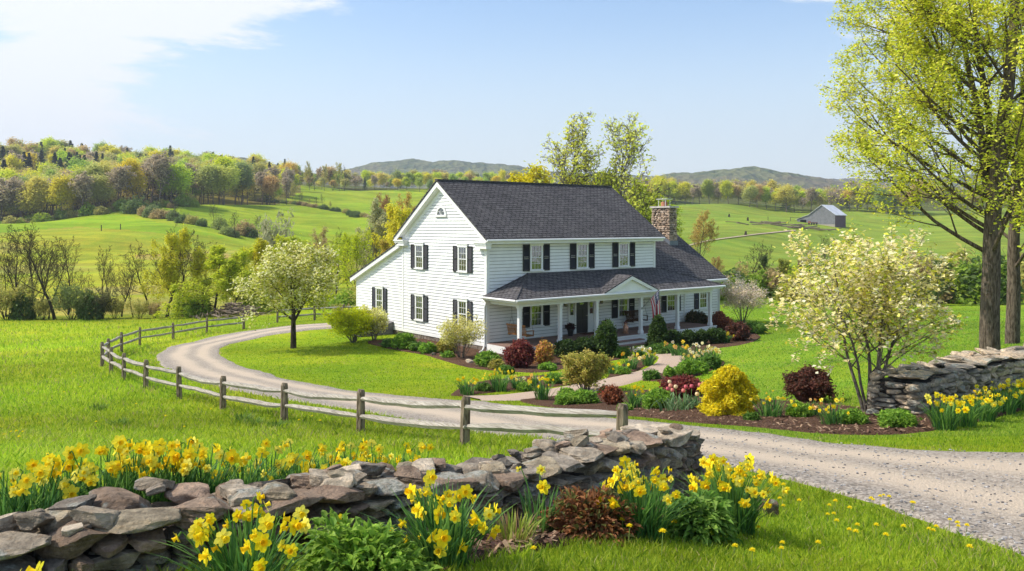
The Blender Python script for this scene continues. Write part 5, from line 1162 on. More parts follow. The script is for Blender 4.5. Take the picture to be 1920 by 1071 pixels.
def shrubmesh(seed, n=900, size=0.09, sx=1.0, core=True):
    """unit bush: radius 1, height 1.6, lumpy"""
    q = np.random.default_rng(seed); lf = MB(); D = q.normal(size=(n, 3)); D[:, 2] = np.abs(D[:, 2]) * 0.9 - 0.12; D /= np.linalg.norm(D, axis=1, keepdims=True)
    ph_ = q.normal(size=(6, 3)) * 3.2; lump = 1 + 0.10 * np.sin(D @ ph_.T + q.uniform(0, 6, 6)).sum(1) / 1.5
    rr = lump * (0.62 + 0.40 * q.random(n)**0.6); P = D * rr[:, None] * np.array([1, 1, 1.45]); P[:, 2] += 0.12
    leaves(lf, P, 5, size, size * 0.8, np.array([(1, 1, 1), (0.72, 0.78, 0.7), (1.2, 1.1, 1.1), (0.9, 0.95, 0.9)]) * 1.0, q, flat=0.15, cfac=0.18)
    return lf
for k in range(3):
    g = vase(120 + k, 1.5, 7, 0.7, 5, (5, 3), 0.035); lf = shrubmesh(130 + k, 420, 0.13); proto('bush', g, 'bark_dark', lf)
for k in range(3):   # twiggy thicket bush, thin leaf
    g = vase(140 + k, 1.6, 12, 0.95, 6, (7, 4), 0.022); lf = MB(); leaves(lf, [t[0] for t in g.tips], 2, 0.09, 0.09, np.array([(1, 1, 1), (0.8, 0.85, 0.8)]) * 1.0, r, flat=0.2, cfac=0.15); proto('thicket', g, 'bark_dark', lf)
USED = set(); rt = np.random.default_rng(500)
def tree(kind, name, label, px, Y, top, colour=None, group=None, wide=1.0, v=None, lean=None, foot=None, cat='tree'):
    """stands at photo column px and distance Y; its tip reaches photo row top"""
    L = PROTO[kind]; k = (v if v is not None else rt.integers(0, len(L))) % len(L); tr, cr = L[k]
    x, y, z = at(px, Y)
    if foot: x, y, z = place(px, foot)
    Htot = CZ - (top - HY) / F * y - z; unitH = tr['hh'] if kind not in ('bush', 'thicket') else 1.62
    s_ = max(Htot, 0.4) / unitH
    wide *= 1.3 if kind in ('bare', 'willow') else 1.0
    root = empty(name, (x, y, z - 0.05), rt.uniform(0, 6.28)); root.scale = (s_ * wide, s_ * wide, s_)
    if lean: root.rotation_euler = (lean[0], lean[1], 0)
    tag(root, label, cat, group)
    for src in (tr, cr):
        if src is None: continue
        if src.name in USED: o = src.copy(); COL.objects.link(o)
        else: o = src; USED.add(src.name)
        o.parent = root
        if src is cr: o.color = (*(colour or (0.4, 0.5, 0.05)), 1)
    return root
C_LIME = (0.70, 0.78, 0.05); C_YEL = (0.85, 0.78, 0.02); C_OL = (0.58, 0.55, 0.16); C_BR = (0.58, 0.46, 0.22); C_GR = (0.38, 0.54, 0.07); C_DK = (0.17, 0.26, 0.07); C_PALE = (0.62, 0.62, 0.36); C_OR = (0.62, 0.44, 0.12)
# behind the house
tree('sparse', 'tall_tree', 'left of the two tall thin leaved trees rising behind the house roof', 1062, 82, 210, (0.86, 0.88, 0.16), None, 0.95, 0)
tree('sparse', 'tall_tree', 'right of the two tall thin leaved trees rising behind the house roof', 1150, 80, 208, (0.84, 0.88, 0.16), None, 0.95, 1)
tree('leafy', 'yellow_tree', 'yellow green tree peeking over the middle of the house ridge', 1012, 92, 318, (0.80, 0.72, 0.03), None, 1.0, 0)
tree('leafy', 'broadleaf_tree', 'lime green tree between the ridge end and the chimney', 1192, 88, 328, (0.56, 0.62, 0.03), None, 1.15, 1)
tree('spring', 'broadleaf_tree', 'loose lime green tree just left of the chimney', 1222, 96, 372, (0.50, 0.62, 0.04), None, 1.2, 2)
tree('leafy', 'broadleaf_tree', 'low yellow green tree behind the ridge, between the two tall trees', 1105, 98, 340, (0.66, 0.62, 0.05), None, 1.1, 2)
# left of the house
tree('leafy', 'yellow_tree', 'bright yellow tree beyond the left roof slope of the house', 738, 105, 386, (0.86, 0.80, 0.06), None, 0.72, 0)
tree('willow', 'willow_tree', 'pale grey green willow left of the bright yellow tree', 703, 112, 372, (0.56, 0.56, 0.30), None, 0.6, 0)
tree('spring', 'broadleaf_tree', 'olive brown tree touching the upper left roof edge', 762, 118, 362, C_OR, None, 0.8, 0)
tree('spring', 'broadleaf_tree', 'thin reddish brown tree above the bright yellow tree', 722, 140, 362, (0.45, 0.25, 0.12), None, 0.5, 1)
tree('leafy', 'broadleaf_tree', 'orange green tree at the foot of the lean-to roof', 742, 84, 452, (0.62, 0.50, 0.08), None, 0.9, 1)
tree('spring', 'broadleaf_tree', 'lime tree with open dark limbs left of the lean-to', 668, 76, 432, (0.62, 0.70, 0.03), None, 1.05, 1)
tree('spring', 'broadleaf_tree', 'lime tree behind the right side of the apple tree', 628, 84, 440, (0.55, 0.66, 0.04), None, 1.0, 2)
tree('spring', 'broadleaf_tree', 'rust tinged tree above the apple tree crown', 598, 90, 426, C_BR, None, 0.9, 0)
tree('bare', 'bare_tree', 'grey leafless tree above the lean-to roof', 690, 92, 430, None, None, 0.6, 1)
tree('bare', 'bare_tree', 'slim leafless tree between apple tree and lean-to', 655, 96, 424, None, None, 0.5, 2)
tree('leafy', 'broadleaf_tree', 'lime green tree at upper left of the apple tree', 540, 98, 446, (0.56, 0.66, 0.06), None, 1.1, 2)
tree('willow', 'willow_tree', 'lime willow just left of the apple tree', 492, 86, 442, (0.62, 0.68, 0.04), None, 1.05, 1)
tree('willow', 'willow_tree', 'yellow green willow with dark fork left of the apple tree', 452, 82, 446, (0.74, 0.70, 0.03), None, 0.9, 0)
tree('thicket', 'pale_bush', 'spiky pale bush above the lime willows', 516, 110, 420, (0.5, 0.5, 0.32), None, 0.35, 0)
# creek line
CR = [(30, 76, 428, 0.75, 'leafless tree nearest the left edge'), (56, 78, 420, 0.75, 'second leafless tree from the left edge, tall and forked'), (91, 77, 452, 0.55, 'slim leafless tree left of the big forked creek tree'), (104, 76, 416, 0.95, 'biggest leafless forked tree on the creek line'),
      (193, 84, 458, 0.55, 'small leafless tree alone in the middle of the creek line'), (228, 80, 482, 0.8, 'low spreading leafless tree right of the small lone creek tree'), (312, 77, 418, 0.95, 'leafless tree left of the lime willows'), (250, 79, 500, 0.7, 'crooked low leafless tree with leaning limbs'), (10, 80, 470, 0.6, 'short leafless tree cut by the left edge'), (160, 90, 500, 0.6, 'faint small leafless tree behind the creek bushes')]
CR += [(42, 80, 436, 0.6, 'leafless tree between the first two at the left edge'), (72, 82, 440, 0.7, 'pale leafless tree just left of the slim one'), (128, 84, 440, 0.7, 'leafless tree right behind the biggest creek tree'), (205, 88, 470, 0.6, 'thin leafless tree close right of the small lone one'), (282, 83, 446, 0.7, 'leafless tree left of the tall one by the willows'), (330, 85, 436, 0.6, 'leafless tree between the tall one and the first willow'), (386, 88, 452, 0.7, 'leafless tree rising over the leaning willow')]
for k, (px, Y, top, w, lb) in enumerate(CR): tree('bare', 'bare_tree', lb, px, Y, top, None, 'leafless trees along the creek', w, k)
tree('willow', 'willow_tree', 'lime tinted willow standing upright behind the leaning trunk', 345, 80, 424, (0.72, 0.70, 0.06), None, 0.65, 1)
tree('willow', 'willow_tree', 'leaning willow with dark bent trunk by the brush pile', 404, 77, 470, (0.60, 0.68, 0.05), None, 1.35, 0, lean=(0, -0.42))
tree('willow', 'willow_tree', 'willow limb leaning right beside the brush pile', 428, 76, 500, (0.60, 0.66, 0.06), None, 1.0, 1, lean=(0, 0.5))
for k, (px, Y, top, c, w, lb) in enumerate(((12, 75.5, 535, C_OL, 0.8, 'olive thicket at the left edge of the creek'), (45, 76, 548, C_DK, 0.7, 'dark bush below the two left creek trees'), (135, 76, 540, (0.30, 0.36, 0.12), 0.75, 'grey green bush right of the big forked tree'), (168, 76.5, 552, C_DK, 0.8, 'dark green bush in the middle of the creek line'), (190, 77, 548, (0.2, 0.2, 0.09), 0.6, 'brownish bush beside the dark creek bush'), (215, 78, 560, C_OL, 0.7, 'low olive bush right of the brownish creek bush'), (262, 77, 566, C_OL, 0.8, 'low twiggy bush under the crooked creek tree'),
        (372, 77, 552, C_GR, 1.0, 'green bush below the leaning willow'), (340, 78, 562, C_GR, 0.8, 'low green bush left of the leaning willow'), (480, 80, 540, C_GR, 0.9, 'green bush behind the apple tree at its left'), (80, 76, 560, C_OL, 0.7, 'small olive bush under the big forked tree'), (290, 77, 570, C_BR, 0.6, 'small brown bush at the foot of the tall creek tree'), (650, 74, 545, C_GR, 1.3, 'green bush behind the right side of the apple crown'), (700, 70, 530, C_OL, 1.0, 'olive bush beside the lean-to corner'), (600, 78, 540, C_LIME, 1.4, 'lime bush behind the apple tree'), (550, 80, 545, C_LIME, 1.4, 'lime bush hidden behind the apple crown centre'), (640, 66, 572, C_BR, 0.9, 'brown twiggy bush left of the lean-to'))):
    tree('bush' if c in (C_DK, C_GR, C_LIME) else 'thicket', 'creek_bush', lb, px, Y, top, c, 'bushes along the creek', w, k, cat='bush')
# hedgerow between the left fields, and the one above it
hr = np.random.default_rng(52); names1 = ['dark green', 'grey green', 'olive', 'pale green', 'brown tinged']; hc = [C_DK, (0.26, 0.34, 0.12), C_OL, (0.42, 0.50, 0.14), C_BR]
HED = [(218, 388, 16), (232, 392, 17), (246, 398, 13), (258, 396, 24), (270, 402, 16), (284, 405, 20), (297, 408, 14), (312, 408, 15), (326, 412, 18), (345, 416, 14), (360, 418, 15), (378, 422, 12), (412, 428, 20), (426, 438, 15), (438, 442, 12), (458, 438, 22), (470, 442, 16)]
for k, (px, row, h) in enumerate(HED):
    x, y, z = place(px, row + 2); q = hr.integers(0, 5)
    tree('bush', 'hedge_bush', f'{names1[q]} bush in the hedgerow between the two left fields', px, y, row - h, hc[q], 'hedgerow bushes between the left fields', hr.uniform(1.0, 1.6), k, cat='bush')
for k, (px, foot, top, w) in enumerate(((238, 392, 350, 0.8), (268, 400, 345, 0.9), (330, 415, 372, 0.7), (300, 405, 358, 0.8), (400, 427, 382, 0.75), (442, 446, 394, 0.8), (488, 440, 400, 0.8), (478, 436, 408, 0.5))):
    x, y, z = place(px, foot); tree('bare', 'bare_tree', ('leafless hedgerow tree at the forest corner', 'leafless tree over the pale hedge bushes', 'small leafless tree mid hedgerow', 'leafless tree left of mid hedgerow', 'lone leafless tree where the hedgerow opens', 'leafless tree with forked top near the hedgerow end', 'last leafless tree at the hedgerow end', 'faint twig tree between the last two hedgerow trees')[k], px, y, top, None, 'leafless trees of the hedgerow', w, k)
for k in range(26):
    px = 470 + k * 9.2 + hr.normal() * 2; row = float(np.interp(px, [470, 560, 640, 700], [376, 384, 398, 410])); x, y, z = place(px, row); q = hr.integers(0, 5)
    tree('bush', 'hedge_bush', f'{names1[q]} bush in the far hedgerow under the upper field', px, y, row - hr.uniform(5, 9), hc[q], 'bushes of the far hedgerow', hr.uniform(1.2, 2), k, cat='bush')
for k, px in enumerate((478, 492, 512, 516, 526, 536, 548, 560, 566, 580, 596, 606, 620, 508, 500)):
    row = float(np.interp(px, [470, 560, 640, 700], [375, 383, 397, 410])); x, y, z = place(px, row); tree('bare' if hr.random() < 0.7 else 'spring', 'hedgerow_tree', 'thin leafless tree in the far hedgerow under the upper field', px, y, row - hr.uniform(22, 48) * (1.0 if px < 570 else 0.7), C_OL, 'thin trees of the far hedgerow', 0.6, k)
for k, px in enumerate((580, 590, 608, 624, 636, 646)):
    x, y, z = at(px, 515); tree('bare' if k % 2 else 'spring', 'skyline_tree', ('leafless tree' if k % 2 else 'thinly leaved tree') + ' standing against the sky left of the upper field', px, y, 352 - (50, 36, 44, 34, 48, 44)[k], C_OL, 'trees on the skyline above the upper field', 0.6, k)
for k, px in enumerate((655, 663, 671, 660, 668)):
    x, y, z = place(px, 404 + k); tree('bush', 'round_bush', 'round dark bush in a small cluster below the upper field', px, y, 400 + k - 6, C_DK, 'cluster of round bushes', 1.0, k, cat='bush')
# right hand middle distance
RT = [('spring', 'broadleaf_tree', 'orange tinged half bare tree right of the chimney', 1312, 150, 394, C_OR, 0.95), ('spring', 'broadleaf_tree', 'low rusty tree against the right roof slope', 1345, 112, 480, (0.55, 0.36, 0.14), 0.9),
      ('bare', 'bare_tree', 'dead forked tree right of the house', 1398, 96, 448, None, 0.75), ('bare', 'bare_tree', 'thick broken dead tree beside the dead forked tree', 1424, 100, 455, None, 0.6), ('bare', 'bare_tree', 'leafless tree below the barn', 1546, 104, 440, None, 0.8), ('bare', 'bare_tree', 'leafless tree left of the dogwood crown', 1520, 106, 462, None, 0.7),
      ('leafy', 'broadleaf_tree', 'olive green rounded tree between dead trees and dogwood', 1468, 96, 486, (0.42, 0.46, 0.08), 0.9), ('spring', 'broadleaf_tree', 'reddish twiggy tree left of the leafless tree below the barn', 1500, 110, 482, (0.42, 0.28, 0.2), 0.6), ('leafy', 'broadleaf_tree', 'dark green tree with ivy on the broken dead tree', 1432, 97, 480, C_DK, 0.45)]
for k, (kd, nm, lb, px, Y, top, c, w) in enumerate(RT): tree(kd, nm, lb, px, Y, top, c, None, w, k)
rb = np.random.default_rng(61); nb = ['mid green', 'dark green', 'olive', 'lime green', 'russet']; cb = [C_GR, C_DK, C_OL, (0.45, 0.58, 0.05), C_BR]
for k in range(26):
    px = 1352 + k * 9.5 + rb.normal() * 4; Y = 84 + rb.uniform(0, 14); q = [0, 1, 2, 3, 4, 1, 0][rb.integers(0, 7)]; top = 500 + rb.uniform(0, 32) if px < 1500 else 522 + rb.uniform(0, 25)
    tree('bush', 'thicket_bush', f'{nb[q]} bush in the thicket beyond the lawn right of the house', px, Y, top, cb[q], 'thicket beyond the right lawn', rb.uniform(0.8, 1.3), k, cat='bush')
for k in range(16):
    px = 1620 + k * 22 + rb.normal() * 6; Y = 76 + rb.uniform(0, 20); q = rb.integers(0, 5); tree('leafy' if k % 3 == 0 else 'bush', 'background_bush', f'{nb[q]} bush beyond the lawn behind the maples', px, Y, 470 + rb.uniform(0, 60), cb[q], 'bushes behind the maples', rb.uniform(0.9, 1.3), k, cat='bush')
# small white blossom tree right of the house
g = vase(23, 2.6, 9, 0.75, 6, (8, 5), 0.03); lf = MB(); T = [t[0] for t in g.tips if t[0][2] > 1.1]; leaves(lf, T, 5, 0.085, 0.09, np.array([(0.82, 0.72, 0.66), (0.74, 0.62, 0.55), (0.62, 0.56, 0.30)]), r, flat=0.2, elong=1.1, cfac=0.1)
x, y, z = place(1392, 606); put_tree('blossom_tree', 'small vase shaped tree with whitish pink blossom right of the house', 'tree', (x, y, z), g, 'bark_grey', lf)
for nm_ in PROTO:
    for tr, cr in PROTO[nm_]:
        for q in (tr, cr):
            if q is not None and q.name not in USED: bpy.data.objects.remove(q)

# ------------------------------------------------------------------ woodland: whole small trees, one mesh each
def wood_tree(kind, seed):
    q = np.random.default_rng(seed); mb = MB()
    if kind == 'conifer':
        mb.tube([(0, 0, -1), (0, 0, 15)], [0.25, 0.05], 5, 0, (0.10, 0.08, 0.06)); n = 2400; zz = q.random(n)**0.8; rad = (1 - zz)**0.9 * 3.9 * (0.75 + 0.25 * np.sin(zz * 60)) * q.random(n)**0.4; a = q.uniform(0, 6.28, n)
        P = np.stack([rad * np.cos(a), rad * np.sin(a), 1.5 + zz * 14 - rad * 0.3], 1); leaves(mb, P, 1, 0.40, 0.08, np.array([(0.045, 0.085, 0.035), (0.07, 0.11, 0.05), (0.055, 0.09, 0.05)]), q, 1, flat=0.5, elong=2); return mb
    if kind == 'bare':
        g = bigtree(seed, 14.5, (16, 8, 5), 0.3, ang=((18, 38), (20, 45), (20, 50), (30, 60)), r0=0.22, rmin=0.035, trop=0.06); g.wood(mb, 0, (6, 3, 3, 3, 3), (0.17, 0.135, 0.115))
        leaves(mb, [t[0] for t in g.tips], 1, 0.30, 0.3, np.array([(0.50, 0.43, 0.32), (0.42, 0.36, 0.28), (0.60, 0.50, 0.33)]), q, 1, flat=0.0, elong=3.0, cfac=0.2); return mb
    g = bigtree(seed, 14.0, (14, 6, 3), 0.34, ang=((25, 55), (25, 50), (25, 55), (30, 60)), r0=0.24, rmin=0.03, lr=(0.52, 0.5, 0.5, 0.5)); g.wood(mb, 0, (6, 3, 3, 3, 3), (0.20, 0.16, 0.13))
    T = [t[0] for t in g.tips]; leaves(mb, T, {'full': 15, 'light': 7}[kind], 0.40, 0.85, np.array([(1.0, 1.0, 1.0), (0.75, 0.78, 0.72), (1.25, 1.15, 1.15)]), q, 1, flat=0.3, elong=1.3, cfac=0.16); return mb
M['woodtint'] = tintmat('woodland_bark', 0.95, 0.05, 2.0, 0.3, 0.02)
WT = {'full': [wood_tree('full', 300 + k) for k in range(3)], 'light': [wood_tree('light', 310 + k) for k in range(3)], 'bare': [wood_tree('bare', 320 + k) for k in range(3)], 'conifer': [wood_tree('conifer', 330 + k) for k in range(2)]}
WO = {k: [mb.build('woodland_tree', [M['woodtint'], M['leaf']]) for mb in v] for k, v in WT.items()}
WUSED = set()
FOL = [((0.74, 0.86, 0.06), 'lime green', 6), ((0.86, 0.82, 0.05), 'yellow green', 6), ((0.82, 0.74, 0.18), 'ochre', 7), ((0.74, 0.58, 0.26), 'orange brown', 4), ((0.50, 0.64, 0.12), 'mid green', 5), ((0.66, 0.64, 0.22), 'olive', 6), ((0.42, 0.50, 0.18), 'grey green', 2)]
FW = np.array([f[2] for f in FOL], float); FW /= FW.sum()
rf = np.random.default_rng(900)
def woodland(spots, zone, group, mixf):
    """spots: (x, y, importance); the most visible become individual trees, the rest one canopy"""
    canopy = MB(); nfol = 0
    for k, (x, y, keep, hmul, kd) in enumerate(spots):
        z = float(zg(x, y)); v = rf.integers(0, len(WT[kd])); ci = rf.choice(len(FOL), p=FW); col, cn, _ = FOL[ci]
        s_ = hmul * rf.uniform(0.74, 1.18); w = s_ * rf.uniform(1.0, 1.5)
        if keep:
            src = WO[kd][v]
            if src.name in WUSED: o = src.copy(); COL.objects.link(o)
            else: o = src; WUSED.add(src.name)
            o.location = (x, y, z - 0.2); o.scale = (w, w, s_); o.rotation_euler = (0, 0, rf.uniform(0, 6.28))
            if kd in ('full', 'light'):
                o.color = (*[c * rf.uniform(0.9, 1.1) for c in col], 1); lb = f'{cn} leaved tree {zone}'
            elif kd == 'bare': o.color = (1, 1, 1, 1); lb = f'leafless grey brown tree {zone}'
            else: o.color = (1, 1, 1, 1); lb = f'dark conifer {zone}'
            tag(o, lb, 'tree', f'{"conifers" if kd == "conifer" else "broadleaf trees"} {group}')
        else:
            src = WT[kd][v]; Vs = np.concatenate(src.V); q = np.concatenate([Vs]); a = rf.uniform(0, 6.28); c, s__ = math.cos(a), math.sin(a)
            lo = (Vs[:, 2] > 5.0 if kd != 'bare' else np.ones(len(Vs), bool))
            P = np.stack([(Vs[:, 0] * c - Vs[:, 1] * s__) * w + x, (Vs[:, 0] * s__ + Vs[:, 1] * c) * w + y, Vs[:, 2] * s_ + z - 0.2], 1); off = 0
            for Fc, m_, t in src.B:
                if m_[0] == 1:
                    sub = np.arange(len(Fc))[:: (2 if kd != 'conifer' else 2)]; Fq_ = Fc[sub]; Pq = P[Fq_]; cen_ = Pq.mean(1, keepdims=True); Pq = cen_ + (Pq - cen_) * 1.35
                    tc_ = t[sub] * (np.array(col) if kd in ('full', 'light') else 1.0); canopy.add(Pq.reshape(-1, 3), np.arange(len(sub) * 4).reshape(-1, 4), 0, tc_)
    if canopy.n:
        o = canopy.build('woodland_canopy', [M['leaf']]); tag(o, f'mass of mixed spring trees {zone}', 'woodland', kind='stuff')
def edge(px): return float(np.interp(px, [-900, 0, 200, 340, 500, 560], [290, 298, 302, 320, 372, 460]))
spots = []
for row in range(24):
    for px in np.arange(-420, 575, 1.0):
        pass
Yrow = 0.0
sp = []
d = 0.0
while d < 330:
    step = 7.5 + d * 0.03; X = -330.0
    while X < 20:
        x = X + rf.normal() * 2.6; 
        # find the distance so that the tree stands d metres behind the forest edge
        y = 300 + d
        for _ in range(4): y = edge(CX + F * x / y) + d
        y += rf.normal() * 2.5; px = CX + F * x / y
        if -420 < px < 562 and y < 660: sp.append((x, y, d, px))
        X += 6.4 + d * 0.012
    d += step
rf.shuffle(sp); sp = sorted(sp, key=lambda q: q[2])
print('left forest', len(sp))
out = []; cnt = 0
for x, y, d, px in sp:
    u = rf.random(); cz = fbm(x, y, 0.012, 33)
    con = (0.03 if d < 45 else 0.26 + (0.4 if (px < 330 and 70 < d < 190) else 0)) * (1.2 if cz > 0.5 else 0.5)
    if u < con: kd = 'conifer'
    elif u < con + (0.42 if d < 30 else 0.07): kd = 'bare'
    elif u < con + (0.62 if d < 45 else 0.30): kd = 'light'
    else: kd = 'full'
    keep = px > -30 and cnt < 285; cnt += keep
    out.append((x, y, keep, (1.06 if d < 20 else 1.0) * (1.02 if kd == 'conifer' else 1), kd))
woodland(out, 'in the wooded hillside at left', 'of the wooded hillside at left', None)
# shrubby edge of the forest
for k in range(34):
    px = 2 + k * 11 + rf.normal() * 4
    if px > 372: break
    y = edge(px) - rf.uniform(2, 9); tree('bush', 'forest_edge_bush', f'{nb[k % 5]} bush at the foot of the left forest edge', px, y, float(seen(0, y, at(px, y)[2])[1]) - rf.uniform(9, 22), cb[k % 5] if k % 5 != 1 else (0.3, 0.42, 0.1), 'bushes along the left forest edge', rf.uniform(1.0, 1.6), k, cat='bush')
# belt of trees behind the middle fields and behind the right pasture
out = []
for (p0, p1, Y0, rows, dy, gap, zone, hm) in ((560, 1010, 535, 7, 16, 6.5, 'm', 0.82), (1205, 1720, 0, 7, 9, 5.5, 'r', 0.84), (1700, 2100, 0, 3, 14, 10.0, 'r', 1.0)):
    sub = []
    for rw in range(rows):
        X0, X1 = (p0 - CX) / F * 520, (p1 - CX) / F * 520; X = X0
        while X < X1:
            px = CX + F * X / 520; Yb = Y0 if Y0 else float(np.interp(px, [1200, 1300, 1560, 1750, 2100], [520, 505, 470, 450, 440]))
            y = Yb + rw * dy + rf.normal() * 3; u = rf.random(); kd = 'conifer' if u < (0.05 if zone == 'r' else 0.04) else ('bare' if u < (0.38 if zone == 'r' else 0.22) else ('light' if u < 0.68 else 'full'))
            x = X / 520 * y; hh = hm * (rf.uniform(0.7, 1.05) if zone == 'm' else rf.uniform(0.85, 1.1)) * (0.75 if zone == 'm' and rw == 0 else 1)
            sub.append((x, y, rw == 0 , hh, kd)); X += gap * rf.uniform(0.8, 1.25)
    if zone == 'm': woodland(sub, 'in the belt of trees left of the house roof', 'of the belt behind the upper field', None)
    elif p0 < 1500: woodland(sub, 'in the tree belt above the far right pasture', 'of the belt above the right pasture', None)
    else: woodland([(a, b, False, c, e) for a, b, _, c, e in sub], 'behind the maples on the far slope', '', None)
for L in WO.values():
    for o in L:
        if o.name not in WUSED: bpy.data.objects.remove(o)

# ------------------------------------------------------------------ garden plants
def leaf6(mb, C, D, L, W, cols, r, mi=0, fold=0.25, bend=0.3, cfac=0.15):
    """pointed oval leaves: centre line from C along D, folded on the midrib"""
    C = np.asarray(C, float); n = len(C); D = D / np.linalg.norm(D, axis=1, keepdims=True); L = (L * r.uniform(0.65, 1.25, n))[:, None]; W = (W * r.uniform(0.75, 1.2, n))[:, None]
    S = np.cross(D, np.array([0, 0, 1.0]) + r.normal(size=(n, 3)) * 0.5); S /= np.linalg.norm(S, axis=1, keepdims=True) + 1e-9; N = np.cross(S, D); N = np.where(N[:, 2:3] < 0, -N, N)
    b = C; m1 = C + D * L * 0.35 + N * L * 0.05; m2 = C + D * L * 0.7 + N * L * 0.0; tip = C + D * L - N * L * bend
    e1 = m1 + S * W * 0.5 + N * W * fold; e2 = m1 - S * W * 0.5 + N * W * fold; f1 = m2 + S * W * 0.36 + N * W * fold * .5; f2 = m2 - S * W * 0.36 + N * W * fold * .5
    V = np.stack([b, e1, f1, tip, f2, e2, m1, m2], 1).reshape(-1, 3); k = np.arange(n)[:, None] * 8
    cols = np.atleast_2d(cols); T = np.clip(cols[r.integers(0, len(cols), n)] * (1 + cfac * r.normal(size=(n, 1)).clip(-2, 2)), 0.003, 0.95)
    for q in ([0, 1, 2, 7], [0, 7, 4, 5], [7, 2, 3, 4]): pass
    mb.add(V, np.concatenate([k + np.array([[0, 6, 7, 1]])[:, [0, 3, 2, 1]] if False else k + np.array([[0, 1, 2, 7]]), k + np.array([[0, 7, 4, 5]]), k + np.array([[7, 2, 3, 4]])]), mi, np.concatenate([T, T, T]))
def straps(mb, C, az, H, lean, W, cols, r, seg=5, mi=0):
    """long strap leaves rising from C and arching over"""
    n = len(C); t = np.linspace(0, 1, seg + 1)[None, :, None]; H = H[:, None, None]; lean = lean[:, None, None]; d = np.stack([np.cos(az), np.sin(az), np.zeros(n)], 1)[:, None]
    P = C[:, None] + d * H * lean * t**1.8 + np.array([0, 0, 1.0]) * H * (t - 0.32 * lean * t**2.6)
    s = np.stack([-np.sin(az), np.cos(az), np.zeros(n)], 1)[:, None] * np.cos(r.uniform(-1, 1, n))[:, None, None]; w = W * (1 - 0.15 * (2 * t - 0.8)**2 - 0.80 * np.clip(t - 0.75, 0, 1) / 0.25 * 1.0) * r.uniform(0.7, 1.25, n)[:, None, None]
    V = np.stack([P - s * w / 2, P + s * w / 2], 2).reshape(-1, 3); m = (seg + 1) * 2; i = (np.arange(n)[:, None] * m + np.arange(seg)[None] * 2).reshape(-1, 1)
    cols = np.atleast_2d(cols); T = cols[r.integers(0, len(cols), n)] * (1 + 0.18 * r.normal(size=(n, 1)).clip(-2, 2)); mb.add(V, i + np.array([[0, 1, 3, 2]]), mi, np.repeat(np.clip(T, 0.003, 1), seg, axis=0))
DAFL = np.array([(0.08, 0.20, 0.05), (0.12, 0.28, 0.06), (0.05, 0.14, 0.045), (0.20, 0.38, 0.08)])
def head(seed, R0=0.047, pc=(0.93, 0.78, 0.03), tc_=(0.93, 0.67, 0.015), tr=0.6):
    """daffodil head facing +x: six petals and a trumpet"""
    q = np.random.default_rng(seed); mb = MB()
    for k in range(6):
        a = k * math.pi / 3 + q.normal() * 0.06; e = np.array([0, math.cos(a), math.sin(a)]); s = np.array([0, -math.sin(a), math.cos(a)]); x = np.array([1.0, 0, 0]); L = R0 * q.uniform(0.92, 1.08); b0 = q.uniform(-0.15, 0.25) * L; w = L * 0.36; z0 = 0.0012 * (k % 2)
        P = [e * L * .10 + x * z0, e * L * .50 + s * w + x * (b0 * .4 + z0), e * L * .82 + s * w * .72 + x * (b0 * .7 + z0), e * L + x * b0, e * L * .82 - s * w * .72 + x * (b0 * .7 + z0), e * L * .50 - s * w + x * (b0 * .4 + z0), e * L * .5 + x * (b0 * .4 + z0 + L * .06)]
        mb.add(P, [[0, 1, 2, 6], [0, 6, 4, 5]], 0, np.array(pc) * q.uniform(.9, 1.05)); mb.add(P, [[6, 2, 3, 4]], 0, np.array(pc) * q.uniform(.9, 1.05))
    if tr:
        th = np.arange(10) * 2 * math.pi / 10; rings = [(0.0, .20), (.35, .24), (.62, .30), (.74, .40 )]
        V = [[(R0 * u * tr / .6, R0 * rr * math.cos(t) * (1 + (.06 * math.cos(5 * t) if u > .7 else 0)), R0 * rr * math.sin(t) * (1 + (.06 * math.cos(5 * t) if u > .7 else 0))) for t in th] for u, rr in rings]; V = np.array(V).reshape(-1, 3)
        i = np.arange(3)[:, None] * 10; j = np.arange(10)[None]; j2 = (j + 1) % 10; mb.add(V, np.stack([i + j, i + j2, i + 10 + j2, i + 10 + j], -1).reshape(-1, 4), 0, tc_)
        mb.add([(R0 * .25, R0 * .2 * math.cos(t), R0 * .2 * math.sin(t)) for t in th[::2]], [0, 1, 2, 3, 4], 0, np.array(tc_) * .7)
    return mb
HEADS = [head(0), head(1, 0.046, (0.94, 0.82, 0.06), (0.94, 0.68, 0.02)), head(2, 0.043, (0.94, 0.86, 0.14), (0.94, 0.74, 0.03)), head(3, 0.048, (0.93, 0.77, 0.02), (0.92, 0.60, 0.01))]
HEADO = [None] * 4
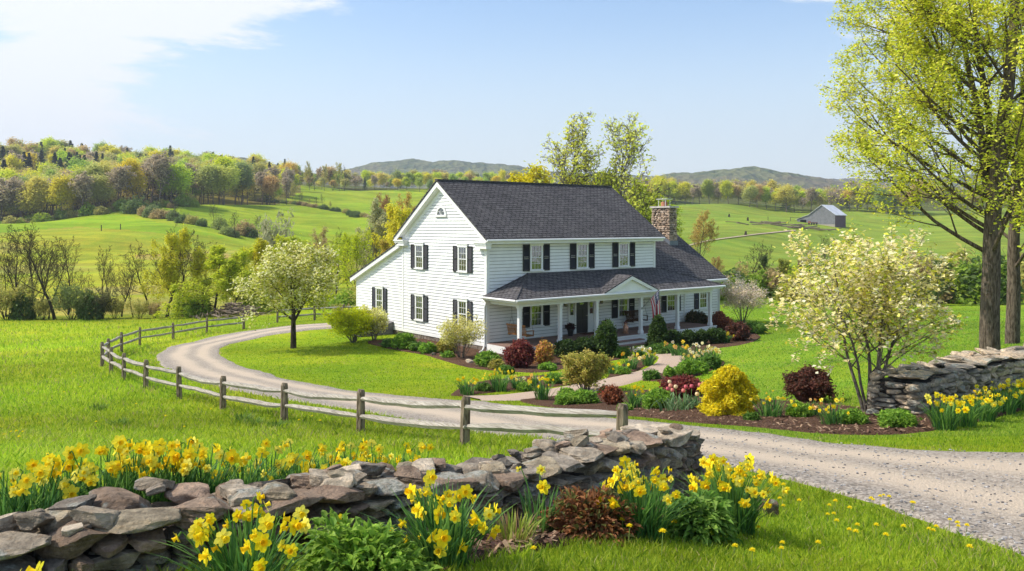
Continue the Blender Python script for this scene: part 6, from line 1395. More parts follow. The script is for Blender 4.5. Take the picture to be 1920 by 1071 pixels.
def clump(label, px, Y, rad, H, nf, nl, seed, group='daffodil clumps', flowers='each', pc=None, tc2=None, hs=1.0, spread=1.0, name='daffodil_clump', cat='daffodils', tr=0.6, fh=(0.78, 1.12), leafcol=None, foot=None, R0=0.052, lw=0.014):
    q = np.random.default_rng(seed); x, y, z = at(px, Y) if foot is None else place(px, foot); root = empty(name, (x, y, z)); tag(root, label, cat, group)
    mb = MB(); a = q.uniform(0, 6.28, nl); rr = rad * 0.45 * np.sqrt(q.random(nl)); C = np.stack([np.cos(a) * rr, np.sin(a) * rr, np.full(nl, -0.02)], 1)
    straps(mb, C, a + q.normal(size=nl) * 0.6, H * q.uniform(0.62, 1.05, nl), q.uniform(0.05, 0.75, nl) * spread, lw, DAFL if leafcol is None else leafcol, q)
    pos = []
    for k in range(nf):
        a = q.uniform(0, 6.28); r0 = rad * 0.3 * math.sqrt(q.random()); r1 = rad * (0.15 + 0.85 * q.random()**0.6); h = H * q.uniform(*fh) * (1 - 0.22 * (r1 / rad)**2)
        b = np.array([math.cos(a) * r0, math.sin(a) * r0, 0]); t_ = np.array([math.cos(a) * r1, math.sin(a) * r1, h]); mid = (b + t_) / 2 + np.array([-math.cos(a), -math.sin(a), 0.5]) * 0.03
        fa = a + q.normal() * 0.9 if q.random() < 0.45 else -math.pi / 2 + q.normal() * 0.8        # heads turn outward or to the open side
        d = np.array([math.cos(fa), math.sin(fa), q.uniform(-0.6, 0.35)]); d /= np.linalg.norm(d)
        mb.tube([b, mid, t_, t_ + np.array([0, 0, 0.012]) + d * 0.012, t_ + d * 0.030], [0.0045, 0.004, 0.0038, 0.0045, 0.006], 4, 0, (0.14, 0.30, 0.06), cap=False); pos.append((t_ + d * 0.032, d, q.uniform(0.68, 1.18) * hs))
    mb.build('leaves', M['blade'], root)
    bl = MB()
    for k, (P, d, s_) in enumerate(pos):
        v = q.integers(0, 4); az = math.atan2(d[1], d[0]); el = math.asin(d[2]); roll = q.uniform(0, 1.05)
        if flowers == 'each':
            if HEADO[v] is None: o = HEADS[v].build('flower', M['petal'], None); HEADO[v] = o
            else: o = HEADO[v].copy(); COL.objects.link(o)
            o.parent = root; o.location = P; o.rotation_euler = (roll, -el, az); o.scale = (s_,) * 3
        else:
            hm = HEADS[v] if pc is None else head(v, R0, pc if np.ndim(pc) == 1 else pc[q.integers(0, len(pc))], tc2 or (0.88, 0.48, 0.008), tr)
            V = np.concatenate(hm.V) * s_; ce, se = math.cos(-el), math.sin(-el); ca, sa = math.cos(az), math.sin(az)
            V = V @ np.array([[ce, 0, -se], [0, 1, 0], [se, 0, ce]]); V = V @ np.array([[ca, sa, 0], [-sa, ca, 0], [0, 0, 1]]) + P; off = bl.n; bl.V.append(V)
            for Fc, m_, t in hm.B: bl.B.append((Fc + off, m_, t))
            bl.n += len(V)
    if bl.n: bl.build('blossom', M['petal'], root)
    return root
# foreground
clump('biggest daffodil clump in the foreground before the left part of the wall', 458, 4.35, 0.34, 0.50, 32, 230, 1, hs=1.0)
clump('daffodils cut by the bottom left corner of the picture', 118, 3.55, 0.20, 0.47, 4, 70, 2)
clump('large daffodil clump in front of the middle of the foreground wall', 832, 5.05, 0.36, 0.54, 34, 260, 3, hs=1.0, fh=(0.45, 1.05))
clump('sparse daffodil tuft with two flowers beside the reddish leafy plant', 1012, 6.05, 0.20, 0.46, 3, 34, 4, spread=0.6)
clump('daffodil clump right of the reddish leafy plant', 1205, 6.15, 0.34, 0.48, 36, 240, 5, hs=1.0)
clump('daffodil clump at the right end of the foreground wall', 1372, 6.9, 0.40, 0.54, 52, 280, 6, hs=1.0)
clump('single daffodils left of the large middle clump', 640, 4.95, 0.16, 0.30, 2, 40, 7)
BW = [(5, 5.0, 'at the left picture edge behind the wall'), (60, 5.1, 'second from the left edge behind the wall'), (120, 5.3, 'drooping outward over the wall stones near the left edge'), (190, 5.5, 'at the left end of the dense row behind the wall'), (240, 5.6, 'in the dense row behind the wall, second of it'), (290, 5.7, 'in the dense row behind the wall, in its middle'), (340, 5.8, 'in the dense row behind the wall, right of its middle'), (388, 5.9, 'at the right end of the dense row behind the wall'),
      (455, 6.2, 'just right of the gap in the row behind the wall'), (505, 6.4, 'behind the wall above the mossy cap stones'), (560, 6.7, 'behind the wall left of the third fence post from the wall end'), (610, 6.9, 'behind the wall under the leftmost near rail'), (655, 7.2, 'behind the wall just below the second tall post'), (705, 7.5, 'behind the wall right of the second tall post'), (745, 7.7, 'second last of the row behind the wall'), (785, 7.9, 'last of the row behind the wall')]
for k, (px, Y, w) in enumerate(BW): clump(f'daffodil clump {w}', px, Y, 0.25 if k < 8 else 0.22, 0.50 if k < 8 else 0.46, (12, 10, 12, 17, 18, 18, 16, 14, 10, 10, 12, 12, 12, 10, 10, 10)[k], 130, 20 + k, 'daffodil clumps behind the foreground wall')
clump('lone daffodil poking up behind the wall cap stones', 958, 7.4, 0.05, 0.50, 1, 6, 50); clump('lone daffodil behind the wall near its right end', 1036, 8.3, 0.05, 0.50, 1, 5, 51)
# right hand bed by the far wall
for k, (px, ft, W, w) in enumerate(((1770, 806, .36, 'lowest at the left of the right wall bed'), (1806, 800, .42, 'in the middle of the right wall bed'), (1845, 790, .34, 'right of the middle of the right wall bed'), (1880, 776, .42, 'against the right wall near the picture edge'), (1912, 768, .42, 'at the right picture edge before the wall'), (1950, 760, .4, 'just outside the right wall bed'))):
    x, y, z = place(px, ft); clump(f'daffodil clump {w}', px, y, W * 1.15, 0.56, 16, 150, 60 + k, 'daffodil clumps in the right wall bed', 'merged', hs=1.25, lw=0.022, foot=ft)
CREAM = [(0.88, 0.82, 0.45), (0.92, 0.88, 0.68), (0.90, 0.78, 0.20)]
FAR = [(876, 742, 55, 34, 14, None, 'yellow daffodil clump at the left end of the path bed'), (937, 734, 60, 38, 22, None, 'full daffodil clump second from the left in the path bed'), (968, 730, 34, 26, 8, CREAM, 'pale narcissus clump beside the full daffodil clump'), (1000, 726, 30, 26, 8, [(0.9, 0.85, 0.7), (0.8, 0.12, 0.03), (0.9, 0.5, 0.1)], 'white and red flowers by the path edge'),
       (1018, 752, 62, 44, 14, None, 'yellow daffodils with grey green leaves at the near path corner'), (1190, 768, 58, 44, 16, None, 'yellow daffodils between red brown shrub and lime mound'), (1446, 785, 84, 46, 16, None, 'daffodil clump right of the golden conifer'), (1560, 800, 84, 48, 14, None, 'daffodil clump left of the lime mounds by the dogwood'), (1522, 782, 40, 34, 6, [(0.9, 0.35, 0.12), (0.9, 0.6, 0.3)], 'orange flowers behind the dark red twiggy shrub foot'),
       (1182, 694, 56, 30, 16, [(0.9, 0.62, 0.04), (0.92, 0.4, 0.03), (0.9, 0.8, 0.4)], 'orange and yellow flowers left of the path bend'), (1215, 686, 44, 30, 12, [(0.88, 0.74, 0.05), (0.9, 0.85, 0.5)], 'yellow green flowers at the path bend'), (1150, 702, 60, 22, 12, None, 'low yellow flowers left of the path'), (1200, 668, 40, 18, 12, [(0.9, 0.88, 0.8)], 'white flowers before the porch steps'),
       (1275, 668, 70, 26, 12, [(0.9, 0.65, 0.05), (0.9, 0.85, 0.7), (0.9, 0.5, 0.2)], 'mixed flowers below the row of round boxwoods'), (1315, 680, 60, 34, 20, CREAM, 'cream flower clump right of the path'), (1292, 690, 48, 30, 14, CREAM, 'cream flowers leaning over the path'), (1338, 682, 40, 28, 10, CREAM, 'pale flowers at the right end of the path bed'), (1362, 644, 28, 20, 8, [(0.9, 0.72, 0.04)], 'yellow flowers between boxwood and dark red shrub')]
for k, (px, ft, w, h, nf, pc, lb) in enumerate(FAR):
    x, y, z = place(px, ft); W = w * y / F / 2; Hh = h * y / F; clump(lb, px, y, W, Hh, nf, 90, 100 + k, 'flower clumps in the path beds', 'merged', pc=pc, tc2=(0.85, 0.6, 0.1) if pc else None, hs=max(1.0, y * 0.045), lw=0.012 + y * 0.0007, foot=ft, tr=0.6 if pc is None else 0.35)
for k, (px, ft, lb) in enumerate(((1272, 772, 'pink tulips in front of the long burgundy shrub'), (1312, 768, 'pink and cream tulips left of the golden conifer'), (1252, 764, 'two pink tulips at the burgundy shrub left end'))):
    x, y, z = place(px, ft); q = np.random.default_rng(150 + k); root = empty('tulip_clump', (x, y, z)); tag(root, lb, 'tulips', 'tulips in the driveway bed'); mb = MB(); n = 45; C = np.stack([q.normal(size=n) * .22, q.normal(size=n) * .14, np.zeros(n)], 1); a = q.uniform(0, 6.28, n); straps(mb, C, a, q.uniform(.25, .5, n), q.uniform(.2, .9, n), 0.05, np.array([(0.16, 0.27, 0.13), (0.22, 0.34, 0.16), (0.12, 0.22, 0.09)]), q); pos = []
    for j in range((6, 5, 2)[k]):
        b = np.array([q.normal() * .24, q.normal() * .12 - 0.05, 0]); t_ = b + np.array([q.normal() * .03, 0, q.uniform(.42, .62)]); mb.tube([b, t_], [.008, .007], 4, 0, (.2, .34, .1)); pos.append(t_)
    mb.build('leaves', M['blade'], root)
    for P in pos:
        m_ = MB(); c = [(0.82, 0.30, 0.28), (0.85, 0.42, 0.34), (0.9, 0.75, 0.5), (0.72, 0.18, 0.22)][q.integers(0, 4)]; m_.lathe([(0, 0), (.032, .012), (.048, .04), (.045, .07), (.03, .095)], 8, tuple(P), 0, c); m_.build('flower', M['petal'], root, smooth=True)

def mound(name, label, cat, px, foot, w, h, cols, seed, group=None, n=None, leaf=None, shape='dome', rise=1.0, core=True, mat='leaf', elong=1.5, lump=0.12, at_=None):
    """dense bush w x h photo pixels; a leafy shell over twigs and an inner body of the same foliage"""
    q = np.random.default_rng(seed); x, y, z = place(px, foot) if at_ is None else at(px, at_); W = w * y / F / 2; Hh = h * y / F
    root = empty(name, (x, y + W * 0.55, float(zg(x, y + W * .55)))); tag(root, label, cat, group); leaf = leaf or max(0.022, y * 0.0021); n = n or int(min(5200, max(500, w * h * 1.5)))
    D = q.normal(size=(n, 3)); D[:, 2] = np.where(D[:, 2] < -0.35, -D[:, 2], D[:, 2]); D /= np.linalg.norm(D, axis=1, keepdims=True); K = q.normal(size=(7, 3)) * 3.5; ph_ = q.uniform(0, 6, 7)
    lum = lambda d: 1 + lump * np.sin(d @ K.T + ph_).sum(1) / 1.8
    if shape == 'cone':
        t = q.random(n)**1.3; a = q.uniform(0, 6.28, n); prof = (1 - t)**0.5 * np.minimum(1, (t + 0.12) * 5)**0.5; dd = np.stack([np.cos(a), np.sin(a), t * 3], 1); rr = prof * W * (0.80 + 0.25 * q.random(n)) * (1 + lump * np.sin(dd @ K.T + ph_).sum(1) / 2.2); P = np.stack([np.cos(a) * rr, np.sin(a) * rr, t * Hh], 1)
    else:
        rr = lum(D) * (0.72 + 0.30 * q.random(n)) * (np.where(q.random(n) < 0.07, q.uniform(1.05, 1.28, n), 1.0) if name != 'boxwood' else 1.0); P = D * rr[:, None] * np.array([W, W, Hh * 0.56]); P[:, 2] += Hh * 0.42; P[:, 2] = np.maximum(P[:, 2], 0.01)
    mb = MB(); leaves(mb, P, 2, leaf, leaf * 0.6, cols, q, flat=0.15, elong=elong, cfac=0.16); o = mb.build('foliage', M[mat], root)
    if core:
        c = MB(); k = 14; th = np.arange(k) * 2 * math.pi / k; V = []
        for f in np.linspace(0, 1, 8):
            if shape == 'cone': R0 = W * 0.72 * (1 - f)**0.75 * min(1, (f + .12) * 5)**0.5; zz = f * Hh * 0.93
            else: u = (f - 0.38) / 0.62; R0 = W * 0.74 * math.sqrt(max(0.0, 1 - u * u if u > 0 else 1 - (u * 1.1)**2)); zz = Hh * (0.04 + 0.82 * f)
            V += [(R0 * math.cos(t), R0 * math.sin(t), zz) for t in th]
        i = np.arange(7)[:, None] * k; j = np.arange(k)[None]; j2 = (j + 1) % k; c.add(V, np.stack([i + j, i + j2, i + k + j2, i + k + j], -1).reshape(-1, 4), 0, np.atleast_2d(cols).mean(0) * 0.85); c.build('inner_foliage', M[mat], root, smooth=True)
    return root
BOX = np.array([(0.055, 0.105, 0.022), (0.08, 0.14, 0.03), (0.04, 0.08, 0.02)]); BURG = np.array([(0.20, 0.035, 0.04), (0.28, 0.055, 0.05), (0.13, 0.03, 0.03), (0.30, 0.10, 0.06)]); LG = np.array([(0.22, 0.40, 0.04), (0.30, 0.48, 0.06), (0.15, 0.30, 0.04)])
MG = np.array([(0.12, 0.24, 0.04), (0.18, 0.32, 0.05), (0.08, 0.17, 0.03)]); GOLD = np.array([(0.84, 0.70, 0.015), (0.72, 0.60, 0.02), (0.90, 0.78, 0.03), (0.50, 0.46, 0.03)]); ORA = np.array([(0.60, 0.30, 0.08), (0.66, 0.46, 0.08), (0.50, 0.42, 0.08), (0.70, 0.35, 0.18)]); MUS = np.array([(0.42, 0.38, 0.05), (0.34, 0.34, 0.06), (0.5, 0.42, 0.1)])
RUST = np.array([(0.30, 0.10, 0.05), (0.40, 0.15, 0.07), (0.22, 0.08, 0.04)]); DRT = np.array([(0.13, 0.05, 0.04), (0.20, 0.075, 0.05), (0.10, 0.06, 0.04)])
MO = [('boxwood', 'first clipped boxwood right of the orange tinted shrub, leftmost of its trio', 1062, 674, 54, 34, BOX), ('boxwood', 'middle clipped boxwood of the trio left of the tall evergreen', 1095, 671, 48, 34, BOX), ('boxwood', 'clipped boxwood touching the tall rounded evergreen', 1119, 668, 40, 34, BOX),
      ('boxwood', 'round boxwood just right of the pointed evergreen', 1265, 652, 33, 30, BOX), ('boxwood', 'second round boxwood right of the pointed evergreen', 1291, 650, 34, 28, BOX), ('boxwood', 'third round boxwood right of the pointed evergreen', 1316, 648, 30, 26, BOX), ('boxwood', 'last round boxwood before the dark red shrub', 1344, 646, 40, 28, BOX),
      ('barberry_shrub', 'round burgundy shrub below the first porch column', 974, 692, 62, 46, BURG), ('spirea_shrub', 'orange and yellow tinted shrub beside the burgundy shrub', 1020, 686, 42, 40, ORA), ('barberry_shrub', 'long burgundy shrub behind the pink tulips', 1284, 748, 96, 38, BURG), ('barberry_shrub', 'dark red brown round shrub alone on the lawn edge left of the dogwood', 1525, 757, 96, 62, DRT), ('barberry_shrub', 'small rust red shrub at the driveway bed', 1150, 762, 42, 34, RUST), ('barberry_shrub', 'dark red shrub at the right end of the boxwood row', 1389, 641, 50, 34, DRT), ('leafy_shrub', 'brownish shrub against the wing wall', 1352, 622, 50, 30, RUST), ('leafy_shrub', 'dark leafy shrub under the wing window', 1308, 618, 44, 30, np.array([(0.10, 0.11, 0.04), (0.18, 0.14, 0.06), (0.06, 0.08, 0.03)])), ('leafy_shrub', 'deep red flowering plant between olive shrub and rust red shrub', 1137, 748, 26, 20, np.array([(0.3, 0.02, 0.03), (0.1, 0.15, 0.04)])),
      ('green_mound', 'low dark green plant right of the dark red shrub', 1416, 626, 44, 16, MG), ('green_mound', 'spiky bright green plant at the left of the burgundy shrub', 916, 690, 46, 28, LG), ('green_mound', 'small mustard dome in the bed near the downspout', 932, 694, 26, 16, MUS), ('green_mound', 'bright green plant by the cellar hatch', 757, 656, 42, 26, LG), ('green_mound', 'low green mound left of the mustard shrub', 782, 660, 26, 14, MG), ('green_mound', 'rounded green mound in the gable bed', 800, 664, 30, 16, LG), ('green_mound', 'mustard coloured shrub left of the pale multi stem shrub', 836, 664, 34, 22, MUS), ('green_mound', 'tiny lime mound before the mustard shrub', 840, 672, 20, 8, LG), ('green_mound', 'small green tuft beside the hatch step', 728, 652, 26, 12, MG),
      ('green_mound', 'round lime mound at the driveway bed corner', 1058, 762, 34, 20, LG), ('green_mound', 'lime green fern like mound, widest of the driveway bed', 1096, 760, 56, 24, LG), ('green_mound', 'small lime mound behind the round lime mound', 1062, 746, 32, 14, LG), ('green_mound', 'bushy lime plant left of the tulips', 1232, 770, 54, 36, LG), ('green_mound', 'green mound beside the white and red flowers', 1040, 722, 40, 18, LG), ('green_mound', 'green mound at the bed end left of the olive shrub', 1080, 722, 38, 18, LG),
      ('green_mound', 'small green plant right of the path, nearest the driveway', 1222, 714, 30, 16, MG), ('green_mound', 'round green plant at the right path edge', 1256, 709, 20, 18, LG), ('green_mound', 'bushy green plant right of the round path plant', 1288, 706, 42, 26, LG), ('green_mound', 'dome of green leaves at the right end of the path bed', 1332, 694, 40, 24, MG), ('green_mound', 'green mound between the path flowers', 1312, 702, 34, 20, LG), ('green_mound', 'dark green ground plant below the pointed evergreen', 1246, 664, 60, 15, MG), ('green_mound', 'dark green plant at the steps left end', 1166, 672, 34, 18, MG), ('green_mound', 'low green plant by the low yellow flowers', 1168, 704, 26, 12, LG),
      ('green_mound', 'lime mound right of the dogwood side daffodils', 1604, 800, 62, 28, LG), ('green_mound', 'wide lime mound over flat stones before the wall end', 1690, 806, 76, 32, LG), ('green_mound', 'light green plant left of the dogwood side daffodils', 1500, 786, 46, 26, LG),
      ('green_mound', 'low green plant between the spiky green plant and the burgundy shrub', 948, 702, 30, 12, MG), ('green_mound', 'low lime plant in front of the orange tinted shrub', 1028, 696, 34, 11, LG), ('green_mound', 'low green plant before the first boxwood trio', 1078, 686, 40, 12, MG), ('green_mound', 'small green plant at the bed edge below the tall rounded evergreen', 1126, 682, 30, 12, LG), ('green_mound', 'small green plant between barberry and daffodils at the driveway edge', 1172, 774, 28, 14, LG), ('green_mound', 'low green plant right of the golden conifer foot', 1412, 792, 30, 14, MG), ('green_mound', 'grey green low plant between the path daffodils', 906, 736, 32, 14, MG), ('green_mound', 'low lime plant at the bed tip between narcissus and path', 985, 734, 26, 12, LG)]
for k, (nm, lb, px, ft, w, h, c) in enumerate(MO):
    w *= 0.84; mound(nm, lb, 'shrub' if nm != 'green_mound' else 'plant', px, ft, w, h, c, 400 + k, {'boxwood': 'clipped boxwoods along the porch', 'green_mound': 'low green plants in the beds', 'barberry_shrub': 'dark red barberry shrubs'}.get(nm), elong=1.3 if nm == 'boxwood' else (2.6 if nm == 'green_mound' else 1.6), lump=0.05 if nm == 'boxwood' else 0.13)
mound('evergreen_shrub', 'tall rounded evergreen left of the porch steps', 'shrub', 1138, 672, 38, 66, BOX * 1.25, 460, 'evergreens beside the steps', shape='dome', lump=0.06)
mound('evergreen_shrub', 'pointed evergreen right of the porch steps under the flag', 'shrub', 1236, 655, 42, 60, BOX * 1.1, 461, 'evergreens beside the steps', shape='cone', lump=0.05)
mound('golden_conifer', 'bright golden feathery conifer in the driveway bed', 'shrub', 1376, 782, 112, 92, GOLD, 462, None, 9000, 0.036, 'cone', elong=2.4, lump=0.3, mat='leaf')
# airy shrubs with visible stems
def airy(name, label, px, foot, w, h, cols, seed, per=3, leaf=0.05, nst=12, spread=0.75, n=(8, 5), top=0.3, r0=0.022, bark_='bark_grey', elong=1.6):
    x, y, z = place(px, foot); W = w * y / F / 2; Hh = h * y / F; g = vase(seed, Hh * 1.0, nst, spread * W / Hh * 1.6, 6, n, r0); T = np.array([t[0] for t in g.tips]); q = np.random.default_rng(seed)
    sc = Hh / T[:, 2].max(); sw = W / np.percentile(np.hypot(T[:, 0], T[:, 1]), 97)
    for i_, (P, rr, lv) in enumerate(g.tubes): g.tubes[i_] = (P * np.array([sw, sw, sc]), rr, lv)
    T = T * np.array([sw, sw, sc]); T = T[T[:, 2] > Hh * top]; lf = MB(); leaves(lf, T, per, leaf, leaf * 1.1, cols, q, flat=0.2, elong=elong, cfac=0.15)
    return put_tree(name, label, 'shrub', (x, y + W * .3, float(zg(x, y + W * .3))), g, bark_, lf, sides=(5, 4, 3, 3, 3))
airy('flowering_shrub', 'bright lime forsythia like bush at the lean-to corner', 660, 644, 84, 72, np.array([(0.84, 0.86, 0.03), (0.74, 0.80, 0.03), (0.62, 0.70, 0.04)]), 470, 4, 0.075, 26, 0.8, (8, 5), 0.18)
airy('flowering_shrub', 'paler creamy bush right of the lime bush under the lean-to window', 700, 640, 56, 66, np.array([(0.80, 0.80, 0.36), (0.70, 0.72, 0.18), (0.86, 0.84, 0.52)]), 471, 3, 0.075, 14, 0.8, (8, 5), 0.3)
airy('vase_shrub', 'pale leaved shrub with fanned bare stems before the gable', 864, 674, 92, 86, np.array([(0.78, 0.74, 0.28), (0.68, 0.66, 0.16), (0.84, 0.80, 0.42)]), 472, 3, 0.055, 14, 0.85, (8, 5), 0.34)
airy('vase_shrub', 'round olive green shrub with many stems by the path', 1098, 738, 84, 78, np.array([(0.48, 0.46, 0.09), (0.56, 0.50, 0.11), (0.36, 0.38, 0.07), (0.60, 0.48, 0.14)]), 473, 5, 0.05, 16, 0.8, (9, 6), 0.22)
for o, hp_ in POTS:
    q = np.random.default_rng(3); m_ = MB(); D = q.normal(size=(420, 3)); D[:, 2] = abs(D[:, 2]); D /= np.linalg.norm(D, axis=1, keepdims=True); leaves(m_, D * (0.12 + .2 * q.random((420, 1))) + np.array([0, 0, hp_ + .03]), 1, 0.07, .02, np.array([(0.05, 0.03, 0.03), (0.08, 0.07, 0.03), (0.12, 0.04, 0.05)]), q, elong=2.0); m_.build('foliage', M['leaf'], o)
# broad leaved plants at the foot of the near wall
def leafy(name, label, px, Y, W, H, cols, seed, L, wd, n, group=None):
    q = np.random.default_rng(seed); x, y, z = at(px, Y); root = empty(name, (x, y, z)); tag(root, label, 'plant', group); D = q.normal(size=(n, 3)); D[:, 2] = abs(D[:, 2]) + .1; D /= np.linalg.norm(D, axis=1, keepdims=True); K = q.normal(size=(6, 3)) * 4; ph_ = q.uniform(0, 6, 6)
    rr = (0.45 + 0.5 * q.random(n)**0.6) * (1 + 0.12 * np.sin(D @ K.T + ph_).sum(1) / 1.6); P = D * rr[:, None] * np.array([W, W * .8, H]); d2 = D * np.array([1, 1, .7]) + q.normal(size=(n, 3)) * .45; d2[:, 2] = np.maximum(d2[:, 2], -.1)
    mb = MB(); leaf6(mb, P, d2, L, wd, cols, q); mb.build('foliage', M['leaf'], root); st = MB()
    for k in range(34): a = q.uniform(0, 6.28); rr_ = q.uniform(.2, .9); st.tube([(0.1 * W * math.cos(a), .1 * W * math.sin(a), 0), (W * .5 * rr_ * math.cos(a), W * .5 * rr_ * math.sin(a), H * .45), (W * .85 * rr_ * math.cos(a), W * .8 * rr_ * math.sin(a), H * .8)], [.006, .005, .003], 4, 0, np.array(cols[0]) * .6)
    st.build('stems', M['leaf'], root); return root
leafy('leafy_plant', 'bright green leafy plant at the bottom, left of the large middle daffodils', 685, 4.7, 0.36, 0.34, np.array([(0.24, 0.40, 0.05), (0.32, 0.50, 0.07), (0.17, 0.32, 0.04)]), 480, 0.075, 0.038, 1500)
leafy('leafy_plant', 'green leafy plant between the two rightmost foreground daffodil clumps', 1305, 6.45, 0.28, 0.33, np.array([(0.20, 0.36, 0.06), (0.28, 0.44, 0.08), (0.13, 0.26, 0.04)]), 481, 0.10, 0.042, 900)
leafy('peony_plant', 'reddish brown leafy plant at the wall foot between daffodil clumps', 1110, 6.05, 0.30, 0.33, np.array([(0.30, 0.13, 0.05), (0.22, 0.09, 0.04), (0.20, 0.20, 0.06), (0.40, 0.18, 0.08)]), 482, 0.075, 0.032, 1100)
clump('grassy yellow green spiky plant right of the large middle daffodils', 962, 5.75, 0.26, 0.27, 0, 130, 483, None, name='grassy_plant', cat='plant', leafcol=np.array([(0.34, 0.42, 0.06), (0.24, 0.34, 0.05), (0.42, 0.46, 0.12), (0.36, 0.24, 0.12)]), spread=0.8)
clump('green iris like tuft beside the path bed flowers', 1046, 28, 0.30, 0.6, 0, 40, 484, None, name='grassy_plant', cat='plant', foot=722, lw=0.03)
# weeds and tussocks in the rough meadow
for k, (px, ft) in enumerate(((225, 802), (185, 770), (455, 792), (478, 800), (520, 806))):
    x, y, z = place(px, ft); clump(('dark grass tussock in the left meadow', 'dark grass tussock further back in the left meadow', 'leafy weed tuft left of the fence post', 'leafy weed tuft, middle one near the fence', 'leafy weed tuft nearest the tall fence post')[k], px, y, 0.45, 0.28, 0, 110, 490 + k, 'tussocks in the left meadow', name='grass_tussock', cat='tussock', spread=1.2, leafcol=np.array([(0.10, 0.20, 0.03), (0.16, 0.28, 0.04), (0.22, 0.3, 0.06)]), foot=ft, lw=0.022)
# dandelions
DN = [(520, 392), (540, 425), (497, 482), (518, 507), (298, 575), (372, 663), (820, 497), (785, 533), (903, 523), (810, 568), (775, 575), (827, 608), (947, 622), (1057, 648), (900, 655), (938, 687), (1040, 465), (1100, 443), (1027, 460), (1132, 478), (1100, 507), (1265, 505), (1275, 512), (1215, 633), (1112, 705), (1405, 655), (1387, 682), (1362, 680), (1484, 620), (1528, 633), (1533, 650), (1583, 636), (1598, 765), (718, 742), (505, 802), (335, 830), (235, 765), (510, 775), (1080, 300 + 175), (610, 470)]
dn = [(1300 + a / 3.097, 800 + b / 3.097) for a, b in DN]; q = np.random.default_rng(71)
dl = [(8, 829), (20, 824), (30, 826), (42, 823), (35, 842), (70, 790), (95, 758), (400, 748), (412, 752), (425, 760), (470, 765), (560, 800), (585, 796), (600, 803), (395, 781), (310, 790), (150, 735), (120, 742), (105, 720), (80, 712), (140, 705), (255, 765), (180, 800), (345, 812), (1840, 720), (1262, 1010), (1178, 1024), (1165, 1016), (1240, 1048), (998, 1069)]
hd = MB(); n = 46; D = q.normal(size=(n, 3)); D[:, 2] = abs(D[:, 2]) * .8; D /= np.linalg.norm(D, axis=1, keepdims=True); leaf6(hd, D * 0.002, D, 0.021, 0.007, np.array([(0.93, 0.72, 0.015), (0.95, 0.78, 0.03)]), q, bend=0.0, fold=0.0); dsrc = None
for k, (px, ft) in enumerate(dn + dl):
    x, y, z = place(px, ft); h = q.uniform(0.07, 0.13) if k < len(dn) else q.uniform(.12, .2)
    root = empty('dandelion', (x, y, z)); tag(root, 'small yellow dandelion in the grass ' + ('between the foreground wall and the gravel drive' if k < len(dn) or k >= len(dn) + 25 else 'of the left meadow' if px < 900 else 'near the right edge'), 'dandelion', 'dandelions in the foreground grass' if k < len(dn) or k >= len(dn) + 25 else 'dandelions in the left meadow')
    st = MB(); st.tube([(0, 0, 0), (0.01, 0, h)], [.003, .0025], 4, 0, (.3, .4, .12)); st.build('stem', M['blade'], root)
    if dsrc is None: o = hd.build('flower', M['petal'], None); dsrc = o
    else: o = dsrc.copy(); COL.objects.link(o)
    o.parent = root; o.location = (.01, 0, h); s_ = q.uniform(.9, 1.25) * (1 if y < 9 else 1.4); o.scale = (s_,) * 3

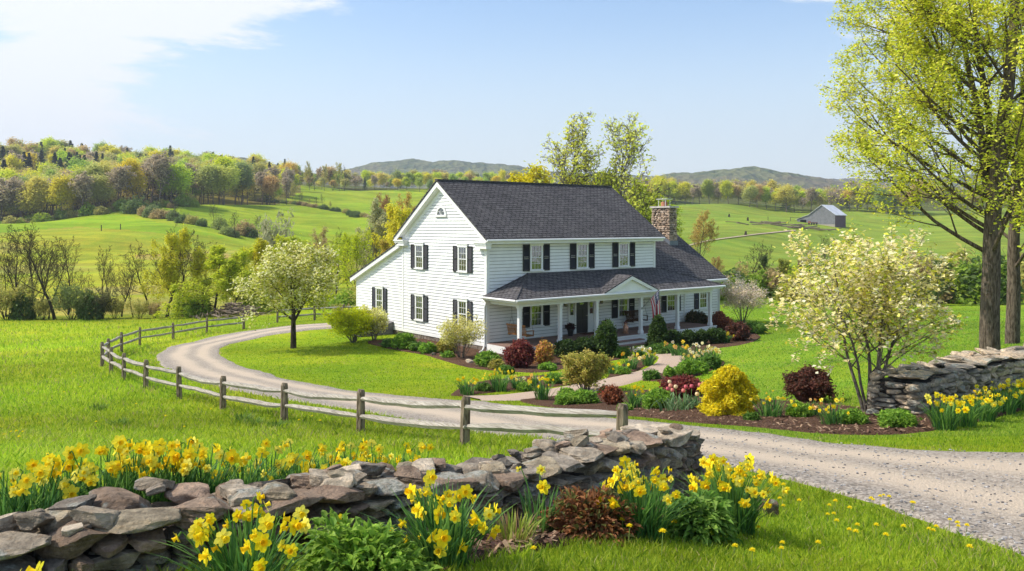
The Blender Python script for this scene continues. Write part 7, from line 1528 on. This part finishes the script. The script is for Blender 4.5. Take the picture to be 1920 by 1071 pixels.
# ------------------------------------------------------------------ grass blades (near ground), litter on the drive
def grass():
    q = np.random.default_rng(81); mb = MB(); V5 = []; T5 = []
    NB = 460000
    px = q.uniform(-160, 2080, NB); t = q.random(NB); Y = np.exp(math.log(3.3) + t**0.95 * (math.log(80) - math.log(3.3)))
    u = (px - CX) / F; X = u * Y; D = depth(u, Y); py = HY + F * D / Y; Z = CZ - D
    ok = (py < 1200) & (q.random(NB) > (Y - 38) / 42)
    ok &= ~inside(DRPOLY, px + q.normal(size=NB) * 1.5, py + q.normal(size=NB) * 1.0)
    ok &= ~inside(PAPOLY, px, py)
    for bp_ in BEDPOLY: ok &= ~inside(bp_, px, py + q.normal(size=NB) * 0.8)
    wl2 = [tuple(p) for p in wa]; nrm = np.gradient(wa, axis=0); nrm = np.stack([-nrm[:, 1], nrm[:, 0]], 1); nrm /= np.linalg.norm(nrm, axis=1, keepdims=True)
    ok &= ~inside([tuple(p) for p in wa - nrm * .02] + [tuple(p) for p in (wa + nrm * 0.62)[::-1]], X, Y)
    nr = np.gradient(wb, axis=0); nr = np.stack([-nr[:, 1], nr[:, 0]], 1); nr /= np.linalg.norm(nr, axis=1, keepdims=True); ok &= ~inside([tuple(p) for p in wb] + [tuple(p) for p in (wb + nr * 0.98)[::-1]], X, Y)
    dx, dy = X - HC[0], Y - HC[1]; la, lb = dx * HA[0] + dy * HA[1], dx * HB[0] + dy * HB[1]; ok &= ~((la > -0.3) & (la < 19.5) & (lb > -3.4) & (lb < 14))
    px, Y, X, Z, py = px[ok], Y[ok], X[ok], Z[ok], py[ok]; n = len(px)
    ms = fbm(X, Y, 0.8, 40); m2 = fbm(X, Y, 2.6, 44)
    lawn = ((px > 415) & (Y > 11) & (py < 850) & ~inside([(-800, 596), (290, 660), (300, 690), (420, 730), (800, 796), (1100, 840), (1100, 1200), (-800, 1300)], px, py)) | ((px > 1250) & (Y > 12))
    h = np.where(lawn, 0.035 + 0.02 * q.random(n), (0.07 + 0.09 * q.random(n)) * (0.55 + 0.9 * ms)); h = h * (1 + 0.012 * Y); h = np.where((~lawn) & (px > 1000) & (Y < 12), h * 0.52, h * 0.88)
    w = np.maximum(0.0045, Y * 0.00085) * q.uniform(0.7, 1.3, n); az = q.uniform(0, 6.28, n); ln = h * q.uniform(0.1, 0.9, n) * np.where(lawn, 0.5, 1.0)
    edge_ = inside(DRPOLY, px + q.normal(size=n) * 16, py + q.normal(size=n) * 5); h = np.where(edge_, h * 0.6, h); ln = np.where(edge_, ln * 0.7, ln)
    d = np.stack([np.cos(az), np.sin(az), np.zeros(n)], 1); fa = q.uniform(0, 6.28, n); s = np.stack([np.cos(fa), np.sin(fa), np.zeros(n)], 1) * w[:, None] * 0.5
    B0_ = np.stack([X, Y, Z - 0.01], 1); mid = B0_ + d * (ln * 0.3)[:, None] + np.array([0, 0, 1]) * (h * 0.6)[:, None]; tip = B0_ + d * ln[:, None] + np.array([0, 0, 1]) * h[:, None]
    V = np.stack([B0_ - s, B0_ + s, mid + s * 0.8, tip, mid - s * 0.8], 1).reshape(-1, 3)
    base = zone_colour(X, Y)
    k = q.random(n)[:, None]; g1 = base * np.array([1.22, 1.20, 1.3]); g2 = base * np.array([0.66, 0.82, 1.2]); g3 = base * np.array([1.7, 1.42, 3.0])
    C = np.where(k < 0.5, g1, np.where(k < 0.80, g2, g3)) * (0.82 + 0.5 * m2)[:, None]; st = (edge_ & (q.random(n) < 0.45)) | (q.random(n) < np.where(lawn, 0.02, 0.05) + 0.12 * (ms > 0.62)); C[st] = np.array([0.50, 0.44, 0.20]) * q.uniform(0.7, 1.1, st.sum())[:, None]
    mb.add(V, np.arange(n * 5).reshape(-1, 5), 0, np.clip(C, 0, 0.9)); o = mb.build('grass', M['blade']); tag(o, 'short spring grass blades over meadow and lawn', 'grass', kind='stuff')
grass()
q = np.random.default_rng(83); mb = MB(); n = 5200
px = q.uniform(-50, 2000, n); Y = np.exp(q.uniform(math.log(5), math.log(16), n)); u = (px - CX) / F; D = depth(u, Y); py = HY + F * D / Y; ok = inside(DRPOLY, px, py)
for a, b in zip(px[ok], Y[ok]):
    x, y, z = at(a, b); s_ = q.uniform(0.010, 0.028); P, Fc = ROCKS_LO[q.integers(0, 12)]
    c = q.uniform(0.14, 0.62); mb.add(P * np.array([s_ * 1.3, s_, s_ * .8]) + np.array([x, y, z + 0.040]), Fc, 0, (c, c * .96, c * .93))
o = mb.build('loose_gravel', M['tint']); tag(o, 'loose gravel stones strewn over the driveway', 'gravel', kind='stuff')
# chips on the near mulch
mb = MB(); n = 9000; k = q.integers(0, 2, n); px = np.where(k == 0, q.uniform(560, 1430, n), q.uniform(980, 1960, n)); Y = np.where(k == 0, q.uniform(4.2, 8, n), q.uniform(14, 22, n)); u = (px - CX) / F; D = depth(u, Y); py = HY + F * D / Y; ok = inside(BEDPOLY[-1], px, py) | inside(BEDPOLY[-2], px, py)
for a, b in zip(px[ok], Y[ok]):
    x, y, z = at(a, b); L = q.uniform(.012, .045) * (1 if b < 10 else 1.1); an = q.uniform(0, 3.14); t_ = q.normal() * .3; d = np.array([math.cos(an), math.sin(an), t_]) * L; s = np.array([-math.sin(an), math.cos(an), q.normal() * .3]) * L * .3; c0 = np.array([x, y, z + .065]); cc = np.array([(0.20, 0.11, 0.07), (0.10, 0.05, 0.035), (0.36, 0.24, 0.15)])[q.integers(0, 3)]
    mb.add([c0 - d - s, c0 + d - s, c0 + d + s, c0 - d + s], [0, 1, 2, 3], 0, cc)
o = mb.build('mulch_chips', M['tint']); tag(o, 'bark chips scattered over the flower beds', 'mulch', kind='stuff')

# ------------------------------------------------------------------ haze of the spring air
t = NT('haze'); v = t.n('VolumePrincipled'); v.inputs['Color'].default_value = (0.80, 0.88, 1.0, 1); v.inputs['Density'].default_value = 0.0002; v.inputs['Anisotropy'].default_value = 0.2
t.l(v.outputs[0], t.out.inputs['Volume'])
mb = MB(); mb.box(-5200, 5200, -60, 3900, -140, 420); o = mb.build('haze', t.m); tag(o, 'faint blue spring haze over the valley', 'haze', kind='stuff')
